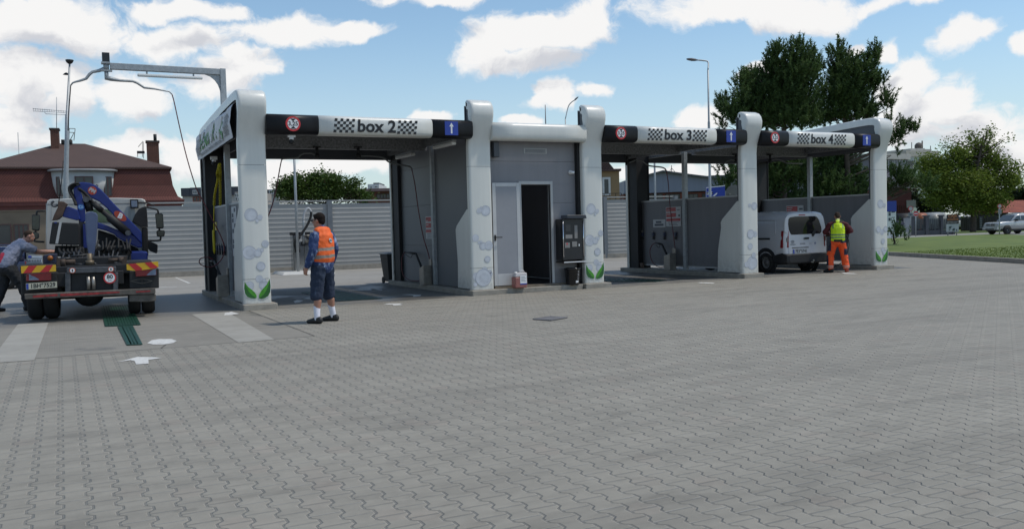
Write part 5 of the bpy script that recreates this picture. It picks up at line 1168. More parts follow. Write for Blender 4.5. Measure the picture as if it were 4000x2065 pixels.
fused("hair", [(0, ellipsoid(T((0,-0.022,0.05)), (0.081,0.090,0.078), Rm)), (0, ellipsoid(T((0,-0.058,0.0)), (0.070,0.048,0.075), Rm))], [HAIRG], p2, 0.009, smooth=1); eyes(T, p2)
hb = thing("spray_lance", "black spray lance and hose held by the man in the yellow vest", "spray lance", p2.location, p2.rotation_euler.z, group="black spray lances"); hb.scale = p2.scale
mb = MB(); mb.tube([(0.18,0.30,1.07),(-0.22,0.42,1.05),(-0.62,0.75,1.0)], [0.02,0.018,0.012], 8); mb.build("pipe", MATTBLACK, hb)
mb = MB(); mb.tube(smooth_path([(0.17,0.30,1.06),(0.24,0.16,1.03),(0.29,0.10,0.95),(0.31,0.08,0.80),(0.29,0.10,0.66),(0.25,0.30,0.45),(0.10,0.8,0.2),(-0.2,1.4,0.02),(-0.1,2.2,0.02)], 6), 0.012, 6); mb.build("hose", RUBBER, hb)

# man reaching over the side of the truck
o0 = G(52,1214); p0 = thing("person", "man in grey T-shirt and black trousers reaching over the controls beside the truck", "person", o0, -math.atan2(0.95, 0.31))
hc, T, Rm = head((0.03,0.36,1.535), R_(-6), R_(10), 1.02)
sh0 = Vector((0,0.20,1.36)); ARM0 = {-1: (Vector((-0.16,0.55,1.20)), Vector((-0.10,0.82,1.215))), 1: (Vector((0.17,0.52,1.20)), Vector((0.11,0.83,1.195)))}
LG0 = {-1: (Vector((-0.10,-0.08,0.90)), Vector((-0.12,-0.14,0.48)), Vector((-0.13,-0.31,0.09))), 1: (Vector((0.10,-0.06,0.90)), Vector((0.13,0.16,0.50)), Vector((0.14,0.25,0.09)))}
body = [(0, r) for r in hc]+[(0, limb([((0,0.20,1.38),0.068,0.07),((0,0.31,1.48),0.06,0.066)])), (0, limb([((0,-0.05,0.98),0.16,0.13),((0,0.06,1.15),0.16,0.13),((0,0.18,1.33),0.16,0.11)]))]
for e in (-1, 1):
    el, w = ARM0[e]; hp, kn, an = LG0[e]
    body.append((0, limb([((0.18*e,0.22,1.34),0.06),(el.lerp(Vector((0.18*e,0.22,1.34)),0.5),0.052),(el,0.045),(el.lerp(w,0.3),0.044),(w,0.029)]))); body += [(0, r) for r in hand(w, (w-el).normalized(), (0,0,-1), (-e,0,0), 0.6)]
    body.append((0, limb([(hp,0.095),(kn,0.06),(an,0.04)])))
fused("body", body, [SKINP], p0, 0.0095)
ts = [(0, limb([((0,-0.10,0.96),0.20,0.175),((0,-0.03,1.08),0.205,0.185),((0,0.08,1.24),0.205,0.165),((0,0.17,1.36),0.175,0.125),((0,0.22,1.42),0.12,0.09)]))]
for e in (-1, 1): ts.append((0, limb([((0.12*e,0.19,1.375),0.085),((0.195*e,0.23,1.34),0.09),(Vector((0.195*e,0.23,1.34)).lerp(ARM0[e][0],0.55),0.082)])))
fused("t_shirt", ts, [GREYT, M("red_shirt_print", (0.5,0.03,0.06), 0.8)], p0, 0.012, lambda ce, idx: np.where((ce[:,1] < -0.14) & (ce[:,2] > 1.02) & (ce[:,2] < 1.22) & (np.abs(ce[:,0]) < 0.12), 1, 0))
tr = [(0, limb([((0,-0.09,0.86),0.18,0.155),((0,-0.09,0.98),0.185,0.16)]))]
for e in (-1, 1):
    hp, kn, an = LG0[e]; tr.append((0, limb([(hp,0.115,0.13),(hp.lerp(kn,0.5),0.108,0.115),(kn,0.09,0.092),(kn.lerp(an,0.5),0.082,0.085),(an+Vector((0,0,0.0)),0.078,0.08)])))
fused("trousers", tr, [BLKT], p0, 0.012)
for e in (-1, 1): fused("shoe", [(0, r) for r in shoe(LG0[e][2], (0.1*e, 1), 0.10, 0.29)], [SHOEB], p0, 0.010, floor=0.0)
fused("hair", [(0, ellipsoid(T((0,-0.022,0.05)), (0.081,0.092,0.080), Rm)), (0, ellipsoid(T((0,-0.055,0.018)), (0.068,0.045,0.060), Rm))], [HAIRG], p0, 0.009, smooth=1); eyes(T, p0)
# ------------------------------------------------------------------ crane truck
TW = Matrix.Rotation(R_(-4), 4, 'Z'); to = Vector((-2.665, 0.93, 0))
truck = thing("crane_truck", "small white cab truck with blue folded loading crane seen from behind", "truck", to, R_(-4)); tf = Frame(to, R_(-4))
t4 = lambda x, y: (80+x/4.433, 980+y/4.433); t3 = lambda x, y: (300+x/3.2444, 690+y/3.2444); t2 = lambda x, y: (80+x/3.243, 690+y/3.243); t1 = lambda x, y: (x/2.418, 700+y/2.418); t0 = lambda x, y: (x/2.418, 450+y/2.418)
def tp(c, pts, y): return [tf.y(*c(*p), y) for p in pts]
def plate(name, c, pts, y, dep, mat, bevel=0.0, parent=truck, label=None):
    mb = MB(); mb.prism(tp(c, pts, y), (0, dep, 0)); return mb.build(name, mat, parent, bevel=bevel, label=label)
TBLUE = M("crane_blue_paint", (0.006,0.020,0.165), 0.38, 0, 0.10, 4.0); TBLUE2 = M("grey_blue_paint", (0.075,0.10,0.18), 0.45, 0, 0.08, 4.0); TWHITE = M("truck_white_paint", (0.47,0.47,0.445), 0.4, 0, 0.04, 2.0)
CHAS = M("dirty_chassis_black", (0.014,0.014,0.015), 0.7, 0, 0.35, 6.0); RUST = M("rusty_steel", (0.055,0.038,0.028), 0.8, 0, 0.3, 9.0); DIRTB = M("dirty_grey_bar", (0.10,0.088,0.075), 0.75, 0, 0.3, 7.0)
CHG = M("worn_grey_steel", (0.075,0.078,0.085), 0.5, 0.2, 0.25, 9.0); RLIGHT = M("red_lamp_lens", (0.22,0.012,0.016), 0.3, 0, 0.15, 9.0); CLEARL = M("clear_lamp_lens", (0.17,0.21,0.29), 0.25, 0, 0.2, 12.0); ORL = M("orange_lamp_lens", (0.30,0.09,0.01), 0.35)
# wheels
def wheel(name, cx, cy, r, w, parent, rim=None, side=1, n=28, hub=True):
    o = MB(); o.lathe([(r*0.58,-w/2),(r*0.90,-w/2),(r*0.97,-w/2+0.03),(r,-w/2+0.06),(r,w/2-0.06),(r*0.97,w/2-0.03),(r*0.90,w/2),(r*0.58,w/2)], (cx, cy, r), (1,0,0), n, cap=False)
    ob = o.build(name, M("tyre_rubber", (0.014,0.014,0.014), 0.85, 0, 0.2, 20), parent)
    k = MB(); m = rim or CHG; k.lathe([(0.0,-w*0.30),(r*0.60,-w*0.30),(r*0.60,w*0.30),(r*0.52,w*0.36),(r*0.46,w*0.20),(r*0.2,w*0.24),(r*0.18,w*0.34),(0.0,w*0.34)], (cx, cy, r), (side,0,0), n)
    for j in range(8): a = j*math.pi/4; k.lathe([(0.0,0),(r*0.045,0)], (cx+side*w*0.225, cy+math.cos(a)*r*0.34, r+math.sin(a)*r*0.34), (side,0,0), 8)
    k.build("rim", m, ob); return ob
def tx(c, p, y): return tf.y(*c(*p), y).x
wl = [tx(t4, (x, 1150), -0.3) for x in (120,385,405,660)]; wr = [tx(t4, (x, 1060), -0.3) for x in (1870,2085,2105,2335)]
for a, b2, sd in ((wl[0],wl[1],-1),(wl[2],wl[3],-1),(wr[0],wr[1],1),(wr[2],wr[3],1)): wheel("wheel", (a+b2)/2, 0.05, 0.43, b2-a, truck, side=sd)
for sx in (-0.95, 0.92): wheel("wheel", sx, 3.9, 0.43, 0.26, truck, side=1 if sx > 0 else -1)
# chassis, axle, frame
mb = MB(); mb.box(-0.62,0.62,-0.75,4.6,0.62,0.86); mb.box(-1.0,1.0,-0.55,0.9,0.80,0.97); mb.build("chassis_frame", CHAS, truck, bevel=0.01)
mb = MB(); mb.cyl((-1.0,0.05,0.45),(1.0,0.05,0.45),0.11,None,16); mb.lathe([(0.05,-0.2),(0.22,-0.16),(0.27,0),(0.22,0.16),(0.05,0.2)], (0.0,0.05,0.45), (0,1,0), 20); mb.build("rear_axle", CHAS, truck)
mb = MB(); mb.box(-1.08,-0.42,-0.42,0.6,0.46,1.02); mb.build("mudguard", CHAS, truck, bevel=0.04); mb = MB(); mb.box(0.45,1.12,-0.42,0.6,0.5,1.02); mb.build("mudguard", CHAS, truck, bevel=0.04)
plate("crash_bar", t4, [(62,745),(2335,640),(2340,700),(2335,742),(1500,775),(75,838)], -0.98, 0.09, DIRTB, 0.012)
mb = MB()
for q in ([(215,768),(640,742),(640,780),(215,806)],[(690,740),(1710,700),(1720,722),(1280,755),(800,778),(690,782)],[(2000,692),(2255,680),(2240,706),(2000,722)]): mb.prism(tp(t4, q, -0.985), (0,0.004,0))
mb.build("worn_red_stripe", M("worn_red_paint", (0.26,0.022,0.022), 0.6, 0, 0.4, 14.0), truck)
plate("bar_end_plate", t4, [(1885,765),(2345,748),(2348,860),(2200,880),(1885,875)], -0.95, 0.05, DIRTB, 0.01)
plate("tail_panel", t4, [(870,385),(1660,370),(1660,690),(870,702)], -0.80, 0.12, CHAS, 0.01)
mb = MB()
for q in ([(772,380),(866,378),(866,716),(772,722)],[(1604,372),(1690,370),(1690,676),(1604,680)]): mb.prism(tp(t4, q, -0.86), (0,0.10,0))
mb.build("upright", CHG, truck, bevel=0.01)
plate("cross_bar", t4, [(800,292),(1655,268),(1655,368),(800,388)], -0.88, 0.12, CHG, 0.012)
mb = MB()
for cx in (1180, 1265): q = tf.y(*t4(cx,560), -0.84); mb.cyl((q.x,q.y,q.z-0.11),(q.x,q.y,q.z+0.12),0.032,None,12)
mb.build("coupling_pin", STEEL, truck)
plate("lamp_housing", t4, [(1885,350),(2395,300),(2400,640),(1890,655)], -0.84, 0.30, CHAS, 0.015)
mb = MB(); tri = tp(t4, [(1905,520),(2105,478),(2285,516),(2105,562)], -0.853)
for i in range(4): mb.bar(tri[i], tri[(i+1) % 4], 0.006, 0.01)
mb.bar(tri[1], tri[3], 0.006, 0.01); mb.build("reflector_outline", DIRTB, truck)
plate("lamp_housing", t4, [(90,395),(640,368),(640,690),(95,715)], -0.80, 0.25, CHAS, 0.015)
def taillight(c, red, clear, y):
    o = plate("tail_light", c, red, y, 0.06, RLIGHT, 0.006); plate("clear_lens", c, clear, y-0.006, 0.01, CLEARL, 0, o)
taillight(t4, [(98,400),(530,368),(528,508),(98,520)], [(148,396),(200,430),(262,450),(320,490),(322,500),(148,506)], -0.87)
taillight(t4, [(1985,330),(2352,292),(2350,418),(1998,442)], [(2345,296),(2348,414),(2180,420),(2250,352),(2300,318)], -0.90)
# striped boards
YB_ = M("yellow_board", (0.58,0.34,0.012), 0.5, 0, 0.08); RB_ = M("red_board", (0.42,0.018,0.02), 0.5, 0, 0.08)
def board(quad, stripes, y):
    o = plate("warning_board", t4, quad, y, 0.02, YB_); mb = MB()
    for s in stripes: mb.prism(tp(t4, s, y-0.003), (0,0.003,0))
    mb.build("red_stripe", RB_, o)
board([(8,262),(612,238),(615,352),(14,388)], [[(140,257),(285,251),(190,377),(45,386)],[(450,245),(565,240),(490,360),(335,369)]], -0.90)
board([(1835,228),(2385,180),(2392,275),(2340,300),(1990,345),(1842,328)], [[(1868,225),(1992,214),(2105,300),(2100,330),(1995,344)],[(2145,201),(2262,191),(2380,280),(2338,300),(2245,296)]], -0.93)
# plate, round signs
PLT = M("plate_yellow_white", (0.48,0.46,0.36), 0.5, 0, 0.06)
def numberplate(parent, quad, fr, c, y, txt, bluew=0.085, mat=None):
    P = [fr.y(*c(*p), y) for p in quad]; o = MB(); o.prism(P, (0,0.012,0)); pl = o.build("number_plate", mat or PLT, parent)
    a, b2, d, e = P; q = MB()
    at = lambda u, v: ((e*(1-u)+d*u)*(1-v)+(a*(1-u)+b2*u)*v)+Vector((0,-0.002,0))
    q.add([tuple(at(*k)) for k in ((0.01,0.05),(bluew,0.05),(bluew,0.95),(0.01,0.95))], [(0,1,2,3)], 1)
    pr = MB(); pr.text(txt, 1.0, lambda x, y: (x, y, 0), 0, 'LEFT', 0.025); w = max(v[0] for v in pr.v)
    q.add([tuple(at(bluew+0.05+v[0]/w*(0.90-bluew), 0.5+v[1]*0.95)) for v in pr.v], pr.f, 0)
    q.build("plate_print", [BLACKP, BLUEP], pl)
numberplate(truck, [(92,562),(630,527),(634,632),(96,672)], tf, t4, -0.89, "1BH\u00b07529")
sg = tf.y(*t4(1548,462), -0.90); o = MB(); o.lathe([(0.105,0),(0.105,0.012)], sg, (0,-1,0), 36, 0); o.disc(sg+Vector((0,-0.0135,0)), 0.082, (0,-1,0), 36, 1)
o.text("80", 0.10, lambda x, y: (sg.x+x, sg.y-0.0150, sg.z+0.016+y), 2, bold=0.003); o.text("km", 0.045, lambda x, y: (sg.x+x, sg.y-0.0150, sg.z-0.045+y), 2); o.build("speed_sign", [REDP, WHITEP, BLACKP], truck)
for p in ((900,336),(1567,314)):
    q = tf.y(*t4(*p), -0.91); o = MB(); o.lathe([(0.050,0),(0.050,0.010)], q, (0,-1,0), 24, 0); o.disc(q+Vector((0,-0.0115,0)), 0.038, (0,-1,0), 24, 1)
    o.add([(q.x-0.006,q.y-0.0128,q.z-0.026),(q.x+0.008,q.y-0.0128,q.z-0.026),(q.x+0.012,q.y-0.0128,q.z+0.008),(q.x+0.004,q.y-0.0128,q.z+0.026),(q.x-0.014,q.y-0.0128,q.z+0.012)], [(0,1,2,3,4)], 2); o.build("round_sticker", [M("orange_red_print", (0.5,0.10,0.04), 0.5), WHITEP, RUST], truck)
# bed fittings: rollers, pipes, small boxes
for a, b2, r, y in (((690,195),(950,185),0.045,-0.3),((1520,160),(1720,155),0.04,-0.3),((700,205),(780,203),0.07,-0.35),((1700,170),(1790,168),0.07,-0.35)): mb = MB(); mb.cyl(tf.y(*t4(*a), y), tf.y(*t4(*b2), y), r, None, 14); mb.build("roller", RUST, truck)
plate("stop_plate", t4, [(625,90),(690,150),(690,330),(625,335)], -0.42, 0.03, RUST); plate("stop_plate", t4, [(1838,75),(1755,150),(1740,335),(1838,335)], -0.42, 0.03, RUST)
plate("subframe", t4, [(640,120),(1850,90),(1850,300),(640,320)], -0.10, 0.9, CHAS, 0.02)
mb = MB()
for a, b2, r, y in (((700,135),(870,125),0.02,-0.15),((1560,110),(1800,100),0.02,-0.15),((870,95),(1170,60),0.018,0.0),((940,240),(1160,235),0.03,-0.2),((960,265),(1130,262),0.018,-0.2),((1270,200),(1330,250),0.02,-0.2)): mb.cyl(tf.y(*t4(*a), y), tf.y(*t4(*b2), y), r, None, 8)
for i in range(12):
    a = t4(700+i*90, 120+20*math.sin(i*2.1)); b2 = t4(760+i*85, 30+40*math.sin(i*1.7)); m1 = ((a[0]+b2[0])/2+6*math.sin(i), (a[1]+b2[1])/2+8)
    mb.tube(smooth_path([tf.y(*a, 0.1), tf.y(*m1, 0.05), tf.y(*b2, 0.2)], 4), 0.016, 6)
mb.build("hydraulic_pipes", M("oily_pipe_black", (0.025,0.025,0.026), 0.5, 0, 0.3, 8), truck)
mb = MB(); c = tf.y(*t4(1200,190), -0.25); mb.cyl((c.x,c.y,c.z-0.14),(c.x,c.y,c.z+0.16),0.045,None,14); mb.cyl((c.x,c.y,c.z-0.05),(c.x,c.y,c.z+0.03),0.075,None,14); mb.build("brass_rod", M("dirty_brass", (0.13,0.10,0.065), 0.5, 0.3, 0.2), truck)
# outrigger leg, box, controls
plate("outrigger_leg", t1, [(805,330),(822,312),(870,305),(908,318),(922,345),(920,430),(905,600),(885,735),(838,735),(818,600),(806,430)], 0.10, 0.16, TBLUE2, 0.015)
tk = plate("tool_box", t2, [(402,572),(735,588),(748,640),(745,860),(700,868),(360,852)], 1.1, 0.55, MATTBLACK, 0.02); plate("box_strap", t2, [(492,575),(524,577),(476,848),(441,846)], 1.092, 0.006, PANELCAP, 0, tk); plate("box_sticker", t2, [(430,572),(462,572),(456,592),(428,590)], 1.09, 0.004, TBLUE, 0, tk)
plate("crane_column", t2, [(738,560),(830,585),(872,1010),(420,1010),(440,872),(742,872)], 1.45, 0.05, CHAS, 0.0)
plate("crane_column", t2, [(790,600),(832,600),(850,900),(800,900)], 1.43, 0.018, TBLUE, 0.0)
plate("control_panel", t1, [(262,715),(400,718),(405,800),(245,806)], -0.2, 0.10, M("panel_grey", (0.24,0.25,0.25), 0.5, 0, 0.1), 0.01)
mb = MB()
for q, mi in (([(305,725),(398,727),(398,742),(300,740)],0),([(268,718),(298,722),(296,742),(266,742)],1),([(262,755),(395,752),(396,782),(256,786)],0)): mb.prism(tp(t1, q, -0.204), (0,0.003,0), mi)
q0 = tp(t1, [(262,755),(395,752),(396,782),(256,786)], -0.208)
for k in range(9): a = q0[3].lerp(q0[2], (k+0.15)/9); b2 = q0[0].lerp(q0[1], (k+0.2)/9); mb.bar(a.lerp(b2,0.2), a.lerp(b2,0.85), 0.012, 0.02, 2); 
mb.build("panel_stickers", [M("sticker_white_blue", (0.50,0.55,0.62), 0.4), BLUEP, INK], truck)
plate("valve_box", t1, [(410,715),(530,700),(530,800),(380,812)], -0.15, 0.35, NAVY, 0.02)
q = tf.y(*t1(474,744), -0.17); mb = MB(); mb.lathe([(0.05,0),(0.04,0.03),(0.0,0.035)], q, (0,-1,0), 18); mb.build("orange_lamp", ORL, truck)
plate("crane_base", t4, [(1560,20),(2110,5),(2205,20),(2205,170),(1850,195),(1570,110)], 1.6, 0.6, TBLUE, 0.03)
mb = MB(); a = tp(t1, [(740,640),(800,620)], 1.5)
mb.box(-0.55,0.75,1.5,2.2,0.95,1.30); mb.build("crane_pedestal", CHAS, truck, bevel=0.03)
# folded boom
bo = plate("crane_boom", t0, [(690,672),(704,650),(735,636),(790,632),(850,640),(905,662),(955,702),(1010,760),(1070,828),(1338,1102),(1340,1215),(1225,1098),(1110,985),(1010,880),(935,815),(880,788),(835,778),(800,735),(760,705),(715,700)], 2.0, 0.24, TBLUE, 0.02)
plate("lower_boom", t0, [(915,1008),(1010,1040),(1105,1080),(1180,1105),(1230,1108),(1338,1180),(1342,1246),(1302,1250),(1205,1205),(1120,1165),(1080,1125),(1000,1090),(912,1068)], 2.05, 0.30, TBLUE, 0.02)
plate("inner_boom", t0, [(690,688),(742,680),(775,760),(800,870),(808,1000),(770,1020),(742,1000),(728,860),(700,760)], 1.85, 0.16, TBLUE, 0.02)
plate("boom_extension", t0, [(612,868),(650,862),(735,895),(760,985),(720,992),(588,958)], 1.7, 0.22, TBLUE, 0.015)
plate("boom_shadow_plate", t0, [(925,1080),(1080,1130),(1120,1170),(1300,1255),(1330,1300),(1000,1290),(920,1200)], 2.3, 0.25, CHAS, 0.02)
plate("hook_block", t0, [(548,812),(600,815),(640,840),(610,890),(585,960),(540,990),(490,995),(515,930),(545,870)], 1.62, 0.14, M("rusty_brown_steel", (0.075,0.045,0.032), 0.75, 0, 0.3, 9), 0.01)
hk = [tf.y(*t0(*p), 1.68) for p in ((545,840),(530,856),(505,858),(490,840),(494,822),(512,812))]
mb = MB(); mb.tube(smooth_path(hk, 4), 0.024, 8); mb.build("hook", CHG, truck)
mb = MB(); mb.tube([tf.y(*t0(556,815),1.68), tf.y(*t0(580,640),1.68), tf.y(*t0(598,430),1.7)], 0.010, 6); mb.build("antenna_wire", CHAS, truck)
mb = MB(); mb.tube([tf.y(*t0(840,800),1.93), tf.y(*t0(1020,950),1.93), tf.y(*t0(1035,965),1.93), tf.y(*t0(1208,1110),1.93)], [0.05,0.05,0.085,0.085], 14); mb.tube([tf.y(*t0(815,795),1.95), tf.y(*t0(850,905),1.95)], 0.075, 12); mb.tube([tf.y(*t0(880,830),1.9), tf.y(*t0(960,900),1.9)], 0.06, 12); mb.build("hydraulic_cylinder", MATTBLACK, truck)
mb = MB()
for p, r in (((815,797),0.06),((858,792),0.03),((1210,1112),0.055),((735,655),0.03),((552,968),0.04)): q = tf.y(*t0(*p), 1.97); mb.cyl((q.x, 1.82, q.z), (q.x, 1.99, q.z), r, None, 16)
mb.build("pivot_pin", CHG, truck)
mb = MB()
for k in range(4): mb.tube(smooth_path([tf.y(*t0(745+k*4,642+k*3),1.8+k*0.03), tf.y(*t0(690+k*7,648+k*6),1.8+k*0.03), tf.y(*t0(650+k*9,680+k*8),1.8+k*0.03), tf.y(*t0(655+k*9,730),1.8+k*0.03), tf.y(*t0(690+k*6,790),1.8+k*0.03), tf.y(*t0(712+k*4,850),1.8)], 5), 0.018, 6)
mb.tube(smooth_path([tf.y(*t0(740,690),1.82), tf.y(*t0(800,735),1.9), tf.y(*t0(850,790),1.9), tf.y(*t0(900,850),1.9)], 5), 0.03, 6); mb.build("hydraulic_hoses", RUBBER, truck)
mb = MB()
for k in range(9):
    a = (930+k*38, 1180+18*math.sin(k*2.3)); b2 = (880+k*45, 1290+10*math.cos(k*1.7)); m1 = ((a[0]+b2[0])/2+25*math.sin(k*1.3), (a[1]+b2[1])/2+22)
    mb.tube(smooth_path([tf.y(*t0(*a), 1.7), tf.y(*t0(*m1), 1.3), tf.y(*t0(*b2), 1.5)], 5), 0.018, 6)
for k in range(6):
    a = (560+k*40, 1255+8*math.sin(k)); b2 = (600+k*36, 1310); mb.tube(smooth_path([tf.y(*t0(*a), 1.2), tf.y(*t0((a[0]+b2[0])/2-14, 1285), 0.8), tf.y(*t0(*b2), 0.6)], 5), 0.02, 6)
mb.build("loose_hoses", RUBBER, truck)
plate("valve_bank", t0, [(560,1250),(790,1245),(800,1330),(560,1335)], 1.25, 0.3, CHAS, 0.02)
for k in range(3): q = tf.y(*t0(585+k*42, 1262), 1.2); mb = MB(); mb.cyl((q.x,q.y,q.z),(q.x+0.02,q.y-0.05,q.z+0.16),0.012,None,6); mb.ball((q.x+0.02,q.y-0.05,q.z+0.17),0.022,8); mb.build("control_lever", MATTBLACK, truck)
# emblems on the boom
q = tf.y(*t0(872,712), 1.992); mb = MB(); mb.disc(q, 0.085, (0,-1,0), 30, 0)
mb.text("PM", 0.10, lambda x, y: tuple(q+Vector((0,-0.002,0))+Matrix.Rotation(R_(30),3,'Y') @ Vector((x,0,y))), 1, bold=0.006); mb.build("round_emblem", [M("orange_red_emblem", (0.42,0.05,0.02), 0.4), PANELCAP], bo)
q = tf.y(*t0(1136,952), 1.992); mb = MB(); mb.disc(q, 0.075, (0,-1,0), 30, 0, up=(-0.75,0,0.66) , sy=1.9); mb.text("B", 0.15, lambda x, y: tuple(q+Vector((0,-0.002,0))+Matrix.Rotation(R_(28),3,'Y') @ Vector((x,0,y))), 1, bold=0.008); mb.build("oval_emblem", [M("orange_red_emblem"), WHITEP], bo)
q = tf.y(*t0(765,866), 1.842); mb = MB(); mb.disc(q, 0.06, (0,-1,0), 24, 0); mb.text("CE", 0.075, lambda x, y: (q.x+x, q.y-0.002, q.z+y), 1, bold=0.002); mb.build("round_sticker", [M("sky_blue_print", (0.03,0.14,0.42), 0.4), M("pale_blue_print", (0.35,0.55,0.75), 0.4)], truck)
mb = MB()
for pts in ([(905,672),(912,655),(925,660),(918,680)], ): mb.tube([tf.y(*t0(*p), 2.1) for p in pts], 0.012, 6)
mb.build("boom_lug", CHG, truck)
# cab
CY = 3.05
def cabpt(c, p, y): return tf.y(*c(*p), y)
rim = [(428,1262),(430,1100),(434,900),(438,835),(446,806),(470,792),(700,784),(1100,779),(1340,786),(1368,796),(1380,825),(1386,900),(1390,1050),(1394,1290)]
P0 = [cabpt(t0, p, CY) for p in rim]
zmin = min(p.z for p in P0); cx0 = (P0[0].x+P0[-1].x)/2
rings = []
for dy, k, dz in ((0.0,0.975,-0.03),(0.03,0.995,-0.008),(0.08,1.0,0),(1.0,1.0,0.0),(1.45,0.99,-0.02),(1.62,0.93,-0.15)):
    rings.append([Vector((cx0+(p.x-cx0)*k, CY+dy, zmin-0.35+(p.z-zmin+0.35)*(1 if dz == 0 else 1+dz*0.35))) for p in P0])
mb = MB(); mb.loft(rings, 0, True, cap=True); cab = mb.build("cab", TWHITE, truck)
wn = [(858,890),(905,888),(960,905),(1058,1012),(1010,1018),(928,1005),(862,985)]
plate("rear_window", t0, [(850,885),(1060,888),(1062,1015),(850,1010)], CY-0.008, 0.02, M("green_tinted_glass", (0.10,0.15,0.095), 0.1, 0, 0.05), 0.01, cab)
mb = MB(); mb.prism(tp(t0, [(440,838),(1376,828),(1378,836),(440,846)], CY-0.004), (0,0.02,0)); mb.build("roof_seam", M("seam_grey", (0.2,0.2,0.2), 0.6), cab)
mb = MB()
for q in ([(484,850),(490,846),(486,1000),(480,1000)],[(1215,858),(1240,858),(1232,1000),(1208,1000)]): mb.prism(tp(t0, q, CY-0.006), (0,0.02,0))
mb.build("panel_rib", M("panel_rib_grey", (0.36,0.37,0.36), 0.5), cab)
plate("air_intake", t0, [(1248,1002),(1275,935),(1310,885),(1350,865),(1384,858),(1392,950),(1398,1056),(1335,1056),(1250,1010)], CY-0.22, 0.2, CHAS, 0.03)
plate("intake_pipe", t0, [(1338,1062),(1396,1062),(1402,1330),(1345,1330)], CY-0.22, 0.22, CHAS, 0.03); plate("pipe_clamp", t0, [(1336,1054),(1397,1052),(1397,1060),(1336,1062)], CY-0.225, 0.23, DIRTB)
plate("mud_flap", t0, [(1396,1178),(1490,1222),(1488,1290),(1478,1306),(1420,1284),(1396,1260)], CY-0.1, 0.04, MATTBLACK, 0.01)
mb = MB(); q = tf.y(*t0(1268,836), CY-0.12); mb.box(q.x-0.085,q.x+0.085,q.y,q.y+0.09,q.z-0.10,q.z+0.10,0); mb.box(q.x-0.06,q.x+0.06,q.y-0.008,q.y-0.001,q.z-0.07,q.z+0.07,1); mb.tube(smooth_path([q+Vector((0.08,0.05,0.03)), q+Vector((0.25,0.05,0.02)), q+Vector((0.42,0.05,-0.05))],4),0.015,6,0); mb.build("work_lamp", [MATTBLACK, CLEARL], truck, bevel=0.006)
MY = 4.55; MIRR = M("mirror_glass", (0.035,0.045,0.04), 0.12, 0.0, 0.3, 6.0)
def mirror(big, small, arms):
    mb = MB()
    for a in arms: mb.tube(smooth_path([tf.y(*t0(*p), MY) for p in a], 3), 0.022, 8)
    arm = mb.build("mirror_arm", MATTBLACK, truck)
    o = plate("mirror", t0, big, MY-0.02, 0.10, MATTBLACK, 0.02, arm); c = [(sum(p[0] for p in big)/len(big)), (sum(p[1] for p in big)/len(big))]
    plate("mirror", t0, small, MY-0.02, 0.10, MATTBLACK, 0.02, arm)
    for k, L in ((0.84, big), (0.78, small)):
        c = (sum(p[0] for p in L)/len(L), sum(p[1] for p in L)/len(L)); plate("mirror_glass", t0, [(c[0]+(p[0]-c[0])*k, c[1]+(p[1]-c[1])*k) for p in L], MY-0.028, 0.006, MIRR, 0, arm)
mirror([(300,942),(318,934),(376,938),(374,1080),(360,1094),(300,1084)], [(302,1108),(330,1098),(366,1112),(366,1160),(340,1172),(305,1150)], [[(428,904),(360,906),(348,915),(346,940)],[(336,1090),(336,1100)],[(330,1165),(328,1190),(420,1196)]])
mirror([(1465,932),(1480,924),(1530,926),(1540,938),(1548,1060),(1538,1070),(1478,1070)], [(1476,1096),(1490,1084),(1550,1086),(1558,1096),(1554,1140),(1540,1148),(1482,1146)], [[(1385,868),(1440,880),(1480,890),(1492,905),(1495,930)],[(1505,1068),(1505,1086)],[(1518,1146),(1516,1170),(1500,1182),(1398,1184)]])
# ------------------------------------------------------------------ white van in bay four
van = thing("delivery_van", "white delivery van parked in bay four with its tailgate shut", "van", (15.155, 0.5, 0)); vf_ = Frame((15.155,0.5,0), 0); vc = lambda x, y: (2950+x/4.433, 800+y/4.433)
VW = M("van_white_paint", (0.52,0.525,0.55), 0.25, 0, 0.03, 1.5, coat=0.5); VGL = M("dark_van_glass", (0.012,0.013,0.014), 0.06, 0, 0.0)
def body_loft(stn, subd=0):
    mb = MB(); rings = []
    for y, sec in stn: rings.append([(-w, y, z) for w, z in sec]+[(w, y, z) for w, z in reversed(sec)])
    mb.loft(rings, 0, True, cap=True); return mb
vs = lambda k, zt=1.69, zb=0.36: [(0.735*k,zb),(0.79*k,0.50),(0.80*k,0.72),(0.795*k,0.95),(0.775*k,1.15),(0.72*k,1.42),(0.675*k,zt-0.11),(0.60*k,zt-0.045),(0.40*k,zt-0.008),(0.0,zt)]
stn = [(0.0, vs(0.93,1.63)),(0.015, vs(0.965,1.655)),(0.05, vs(0.99,1.675)),(0.12, vs(1.0,1.685)),(0.6, vs(1.0,1.70)),(1.4, vs(1.0,1.71)),(2.3, vs(1.0,1.70)),(2.75, vs(0.98,1.60)),
       (3.1, [(0.73,0.36),(0.79,0.50),(0.80,0.72),(0.79,0.93),(0.74,1.05),(0.66,1.15),(0.6,1.22),(0.5,1.27),(0.3,1.29),(0,1.30)]),(3.6, [(0.72,0.36),(0.78,0.5),(0.78,0.7),(0.74,0.85),(0.66,0.92),(0.6,0.95),(0.5,0.98),(0.4,1.0),(0.3,1.0),(0,1.02)]),(3.95, [(0.6,0.36),(0.68,0.48),(0.68,0.62),(0.64,0.74),(0.58,0.80),(0.5,0.83),(0.4,0.85),(0.3,0.86),(0.2,0.87),(0,0.88)])]
vb = body_loft(stn).build("body", VW, van)
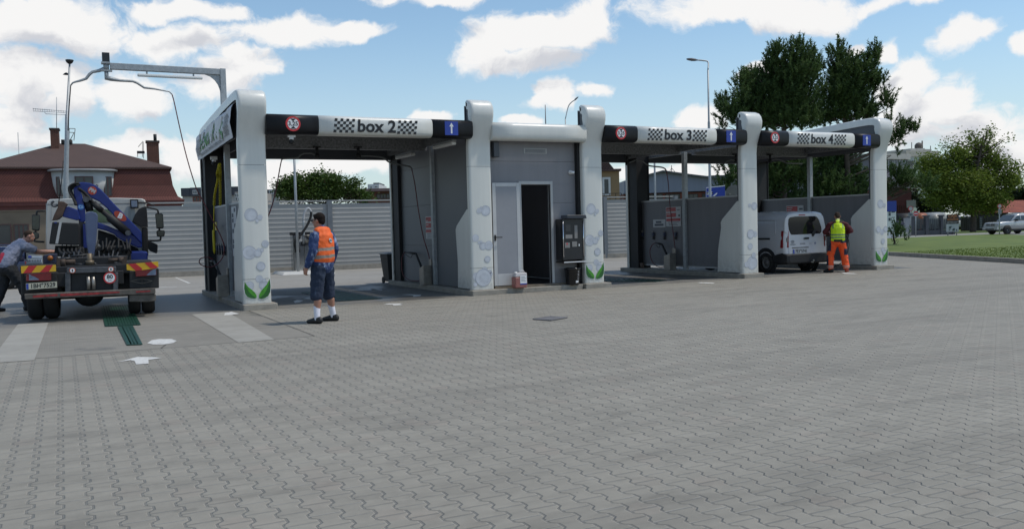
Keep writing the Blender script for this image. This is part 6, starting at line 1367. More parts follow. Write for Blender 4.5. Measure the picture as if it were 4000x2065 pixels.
def vplate(name, pts, mat, y=-0.006, dep=0.03, bevel=0.0, parent=van):
    mb = MB(); mb.prism([vf_.y(*vc(*p), y) for p in pts], (0,dep,0)); return mb.build(name, mat, parent, bevel=bevel)
gate = vplate("tailgate", [(512,330),(524,230),(562,180),(640,160),(1000,140),(1070,160),(1110,230),(1180,420),(1190,600),(1200,860),(1170,885),(610,902),(590,870),(582,730),(572,600),(556,490),(510,470)], VW, -0.012, 0.05, 0.012)
vplate("rear_window", [(572,330),(578,250),(605,215),(700,200),(1040,195),(1075,210),(1110,270),(1150,400),(1148,470),(1120,495),(640,518),(615,500),(585,430)], VGL, -0.020, 0.02, 0.004, gate)
vplate("brake_lamp", [(758,166),(866,164),(866,182),(758,184)], RLIGHT, -0.022, 0.02, 0, gate)
hd = vplate("handle", [(832,578),(870,562),(925,560),(944,572),(925,592),(860,596)], BLACK, -0.03, 0.02, 0.004, gate)
vplate("plate_recess", [(640,735),(920,722),(935,740),(640,755)], M("recess_grey", (0.12,0.12,0.12), 0.6), -0.016, 0.01, 0, gate)
mb = MB(); a, b2 = vf_.y(*vc(1000,540),-0.04), vf_.y(*vc(1040,440),-0.04); mb.prism([vf_.y(*vc(*p),-0.035) for p in ((985,500),(1020,425),(1062,420),(1045,490),(1010,545),(990,540))], (0,0.02,0)); mb.build("wiper", MATTBLACK, gate)
numberplate(gate, [(650,768),(905,756),(908,835),(655,850)], vf_, vc, -0.022, "7E3\u00b05741", 0.11, M("plate_white", (0.42,0.43,0.44), 0.5))
mb = MB(); q = vf_.y(*vc(648,640), -0.018)
mb.disc(q, 0.062, (0,-1,0), 28, 0, r_in=0.050, up=(0,0,1), sy=0.66); mb.disc(q+Vector((0,-0.001,0.004)), 0.022, (0,-1,0), 20, 0, r_in=0.015, up=(0,0,1), sy=1.55); mb.disc(q+Vector((0,-0.002,0.018)), 0.040, (0,-1,0), 20, 0, r_in=0.032, up=(0,0,1), sy=0.5)
VL = lambda p: vf_.y(*vc(*p), -0.018)
def vtext(t, p, size, mi, bold=0.0): c = VL(p); mb.text(t, size, lambda x, y: (c.x+x, c.y, c.z+y), mi, bold=bold)
vtext("TOYOTA", (652,688), 0.048, 0, 0.001); vtext("PROACE", (820,672), 0.05, 0, 0.001); vtext("CITY", (960,668), 0.045, 1); 
c = VL((1040,660)); mb.disc(c, 0.028, (0,-1,0), 22, 2, r_in=0.012); mb.build("tailgate_print", [M("chrome_grey_print", (0.10,0.10,0.11), 0.3), M("pale_grey_print", (0.27,0.27,0.27), 0.4), M("blue_disc_print", (0.03,0.06,0.22), 0.4)], gate)
for sx, nm in ((-1, 'l'), (1, 'r')):
    mb = MB(); x0, x1 = (0.665*sx, 0.812*sx); mb.hexa([(x0,-0.03,0.71),(x1,0.06,0.70),(x1,0.16,0.70),(x0,0.10,0.71)], [(x0-0.02*sx,-0.022,1.17),(x1-0.035*sx,0.06,1.17),(x1-0.035*sx,0.15,1.17),(x0-0.02*sx,0.10,1.17)])
    lt = mb.build("tail_light", RLIGHT, van, bevel=0.015)
    mb = MB(); mb.box(min(x0+0.015*sx,x0+0.07*sx), max(x0+0.015*sx,x0+0.07*sx), -0.034, -0.012, 0.87, 0.98); mb.build("clear_lens", M("smoked_lamp_lens", (0.20,0.15,0.14), 0.3, 0, 0.1), lt, bevel=0.004)
bp_ = MB(); bp_.loft([[(-w, y, z) for w, z in sec]+[(w, y, z) for w, z in reversed(sec)] for y, sec in ((-0.10,[(0.66,0.30),(0.70,0.34),(0.70,0.48),(0.66,0.51),(0,0.51)]),(-0.07,[(0.74,0.27),(0.785,0.32),(0.785,0.50),(0.74,0.52),(0,0.52)]),(0.10,[(0.78,0.25),(0.815,0.30),(0.815,0.55),(0.79,0.57),(0,0.57)]),(0.42,[(0.79,0.25),(0.815,0.30),(0.812,0.47),(0.79,0.50),(0,0.50)]))], 0, False); bp_.build("bumper", MATTBLACK, van, bevel=0.015)
mb = MB(); q = vf_.y(*vc(985,985), -0.12); mb.cyl((q.x,-0.02,q.z),(q.x,-0.16,q.z),0.02,None,8); mb.ball((q.x,-0.17,q.z+0.04),0.03,10); mb.build("tow_hook", STEEL, van)
mb = MB(); mb.box(-0.7,0.7,0.5,3.6,0.22,0.40); mb.build("underbody", CHAS, van)
for sx in (-1, 1): WA = MB(); WA.lathe([(0.30,0.0),(0.395,0.0),(0.41,0.02),(0.395,0.03),(0.30,0.03)], (0.775*sx,0.72,0.30), (sx,0,0), 28, cap=False); WA.build("wheel_arch", MATTBLACK, van)
for sx in (-0.715, 0.715):
    for yy in (0.72, 3.2): wheel("wheel", sx, yy, 0.29, 0.20, van, M("steel_rim_grey", (0.22,0.22,0.22), 0.45, 0.2), side=1 if sx > 0 else -1)
mb = MB(); mb.box(-0.815,-0.79,0.55,1.3,0.93,0.975); mb.build("slide_rail", MATTBLACK, van)
mb = MB(); mb.tube(smooth_path([(-0.785,0.35,1.05),(-0.765,0.36,1.35),(-0.74,0.5,1.46),(-0.74,1.5,1.46)],4), 0.010, 6); mb.build("panel_crease", VW, van)

# ------------------------------------------------------------------ silver off road car on the far road
SILV = M("silver_paint", (0.42,0.43,0.44), 0.25, 0.35, 0.03, coat=0.6); SGL = M("car_glass", (0.05,0.065,0.075), 0.06, 0, 0.1)
def road_car(name, label, cat, loc, yaw, scale, paint, dark=False):
    """off road estate: y forward from the tail, with bonnet, cabin, arches, lamps"""
    o = thing(name, label, cat, loc, yaw, scale=scale)
    lo = lambda k, zb=0.42: [(0.80*k,zb),(0.90*k,0.55),(0.915*k,0.80),(0.90*k,1.0)]
    st = [(0.0, lo(0.93)+[(0.84,1.08),(0.80,1.12),(0.5,1.13),(0,1.13)]),(0.1, lo(1.0)+[(0.90,1.10),(0.86,1.14),(0.5,1.15),(0,1.15)]),(2.9, lo(1.0)+[(0.89,1.10),(0.86,1.14),(0.5,1.16),(0,1.17)]),(3.2, lo(1.0)+[(0.89,1.06),(0.85,1.10),(0.5,1.13),(0,1.14)]),(4.1, lo(0.98)+[(0.87,1.03),(0.82,1.07),(0.5,1.09),(0,1.10)]),(4.32, lo(0.95)+[(0.83,1.0),(0.78,1.04),(0.5,1.05),(0,1.05)]),(4.45, [(0.74,0.42),(0.85,0.55),(0.86,0.75),(0.83,0.86),(0.78,0.92),(0.74,0.95),(0.5,0.97),(0,0.97)])]
    body_loft(st).build("body", paint, o, bevel=0.0)
    gs = [(0.15, [(0.84,1.14),(0.80,1.40),(0.74,1.62),(0.68,1.68),(0.4,1.71),(0,1.72)]),(0.45, [(0.85,1.14),(0.81,1.40),(0.76,1.66),(0.70,1.73),(0.4,1.76),(0,1.77)]),(2.2, [(0.86,1.15),(0.82,1.40),(0.76,1.68),(0.70,1.75),(0.4,1.78),(0,1.79)]),(2.45, [(0.86,1.15),(0.82,1.38),(0.75,1.62),(0.69,1.68),(0.4,1.70),(0,1.71)]),(3.15, [(0.84,1.13),(0.80,1.14),(0.76,1.145),(0.7,1.15),(0.4,1.16),(0,1.165)])]
    cabn = body_loft(gs).build("cabin", paint, o)
    mb = MB()
    for sx in (-1, 1):
        X_ = lambda z: sx*(0.868-(z-1.14)*0.175)
        for y0, y1, yt0, yt1 in ((0.30,1.15,0.42,1.15),(1.25,2.05,1.25,2.05),(2.13,2.90,2.13,2.42)):
            mb.add([(X_(1.2),y0,1.2),(X_(1.2),y1,1.2),(X_(1.6),yt1,1.6),(X_(1.6),yt0,1.6)], [(0,1,2,3)])
    mb.add([(-0.74,3.12,1.19),(0.74,3.12,1.19),(0.66,2.50,1.665),(-0.66,2.50,1.665)], [(0,1,2,3)]); mb.add([(-0.70,0.09,1.22),(0.70,0.09,1.22),(0.62,0.12,1.58),(-0.62,0.12,1.58)], [(0,1,2,3)])
    for i, v_ in enumerate(mb.v):
        if abs(v_[0]) < 0.76 and v_[1] > 2.45: mb.v[i] = (v_[0], v_[1]+0.03, v_[2]+0.025)
    mb.build("window", SGL, cabn)
    for sx in (-1, 1):
        mb = MB(); mb.tube([(0.66*sx,0.5,1.76),(0.66*sx,0.6,1.82),(0.66*sx,2.0,1.83),(0.66*sx,2.1,1.77)], 0.025, 8); mb.build("roof_rail", paint, o)
        for yy in (0.85, 3.55):
            mb = MB(); mb.lathe([(0.0,0.001),(0.43,0.001),(0.43,0.03),(0.0,0.03)], (0.885*sx,yy,0.40), (sx,0,0), 26, 0); mb.build("wheel_arch", RUBBER, o)
            wheel("wheel", 0.845*sx, yy, 0.36, 0.25, o, M("alloy_rim", (0.20,0.20,0.21), 0.35, 0.5), side=sx, n=24)
        mb = MB(); mb.hexa([(0.56*sx,4.40,0.83),(0.82*sx,4.33,0.83),(0.82*sx,4.2,0.83),(0.56*sx,4.3,0.83)], [(0.56*sx,4.36,1.0),(0.81*sx,4.27,1.0),(0.81*sx,4.2,1.0),(0.56*sx,4.25,1.0)]); mb.build("headlight", M("headlight_glass", (0.55,0.57,0.6), 0.12, 0.2), o, bevel=0.02)
        mb = MB(); mb.box(min(0.88*sx,1.08*sx),max(0.88*sx,1.08*sx),2.55,2.68,1.13,1.30); mb.build("mirror", MATTBLACK, o, bevel=0.03)
        mb = MB(); mb.box(min(0.82*sx,0.90*sx),max(0.82*sx,0.90*sx),0.0,0.12,0.85,1.12); mb.build("tail_light", RLIGHT, o, bevel=0.02)
    mb = MB(); mb.box(-0.54,0.54,4.36,4.475,0.74,0.98,0)
    mb.build("grille_surround", paint, o, bevel=0.02)
    mb = MB()
    for a, b2 in ((-0.50,-0.03),(0.03,0.50)):
        for z0, z1 in ((0.765,0.845),(0.875,0.955)): mb.box(a, b2, 4.4755, 4.482, z0, z1)
    mb.build("grille", BLACK, o)
    mb = MB(); mb.box(-0.86,0.86,4.22,4.56,0.42,0.66,0); mb.box(-0.5,0.5,4.561,4.566,0.44,0.52,1); mb.box(-0.86,0.86,-0.10,0.05,0.42,0.66,0); mb.build("bumper", [paint, MATTBLACK], o, bevel=0.04)
    mb = MB(); mb.box(-0.26,0.26,4.568,4.575,0.545,0.65); mb.build("number_plate", M("plate_white"), o)
    mb = MB(); mb.box(-0.8,0.8,0.3,4.2,0.28,0.45); mb.build("underbody", CHAS, o); return o
sp_ = G(3906,920); d_ = (CAM-sp_); d_.z = 0; d_.normalize()
cy = math.atan2(d_.y, d_.x)-math.pi/2        # facing the camera
sy = cy-R_(48)
suv_o = sp_-Vector((-math.sin(sy), math.cos(sy), 0))*3.5*0.76
road_car("off_road_car", "silver off road car on the far road beyond the lawn", "car", (suv_o.x, suv_o.y, 0.09), sy, 0.76, SILV)
# ------------------------------------------------------------------ buildings round the site
def fr_at(px, D, yaw): o = AD(px, 900, D); o.z = 0; return Frame(o, yaw)
def bl(fr, name, label, cat): return thing(name, label, cat, tuple(fr.o), fr.yaw)
DWIN = M("dark_window_glass", (0.03,0.035,0.04), 0.08, 0, 0.1); WFR = M("white_window_frame", (0.55,0.55,0.53), 0.5)
def fwindow(fr, px0, px1, py0, py1, parent, y=0.0, frame=WFR, bars=1, glassm=DWIN, t=0.06, sill=False):
    a, b2 = fr.y(px0, py1, y), fr.y(px1, py0, y); x0, x1, z0, z1 = a.x, b2.x, a.z, b2.z
    mb = MB(); mb.box(x0, x1, y-0.035, y-0.001, z0, z1); w = mb.build("window", glassm, parent)
    mb = MB(); mb.box(x0-t, x0, y-0.06, y-0.002, z0-t, z1+t); mb.box(x1, x1+t, y-0.06, y-0.002, z0-t, z1+t); mb.box(x0, x1, y-0.06, y-0.002, z1, z1+t); mb.box(x0, x1, y-0.06, y-0.002, z0-t, z0)
    for i in range(bars): xx = x0+(x1-x0)*(i+1)/(bars+1); mb.box(xx-t/2, xx+t/2, y-0.055, y-0.036, z0, z1)
    mb.build("frame", frame, w); return w
def tile_mat(name, c1, c2, sx=3.0, sz=4.0):
    mt, nt, b, ob = blank(name, 0.85)
    br = nd(nt, "ShaderNodeTexBrick"); br.inputs["Scale"].default_value = 1.0; br.inputs["Color1"].default_value = (*c1, 1); br.inputs["Color2"].default_value = (*c2, 1); br.inputs["Mortar"].default_value = (c1[0]*0.45, c1[1]*0.45, c1[2]*0.45, 1)
    br.inputs["Mortar Size"].default_value = 0.025; br.inputs["Brick Width"].default_value = 1/sx; br.inputs["Row Height"].default_value = 1/sz
    sp = nd(nt, "ShaderNodeSeparateXYZ"); nt.links.new(ob, sp.inputs[0]); cm = nd(nt, "ShaderNodeCombineXYZ")
    x = X(nt, sp.outputs[0]) + X(nt, sp.outputs[1]); z = X(nt, sp.outputs[2])*1.6 + X(nt, sp.outputs[1])*0.3
    nt.links.new(x.so, cm.inputs[0]); nt.links.new(z.so, cm.inputs[1]); nt.links.new(cm.outputs[0], br.inputs["Vector"])
    n = noise(nt, ob, 0.9, 5, 0.7)*0.7 + 0.65; sc = nd(nt, "ShaderNodeVectorMath", operation='SCALE'); nt.links.new(br.outputs["Color"], sc.inputs[0]); nt.links.new(n.so, sc.inputs["Scale"]); nt.links.new(sc.outputs[0], b.inputs["Base Color"]); return mt
ROOFB = tile_mat("brown_roof_tiles", (0.105,0.062,0.050), (0.094,0.056,0.046), 5, 6); ROOFR = tile_mat("red_mansard_tiles", (0.125,0.037,0.028), (0.110,0.034,0.026), 6, 7); BRICK = tile_mat("chimney_brick", (0.17,0.075,0.05), (0.12,0.055,0.04), 4, 9); REDT = tile_mat("red_clay_tiles", (0.30,0.075,0.04), (0.22,0.05,0.03), 4, 3)
PLASTER = M("brown_plaster", (0.20,0.155,0.11), 0.9, 0, 0.12, 0.6); DORM = M("grey_white_plaster", (0.44,0.44,0.42), 0.85, 0, 0.07, 0.8); REDGUT = M("red_gutter", (0.12,0.03,0.022), 0.6, 0, 0.15)
H = fr_at(300, 58, -0.07); ho = bl(H, "mansard_house", "large brown house with red mansard roof and pale round dormer behind the truck", "house")
xl, xr = H.y(-140, 800, 0).x, H.y(704, 800, 0).x; ze = H.y(690, 782, 0).z; zb = H.y(672, 655, 1.0).z; dep = 13.0
mb = MB(); mb.box(xl, xr, 0, dep, 0, ze-0.25); wall = mb.build("wall", PLASTER, ho)
mb = MB(); mb.box(xl-0.25, xr+0.25, -0.25, dep+0.25, ze-0.25, ze); mb.box(xl-0.10, xr+0.10, -0.10, dep+0.1, ze-0.5, ze-0.251); mb.build("eave_cornice", REDGUT, ho)
def ring4(ins, z): return [(xl-0.3+ins, -0.3+ins, z), (xr+0.3-ins, -0.3+ins, z), (xr+0.3-ins, dep+0.3-ins, z), (xl-0.3+ins, dep+0.3-ins, z)]
hm = zb-ze
mb = MB(); mb.loft([ring4(0, ze+0.002), ring4(0.42, ze+hm*0.12), ring4(0.70, ze+hm*0.45), ring4(0.80, ze+hm*0.8), ring4(0.98, zb)], 0, False, cap=False); mb.build("mansard_roof", ROOFR, ho)
zr = H.y(281, 561, dep/2).z; xa, xb = H.y(231, 561, dep/2).x, H.y(331, 561, dep/2).x
e = ring4(0.72, zb+0.002); mb = MB(); mb.add(e+[(xa, dep/2, zr), (xb, dep/2, zr)], [(0,1,5,4),(1,2,5),(2,3,4,5),(3,0,4)]); mb.add([(p[0], p[1], p[2]-0.12) for p in e]+e, [(0,1,5,4),(1,2,6,5),(2,3,7,6),(3,0,4,7)]); roof = mb.build("hip_roof", ROOFB, ho)
# rounded dormer
a, b2, c = H.y(*t0(485,760), -0.1), H.y(*t0(1085,760), -0.1), H.y(*t0(790,530), -0.1); cx = (a.x+b2.x)/2; zt_ = c.z; zb_ = ze+0.1
def arc_ring(w, bulge, z, n=14): return [(cx+w*math.cos(math.pi*(1-i/n)), 0.9-bulge*math.sin(math.pi*i/n)**0.6, z) for i in range(n+1)]
wb_, wt_ = (b2.x-a.x)/2-0.15, (b2.x-a.x)/2+0.05
mb = MB(); mb.loft([arc_ring(wb_, 1.15, zb_), arc_ring(wt_, 1.25, zt_)], 0, True, cap=True, close=False); dm = mb.build("round_dormer", DORM, ho)
mb = MB(); mb.loft([arc_ring(wt_+0.18, 1.45, zt_+0.002), arc_ring(wt_+0.22, 1.50, zt_+0.10), arc_ring(wt_+0.05, 1.3, zt_+0.16)], 0, True, cap=True, close=False); mb.build("dormer_roof", M("zinc_sheet", (0.25,0.25,0.25), 0.5, 0.2, 0.1), dm)
for q, yy in (((545,590,590,755), -0.02), ((722,870,585,770), -0.36), ((992,1046,588,755), -0.02)):
    (p0, q0), (p1, q1) = t0(q[0], q[2]), t0(q[1], q[3]); fwindow(H, p0, p1, q0, q1, ho, yy, M("dark_red_frame", (0.07,0.03,0.028), 0.6), 1)
def chimney(x0, x1, y0, y1, yl, pots):
    (p0, q0), (p1, q1) = t0(x0, y0), t0(x1, y1); a, b2 = H.y(p0, q1, yl), H.y(p1, q0, yl)
    mb = MB(); mb.box(a.x, b2.x, yl, yl+0.9, a.z-0.6, b2.z-0.12); ch_ = mb.build("chimney", BRICK, roof)
    mb = MB(); mb.box(a.x-0.06, b2.x+0.06, yl-0.06, yl+0.96, b2.z-0.118, b2.z); mb.build("chimney_cap", M("dark_mortar", (0.06,0.05,0.045), 0.9), roof); return a, b2
chimney(482, 550, 122, 345, 5.0, 0); a, b2 = chimney(1392, 1498, 240, 452, 3.0, 1)
p = H.y(*t0(1463,180), 3.4); mb = MB(); mb.cyl((p.x,3.4,b2.z),(p.x,3.4,p.z),0.11,None,12); mb.build("flue_pipe", MATTBLACK, roof)
mb = MB()
for x in (595, 665): p = H.y(*t0(x,232), 6.3); mb.cyl((p.x,6.3,p.z-0.5),(p.x,6.3,p.z),0.13,None,12)
mb.build("roof_vent", MATTBLACK, roof)
mb = MB()
def rods(L, y, r):
    for a, b2 in L: mb.cyl(H.y(*t0(*a), y), H.y(*t0(*b2), y), r, None, 6)
rods((((610,125),(710,128)),((650,162),(700,165)),((710,128),(698,240)),((655,125),(652,240)),((700,165),(660,240))), 6.0, 0.025); mb.build("roof_ladder_rail", DIRTB, roof)
mb = MB(); rods((((1300,350),(1300,395)),((1356,250),(1356,410)),((1345,245),(1346,395)),((1305,300),(1345,255))), 3.0, 0.02); q = H.y(*t0(1330,350), 3.0); mb.box(q.x-0.25,q.x+0.25,2.9,3.2,q.z-0.08,q.z+0.08); mb.build("chimney_platform", MATTBLACK, roof)
an = lambda x, y: (x/2.217, 150+y/2.217)
ant = thing("tv_antenna", "grey rooftop aerial with long cross rods on the chimney above the house", "antenna", tuple(H.o), H.yaw); mb = MB()
ap = lambda x, y: H.y(*an(x, y), 5.4)
mb.cyl(ap(490,510), ap(490,775), 0.022, None, 8)
for a, b2, r in (((283,610),(575,632),0.02),((285,630),(570,645),0.018),((385,640),(400,655),0.02),((400,655),(570,662),0.02)): mb.cyl(ap(*a), ap(*b2), r, None, 6)
for k in range(14): a = ap(288+k*20, 606+k*1.6); mb.cyl(a+Vector((0,-0.15,0)), a+Vector((0,0.15,-0.02)), 0.007, None, 5); mb.cyl(a, a+Vector((0,0,-0.16)), 0.01, None, 5)
mb.build("aerial", GALV, ant)
for q in ((-120,40),(60,108)):
    fwindow(H, q[0], q[1], 878, 955, ho, 0.0, M("dark_red_frame"), 2)
mb = MB(); mb.box(xl, xr, -0.06, -0.001, H.y(100,825,0).z, H.y(100,818,0).z); mb.build("string_course", M("pale_brown_moulding", (0.24,0.19,0.14), 0.9), ho)
p = H.y(*an(155,815), 14); mb = MB(); mb.cyl((p.x,14,0),(p.x,14,p.z),0.03,None,6); mb.cyl((p.x-0.9,14,p.z-3.6),(p.x+0.3,14,p.z-3.5),0.02,None,6); o = mb.build("roof_aerial", GALV, None); o.location = H.o; o.rotation_euler.z = H.yaw; tag(o, "thin bare aerial standing beyond the house roof", "antenna")

def block(fr, name, label, px0, px1, py0, mat, dep=10, cat="building", z0=0):
    o = bl(fr, name, label, cat); a, b2 = fr.y(px0, py0, 0), fr.y(px1, py0, 0); mb = MB(); mb.box(a.x, b2.x, 0, dep, z0, (a.z+b2.z)/2); w = mb.build("wall", mat, o); return o, a.x, b2.x, (a.z+b2.z)/2
n7 = lambda x, y: (680+x/2.927, 680+y/2.927)
F = fr_at(880, 115, -YAW); CREAM = M("pale_plaster", (0.42,0.41,0.38), 0.9, 0, 0.08, 0.3); SLATE = M("slate_cladding", (0.055,0.058,0.068), 0.7, 0, 0.1, 0.5)
o, x0, x1, zt = block(F, "apartment_block", "pale apartment block with dark slate top storeys behind the black post", 712, 1090, 762, CREAM, 14)
for (p0, p1, q0) in ((706,742,735),(742,944,733),(944,1086,743)):
    a, b2 = F.y(p0, q0, -0.4), F.y(p1, q0, -0.4); mb = MB(); mb.box(a.x, b2.x-0.05, -0.4, 13, zt+0.005, a.z); mb.build("top_storey", SLATE, o)
for p in (762, 882, 1060): fwindow(F, p-6, p+6, 745, 756, o, -0.4, PANELCAP, 1, t=0.1)
for p0, p1 in ((757,792),(850,866),(884,892)): fwindow(F, p0, p1, 771, 785, o, 0, M("rust_frame", (0.2,0.06,0.04), 0.7), 2, t=0.12)
F = fr_at(930, 100, -YAW); o, x0, x1, zt = block(F, "apartment_block", "beige flats with small windows between the first post and bubble column", 917, 985, 748, M("beige_plaster", (0.30,0.27,0.24), 0.9, 0, 0.1), 8)
for k in range(5): fwindow(F, 920+k*8, 924+k*8, 757+k % 2, 768, o, 0, WFR, 0, t=0.05)
for k in range(4): fwindow(F, 921+k*9, 926+k*9, 772, 782, o, 0, WFR, 0, t=0.05)
F = fr_at(1455, 130, -YAW); o, x0, x1, zt = block(F, "white_tower", "white flat roofed block showing above the brown building", 1436, 1480, 719, M("white_render", (0.55,0.55,0.54), 0.8, 0, 0.05), 8)
a, b2 = F.y(1458,714,0.2), F.y(1480,714,0.2); mb = MB(); mb.box(a.x,b2.x,0.2,6,zt,a.z); mb.build("parapet", SLATE, o); fwindow(F, 1447, 1453, 727, 738, o, 0, WFR, 1, t=0.08); fwindow(F, 1465, 1474, 727, 732, o, 0, WFR, 1, t=0.08)
F = fr_at(1470, 90, -YAW); o, x0, x1, zt = block(F, "brick_shed", "brown brick building with flat roof and dark opening beyond the fence", 1400, 1535, 748, tile_mat("brown_brick", (0.20,0.085,0.05), (0.16,0.07,0.045), 4, 9), 10)
mb = MB(); mb.box(x0-0.6, x1+0.3, -0.6, 10, zt, zt+0.28); mb.build("roof", M("faded_red_roof", (0.20,0.13,0.12), 0.8, 0, 0.1), o); fwindow(F, 1474, 1520, 759, 774, o, 0, RUST, 3, t=0.1)
F = fr_at(2390, 60, -YAW); OCH = M("ochre_plaster", (0.27,0.185,0.095), 0.9, 0, 0.08, 0.6); k5 = lambda x, y: (2330+x/2.77, 620+y/2.77)
o, x0, x1, zt = block(F, "ochre_house", "ochre house with white framed window seen between the columns of bay three", 2330, 2418.5, 669, OCH, 9)
mb = MB(); mb.box(x0, x1+0.12, -0.25, 9.2, zt, zt+0.14); a = F.y(*k5(90,65), 3); b2 = F.y(*k5(150,125), 3); mb.add([(x0,0.5,zt+0.14),(a.x,0.5,a.z),(b2.x,0.5,zt+0.14),(x0,8,zt+0.14),(a.x,8,a.z),(b2.x,8,zt+0.14),(x0,0.5,a.z+0.3),(x0,8,a.z+0.3)], [(0,2,1,6),(1,2,5,4),(6,1,4,7)]); mb.build("roof", ROOFB, o)
fwindow(F, k5(86,0)[0], k5(128,0)[0], k5(0,222)[1], k5(0,375)[1], o, 0, WFR, 0, t=0.14); mb = MB(); a = F.y(*k5(75,378), -0.9)
for zz_ in (a.z, a.z-0.25): mb.box(x0, x1, -0.93, -0.90, zz_-0.02, zz_+0.02)
for k in range(5): xx = x0+(x1-x0)*k/4; mb.box(xx-0.02, xx+0.02, -0.93, -0.9, a.z-1.1, a.z)
mb.box(x0, x1, -0.95, 0, a.z-1.25, a.z-1.1); mb.build("balcony", RUST, o)
# hall
F = fr_at(2650, 80, -YAW); HALL = M("blue_grey_cladding", (0.185,0.20,0.265), 0.6, 0, 0.05, 0.6, stretch=(6,6,0.3)); o = bl(F, "gabled_hall", "grey blue gabled hall over a red brick strip behind bay three", "hall")
pts = [F.y(*k5(*p), 0) for p in ((300,378),(300,238),(425,214),(715,138),(1000,178),(1372,222),(1372,340),(430,376))]; mb = MB(); mb.prism(pts, (0,25,0)); mb.build("gable_wall", HALL, o)
zb_ = pts[-1].z; mb = MB(); mb.box(pts[0].x, pts[5].x, 0.25, 24, 0, zb_-0.02); mb.build("wall", tile_mat("red_brick", (0.22,0.06,0.04), (0.17,0.05,0.035), 4, 9), o)
for a, b2 in ((320,350),(438,520),(573,710),(750,895),(960,1090),(1150,1180)): fwindow(F, k5(a,0)[0], k5(b2,0)[0], k5(0,384)[1], k5(0,436)[1], o, 0.25, MATTBLACK, 2, t=0.05)
mb = MB(); q = [F.y(*k5(*p), -0.15) for p in ((420,213),(715,134),(1000,174),(1376,219))]
for a, b2 in zip(q[:-1], q[1:]): mb.bar(a, b2, 0.5, 0.14)
mb.build("roof_edge", DARKGREY, o); ap = F.y(*k5(812,70), 5)
mb = MB(); mb.cyl((ap.x,5,F.y(*k5(812,170),5).z),tuple(ap),0.035,None,6)
for x in (775, 868): mb.cyl(tuple(F.y(*k5(812,100),5)), tuple(F.y(*k5(x,165),5)), 0.025, None, 6)
t_ = mb.build("roof_mast", DIRTB, o)
F2 = fr_at(2850, 95, -YAW); o, x0, x1, zt = block(F2, "low_hall", "low grey roofed annex beside the gabled hall half behind the pine", 2780, 2900, 697, M("pale_grey_render", (0.28,0.27,0.30), 0.8, 0, 0.06), 12); mb = MB(); mb.box(x0-0.3, x1, -0.4, 12, zt, zt+0.35); mb.build("roof", DARKGREY, o)
# road sign with town plate
b3 = lambda x, y: (2720+x/11.08, 680+y/11.08)
F = fr_at(2795, 38, -YAW-0.25); o = bl(F, "direction_board", "large blue road direction board behind the pine branches", "road sign"); q = [F.y(*b3(*p), 0) for p in ((402,1300),(402,585),(420,560),(1240,490),(1240,1300))]
mb = MB(); mb.prism(q, (0,0.05,0)); mb.build("panel", BLUEP, o); mb = MB()
for a, b2 in (((428,590),(1235,505)),((428,590),(428,1250))): mb.bar(F.y(*b3(*a),-0.01), F.y(*b3(*b2),-0.01), 0.012, 0.035)
w4 = [F.y(*b3(*p), -0.012) for p in ((452,778),(690,757),(694,872),(456,898))]; mb.prism(w4, (0,0.006,0)); mb.prism([F.y(*b3(*p), -0.012) for p in ((690,960),(800,870),(905,795),(905,850),(800,950))], (0,0.006,0)); c = (w4[0]+w4[2])/2
mb.text("CENTRUM", 0.085, lambda x, y: (c.x+x*0.75, c.y-0.012, c.z+y), 1, bold=0.003); mb.build("print", [WHITEP, BLACKP], o); mb = MB()
for x in (470, 1180): p = F.y(*b3(x,800), 0.12); mb.cyl((p.x,0.12,0),(p.x,0.12,p.z),0.05,None,10)
mb.build("post", GALV, o)
p = AD(2868, 757, 30); mb = MB(); mb.lathe([(0.30,0),(0.30,0.02)], (0,0,p.z), (-0.35,-0.94,0), 30); mb.cyl((0.02,0.06,0),(0.02,0.06,p.z+0.25),0.03,None,8); mb.box(-0.2,0.22,0.02,0.05,p.z-0.03,p.z+0.02); o = mb.build("round_sign", M("sign_back_grey", (0.22,0.24,0.24), 0.5, 0.2), None); o.location = (p.x,p.y,0); tag(o, "round grey sign back above the partition of bay three", "road sign")

# right: office, brick wing, tower block
r7 = lambda x, y: (3450+x/3.327, 550+y/3.327)
F = fr_at(3500, 88, -YAW+0.5); LIL = M("lilac_grey_render", (0.21,0.20,0.23), 0.85, 0, 0.05, 0.5); o = bl(F, "office_block", "long lilac grey office building with tall narrow windows behind the end column", "building")
A, B, Cc = F.y(*r7(-160,30), 0), F.y(*r7(318,205), 0), F.y(*r7(428,270), 0.0)
mb = MB(); mb.box(A.x, B.x, 0, 14, 0, B.z-0.3); mb.build("wall", LIL, o); mb = MB(); mb.box(A.x-0.2, B.x+0.2, -0.2, 14.2, B.z-0.298, B.z+0.25); mb.build("roof_parapet", CREAM, o)
mb = MB(); mb.box(B.x+0.21, Cc.x, 0.6, 13, 0, Cc.z-0.3); mb.build("wall", LIL, o); mb = MB(); mb.box(B.x+0.21, Cc.x+0.2, 0.4, 13.2, Cc.z-0.298, Cc.z+0.1); mb.build("roof_parapet", M("dark_green_edge", (0.05,0.06,0.05), 0.7), o)
for x, y0, y1 in ((72,215,360),(122,225,372),(150,230,378),(190,243,385),(214,247,388),(250,258,398),(272,262,400)): fwindow(F, r7(x-7,0)[0], r7(x+7,0)[0], r7(0,y0)[1], r7(0,y1)[1], o, 0, PANELCAP, 0, M("grey_blind", (0.10,0.10,0.12), 0.4), 0.05)
for x in (322, 356, 376): fwindow(F, r7(x-6,0)[0], r7(x+6,0)[0], r7(0,318)[1], r7(0,400)[1], o, 0.6, PANELCAP, 0, M("grey_blind"), 0.05)
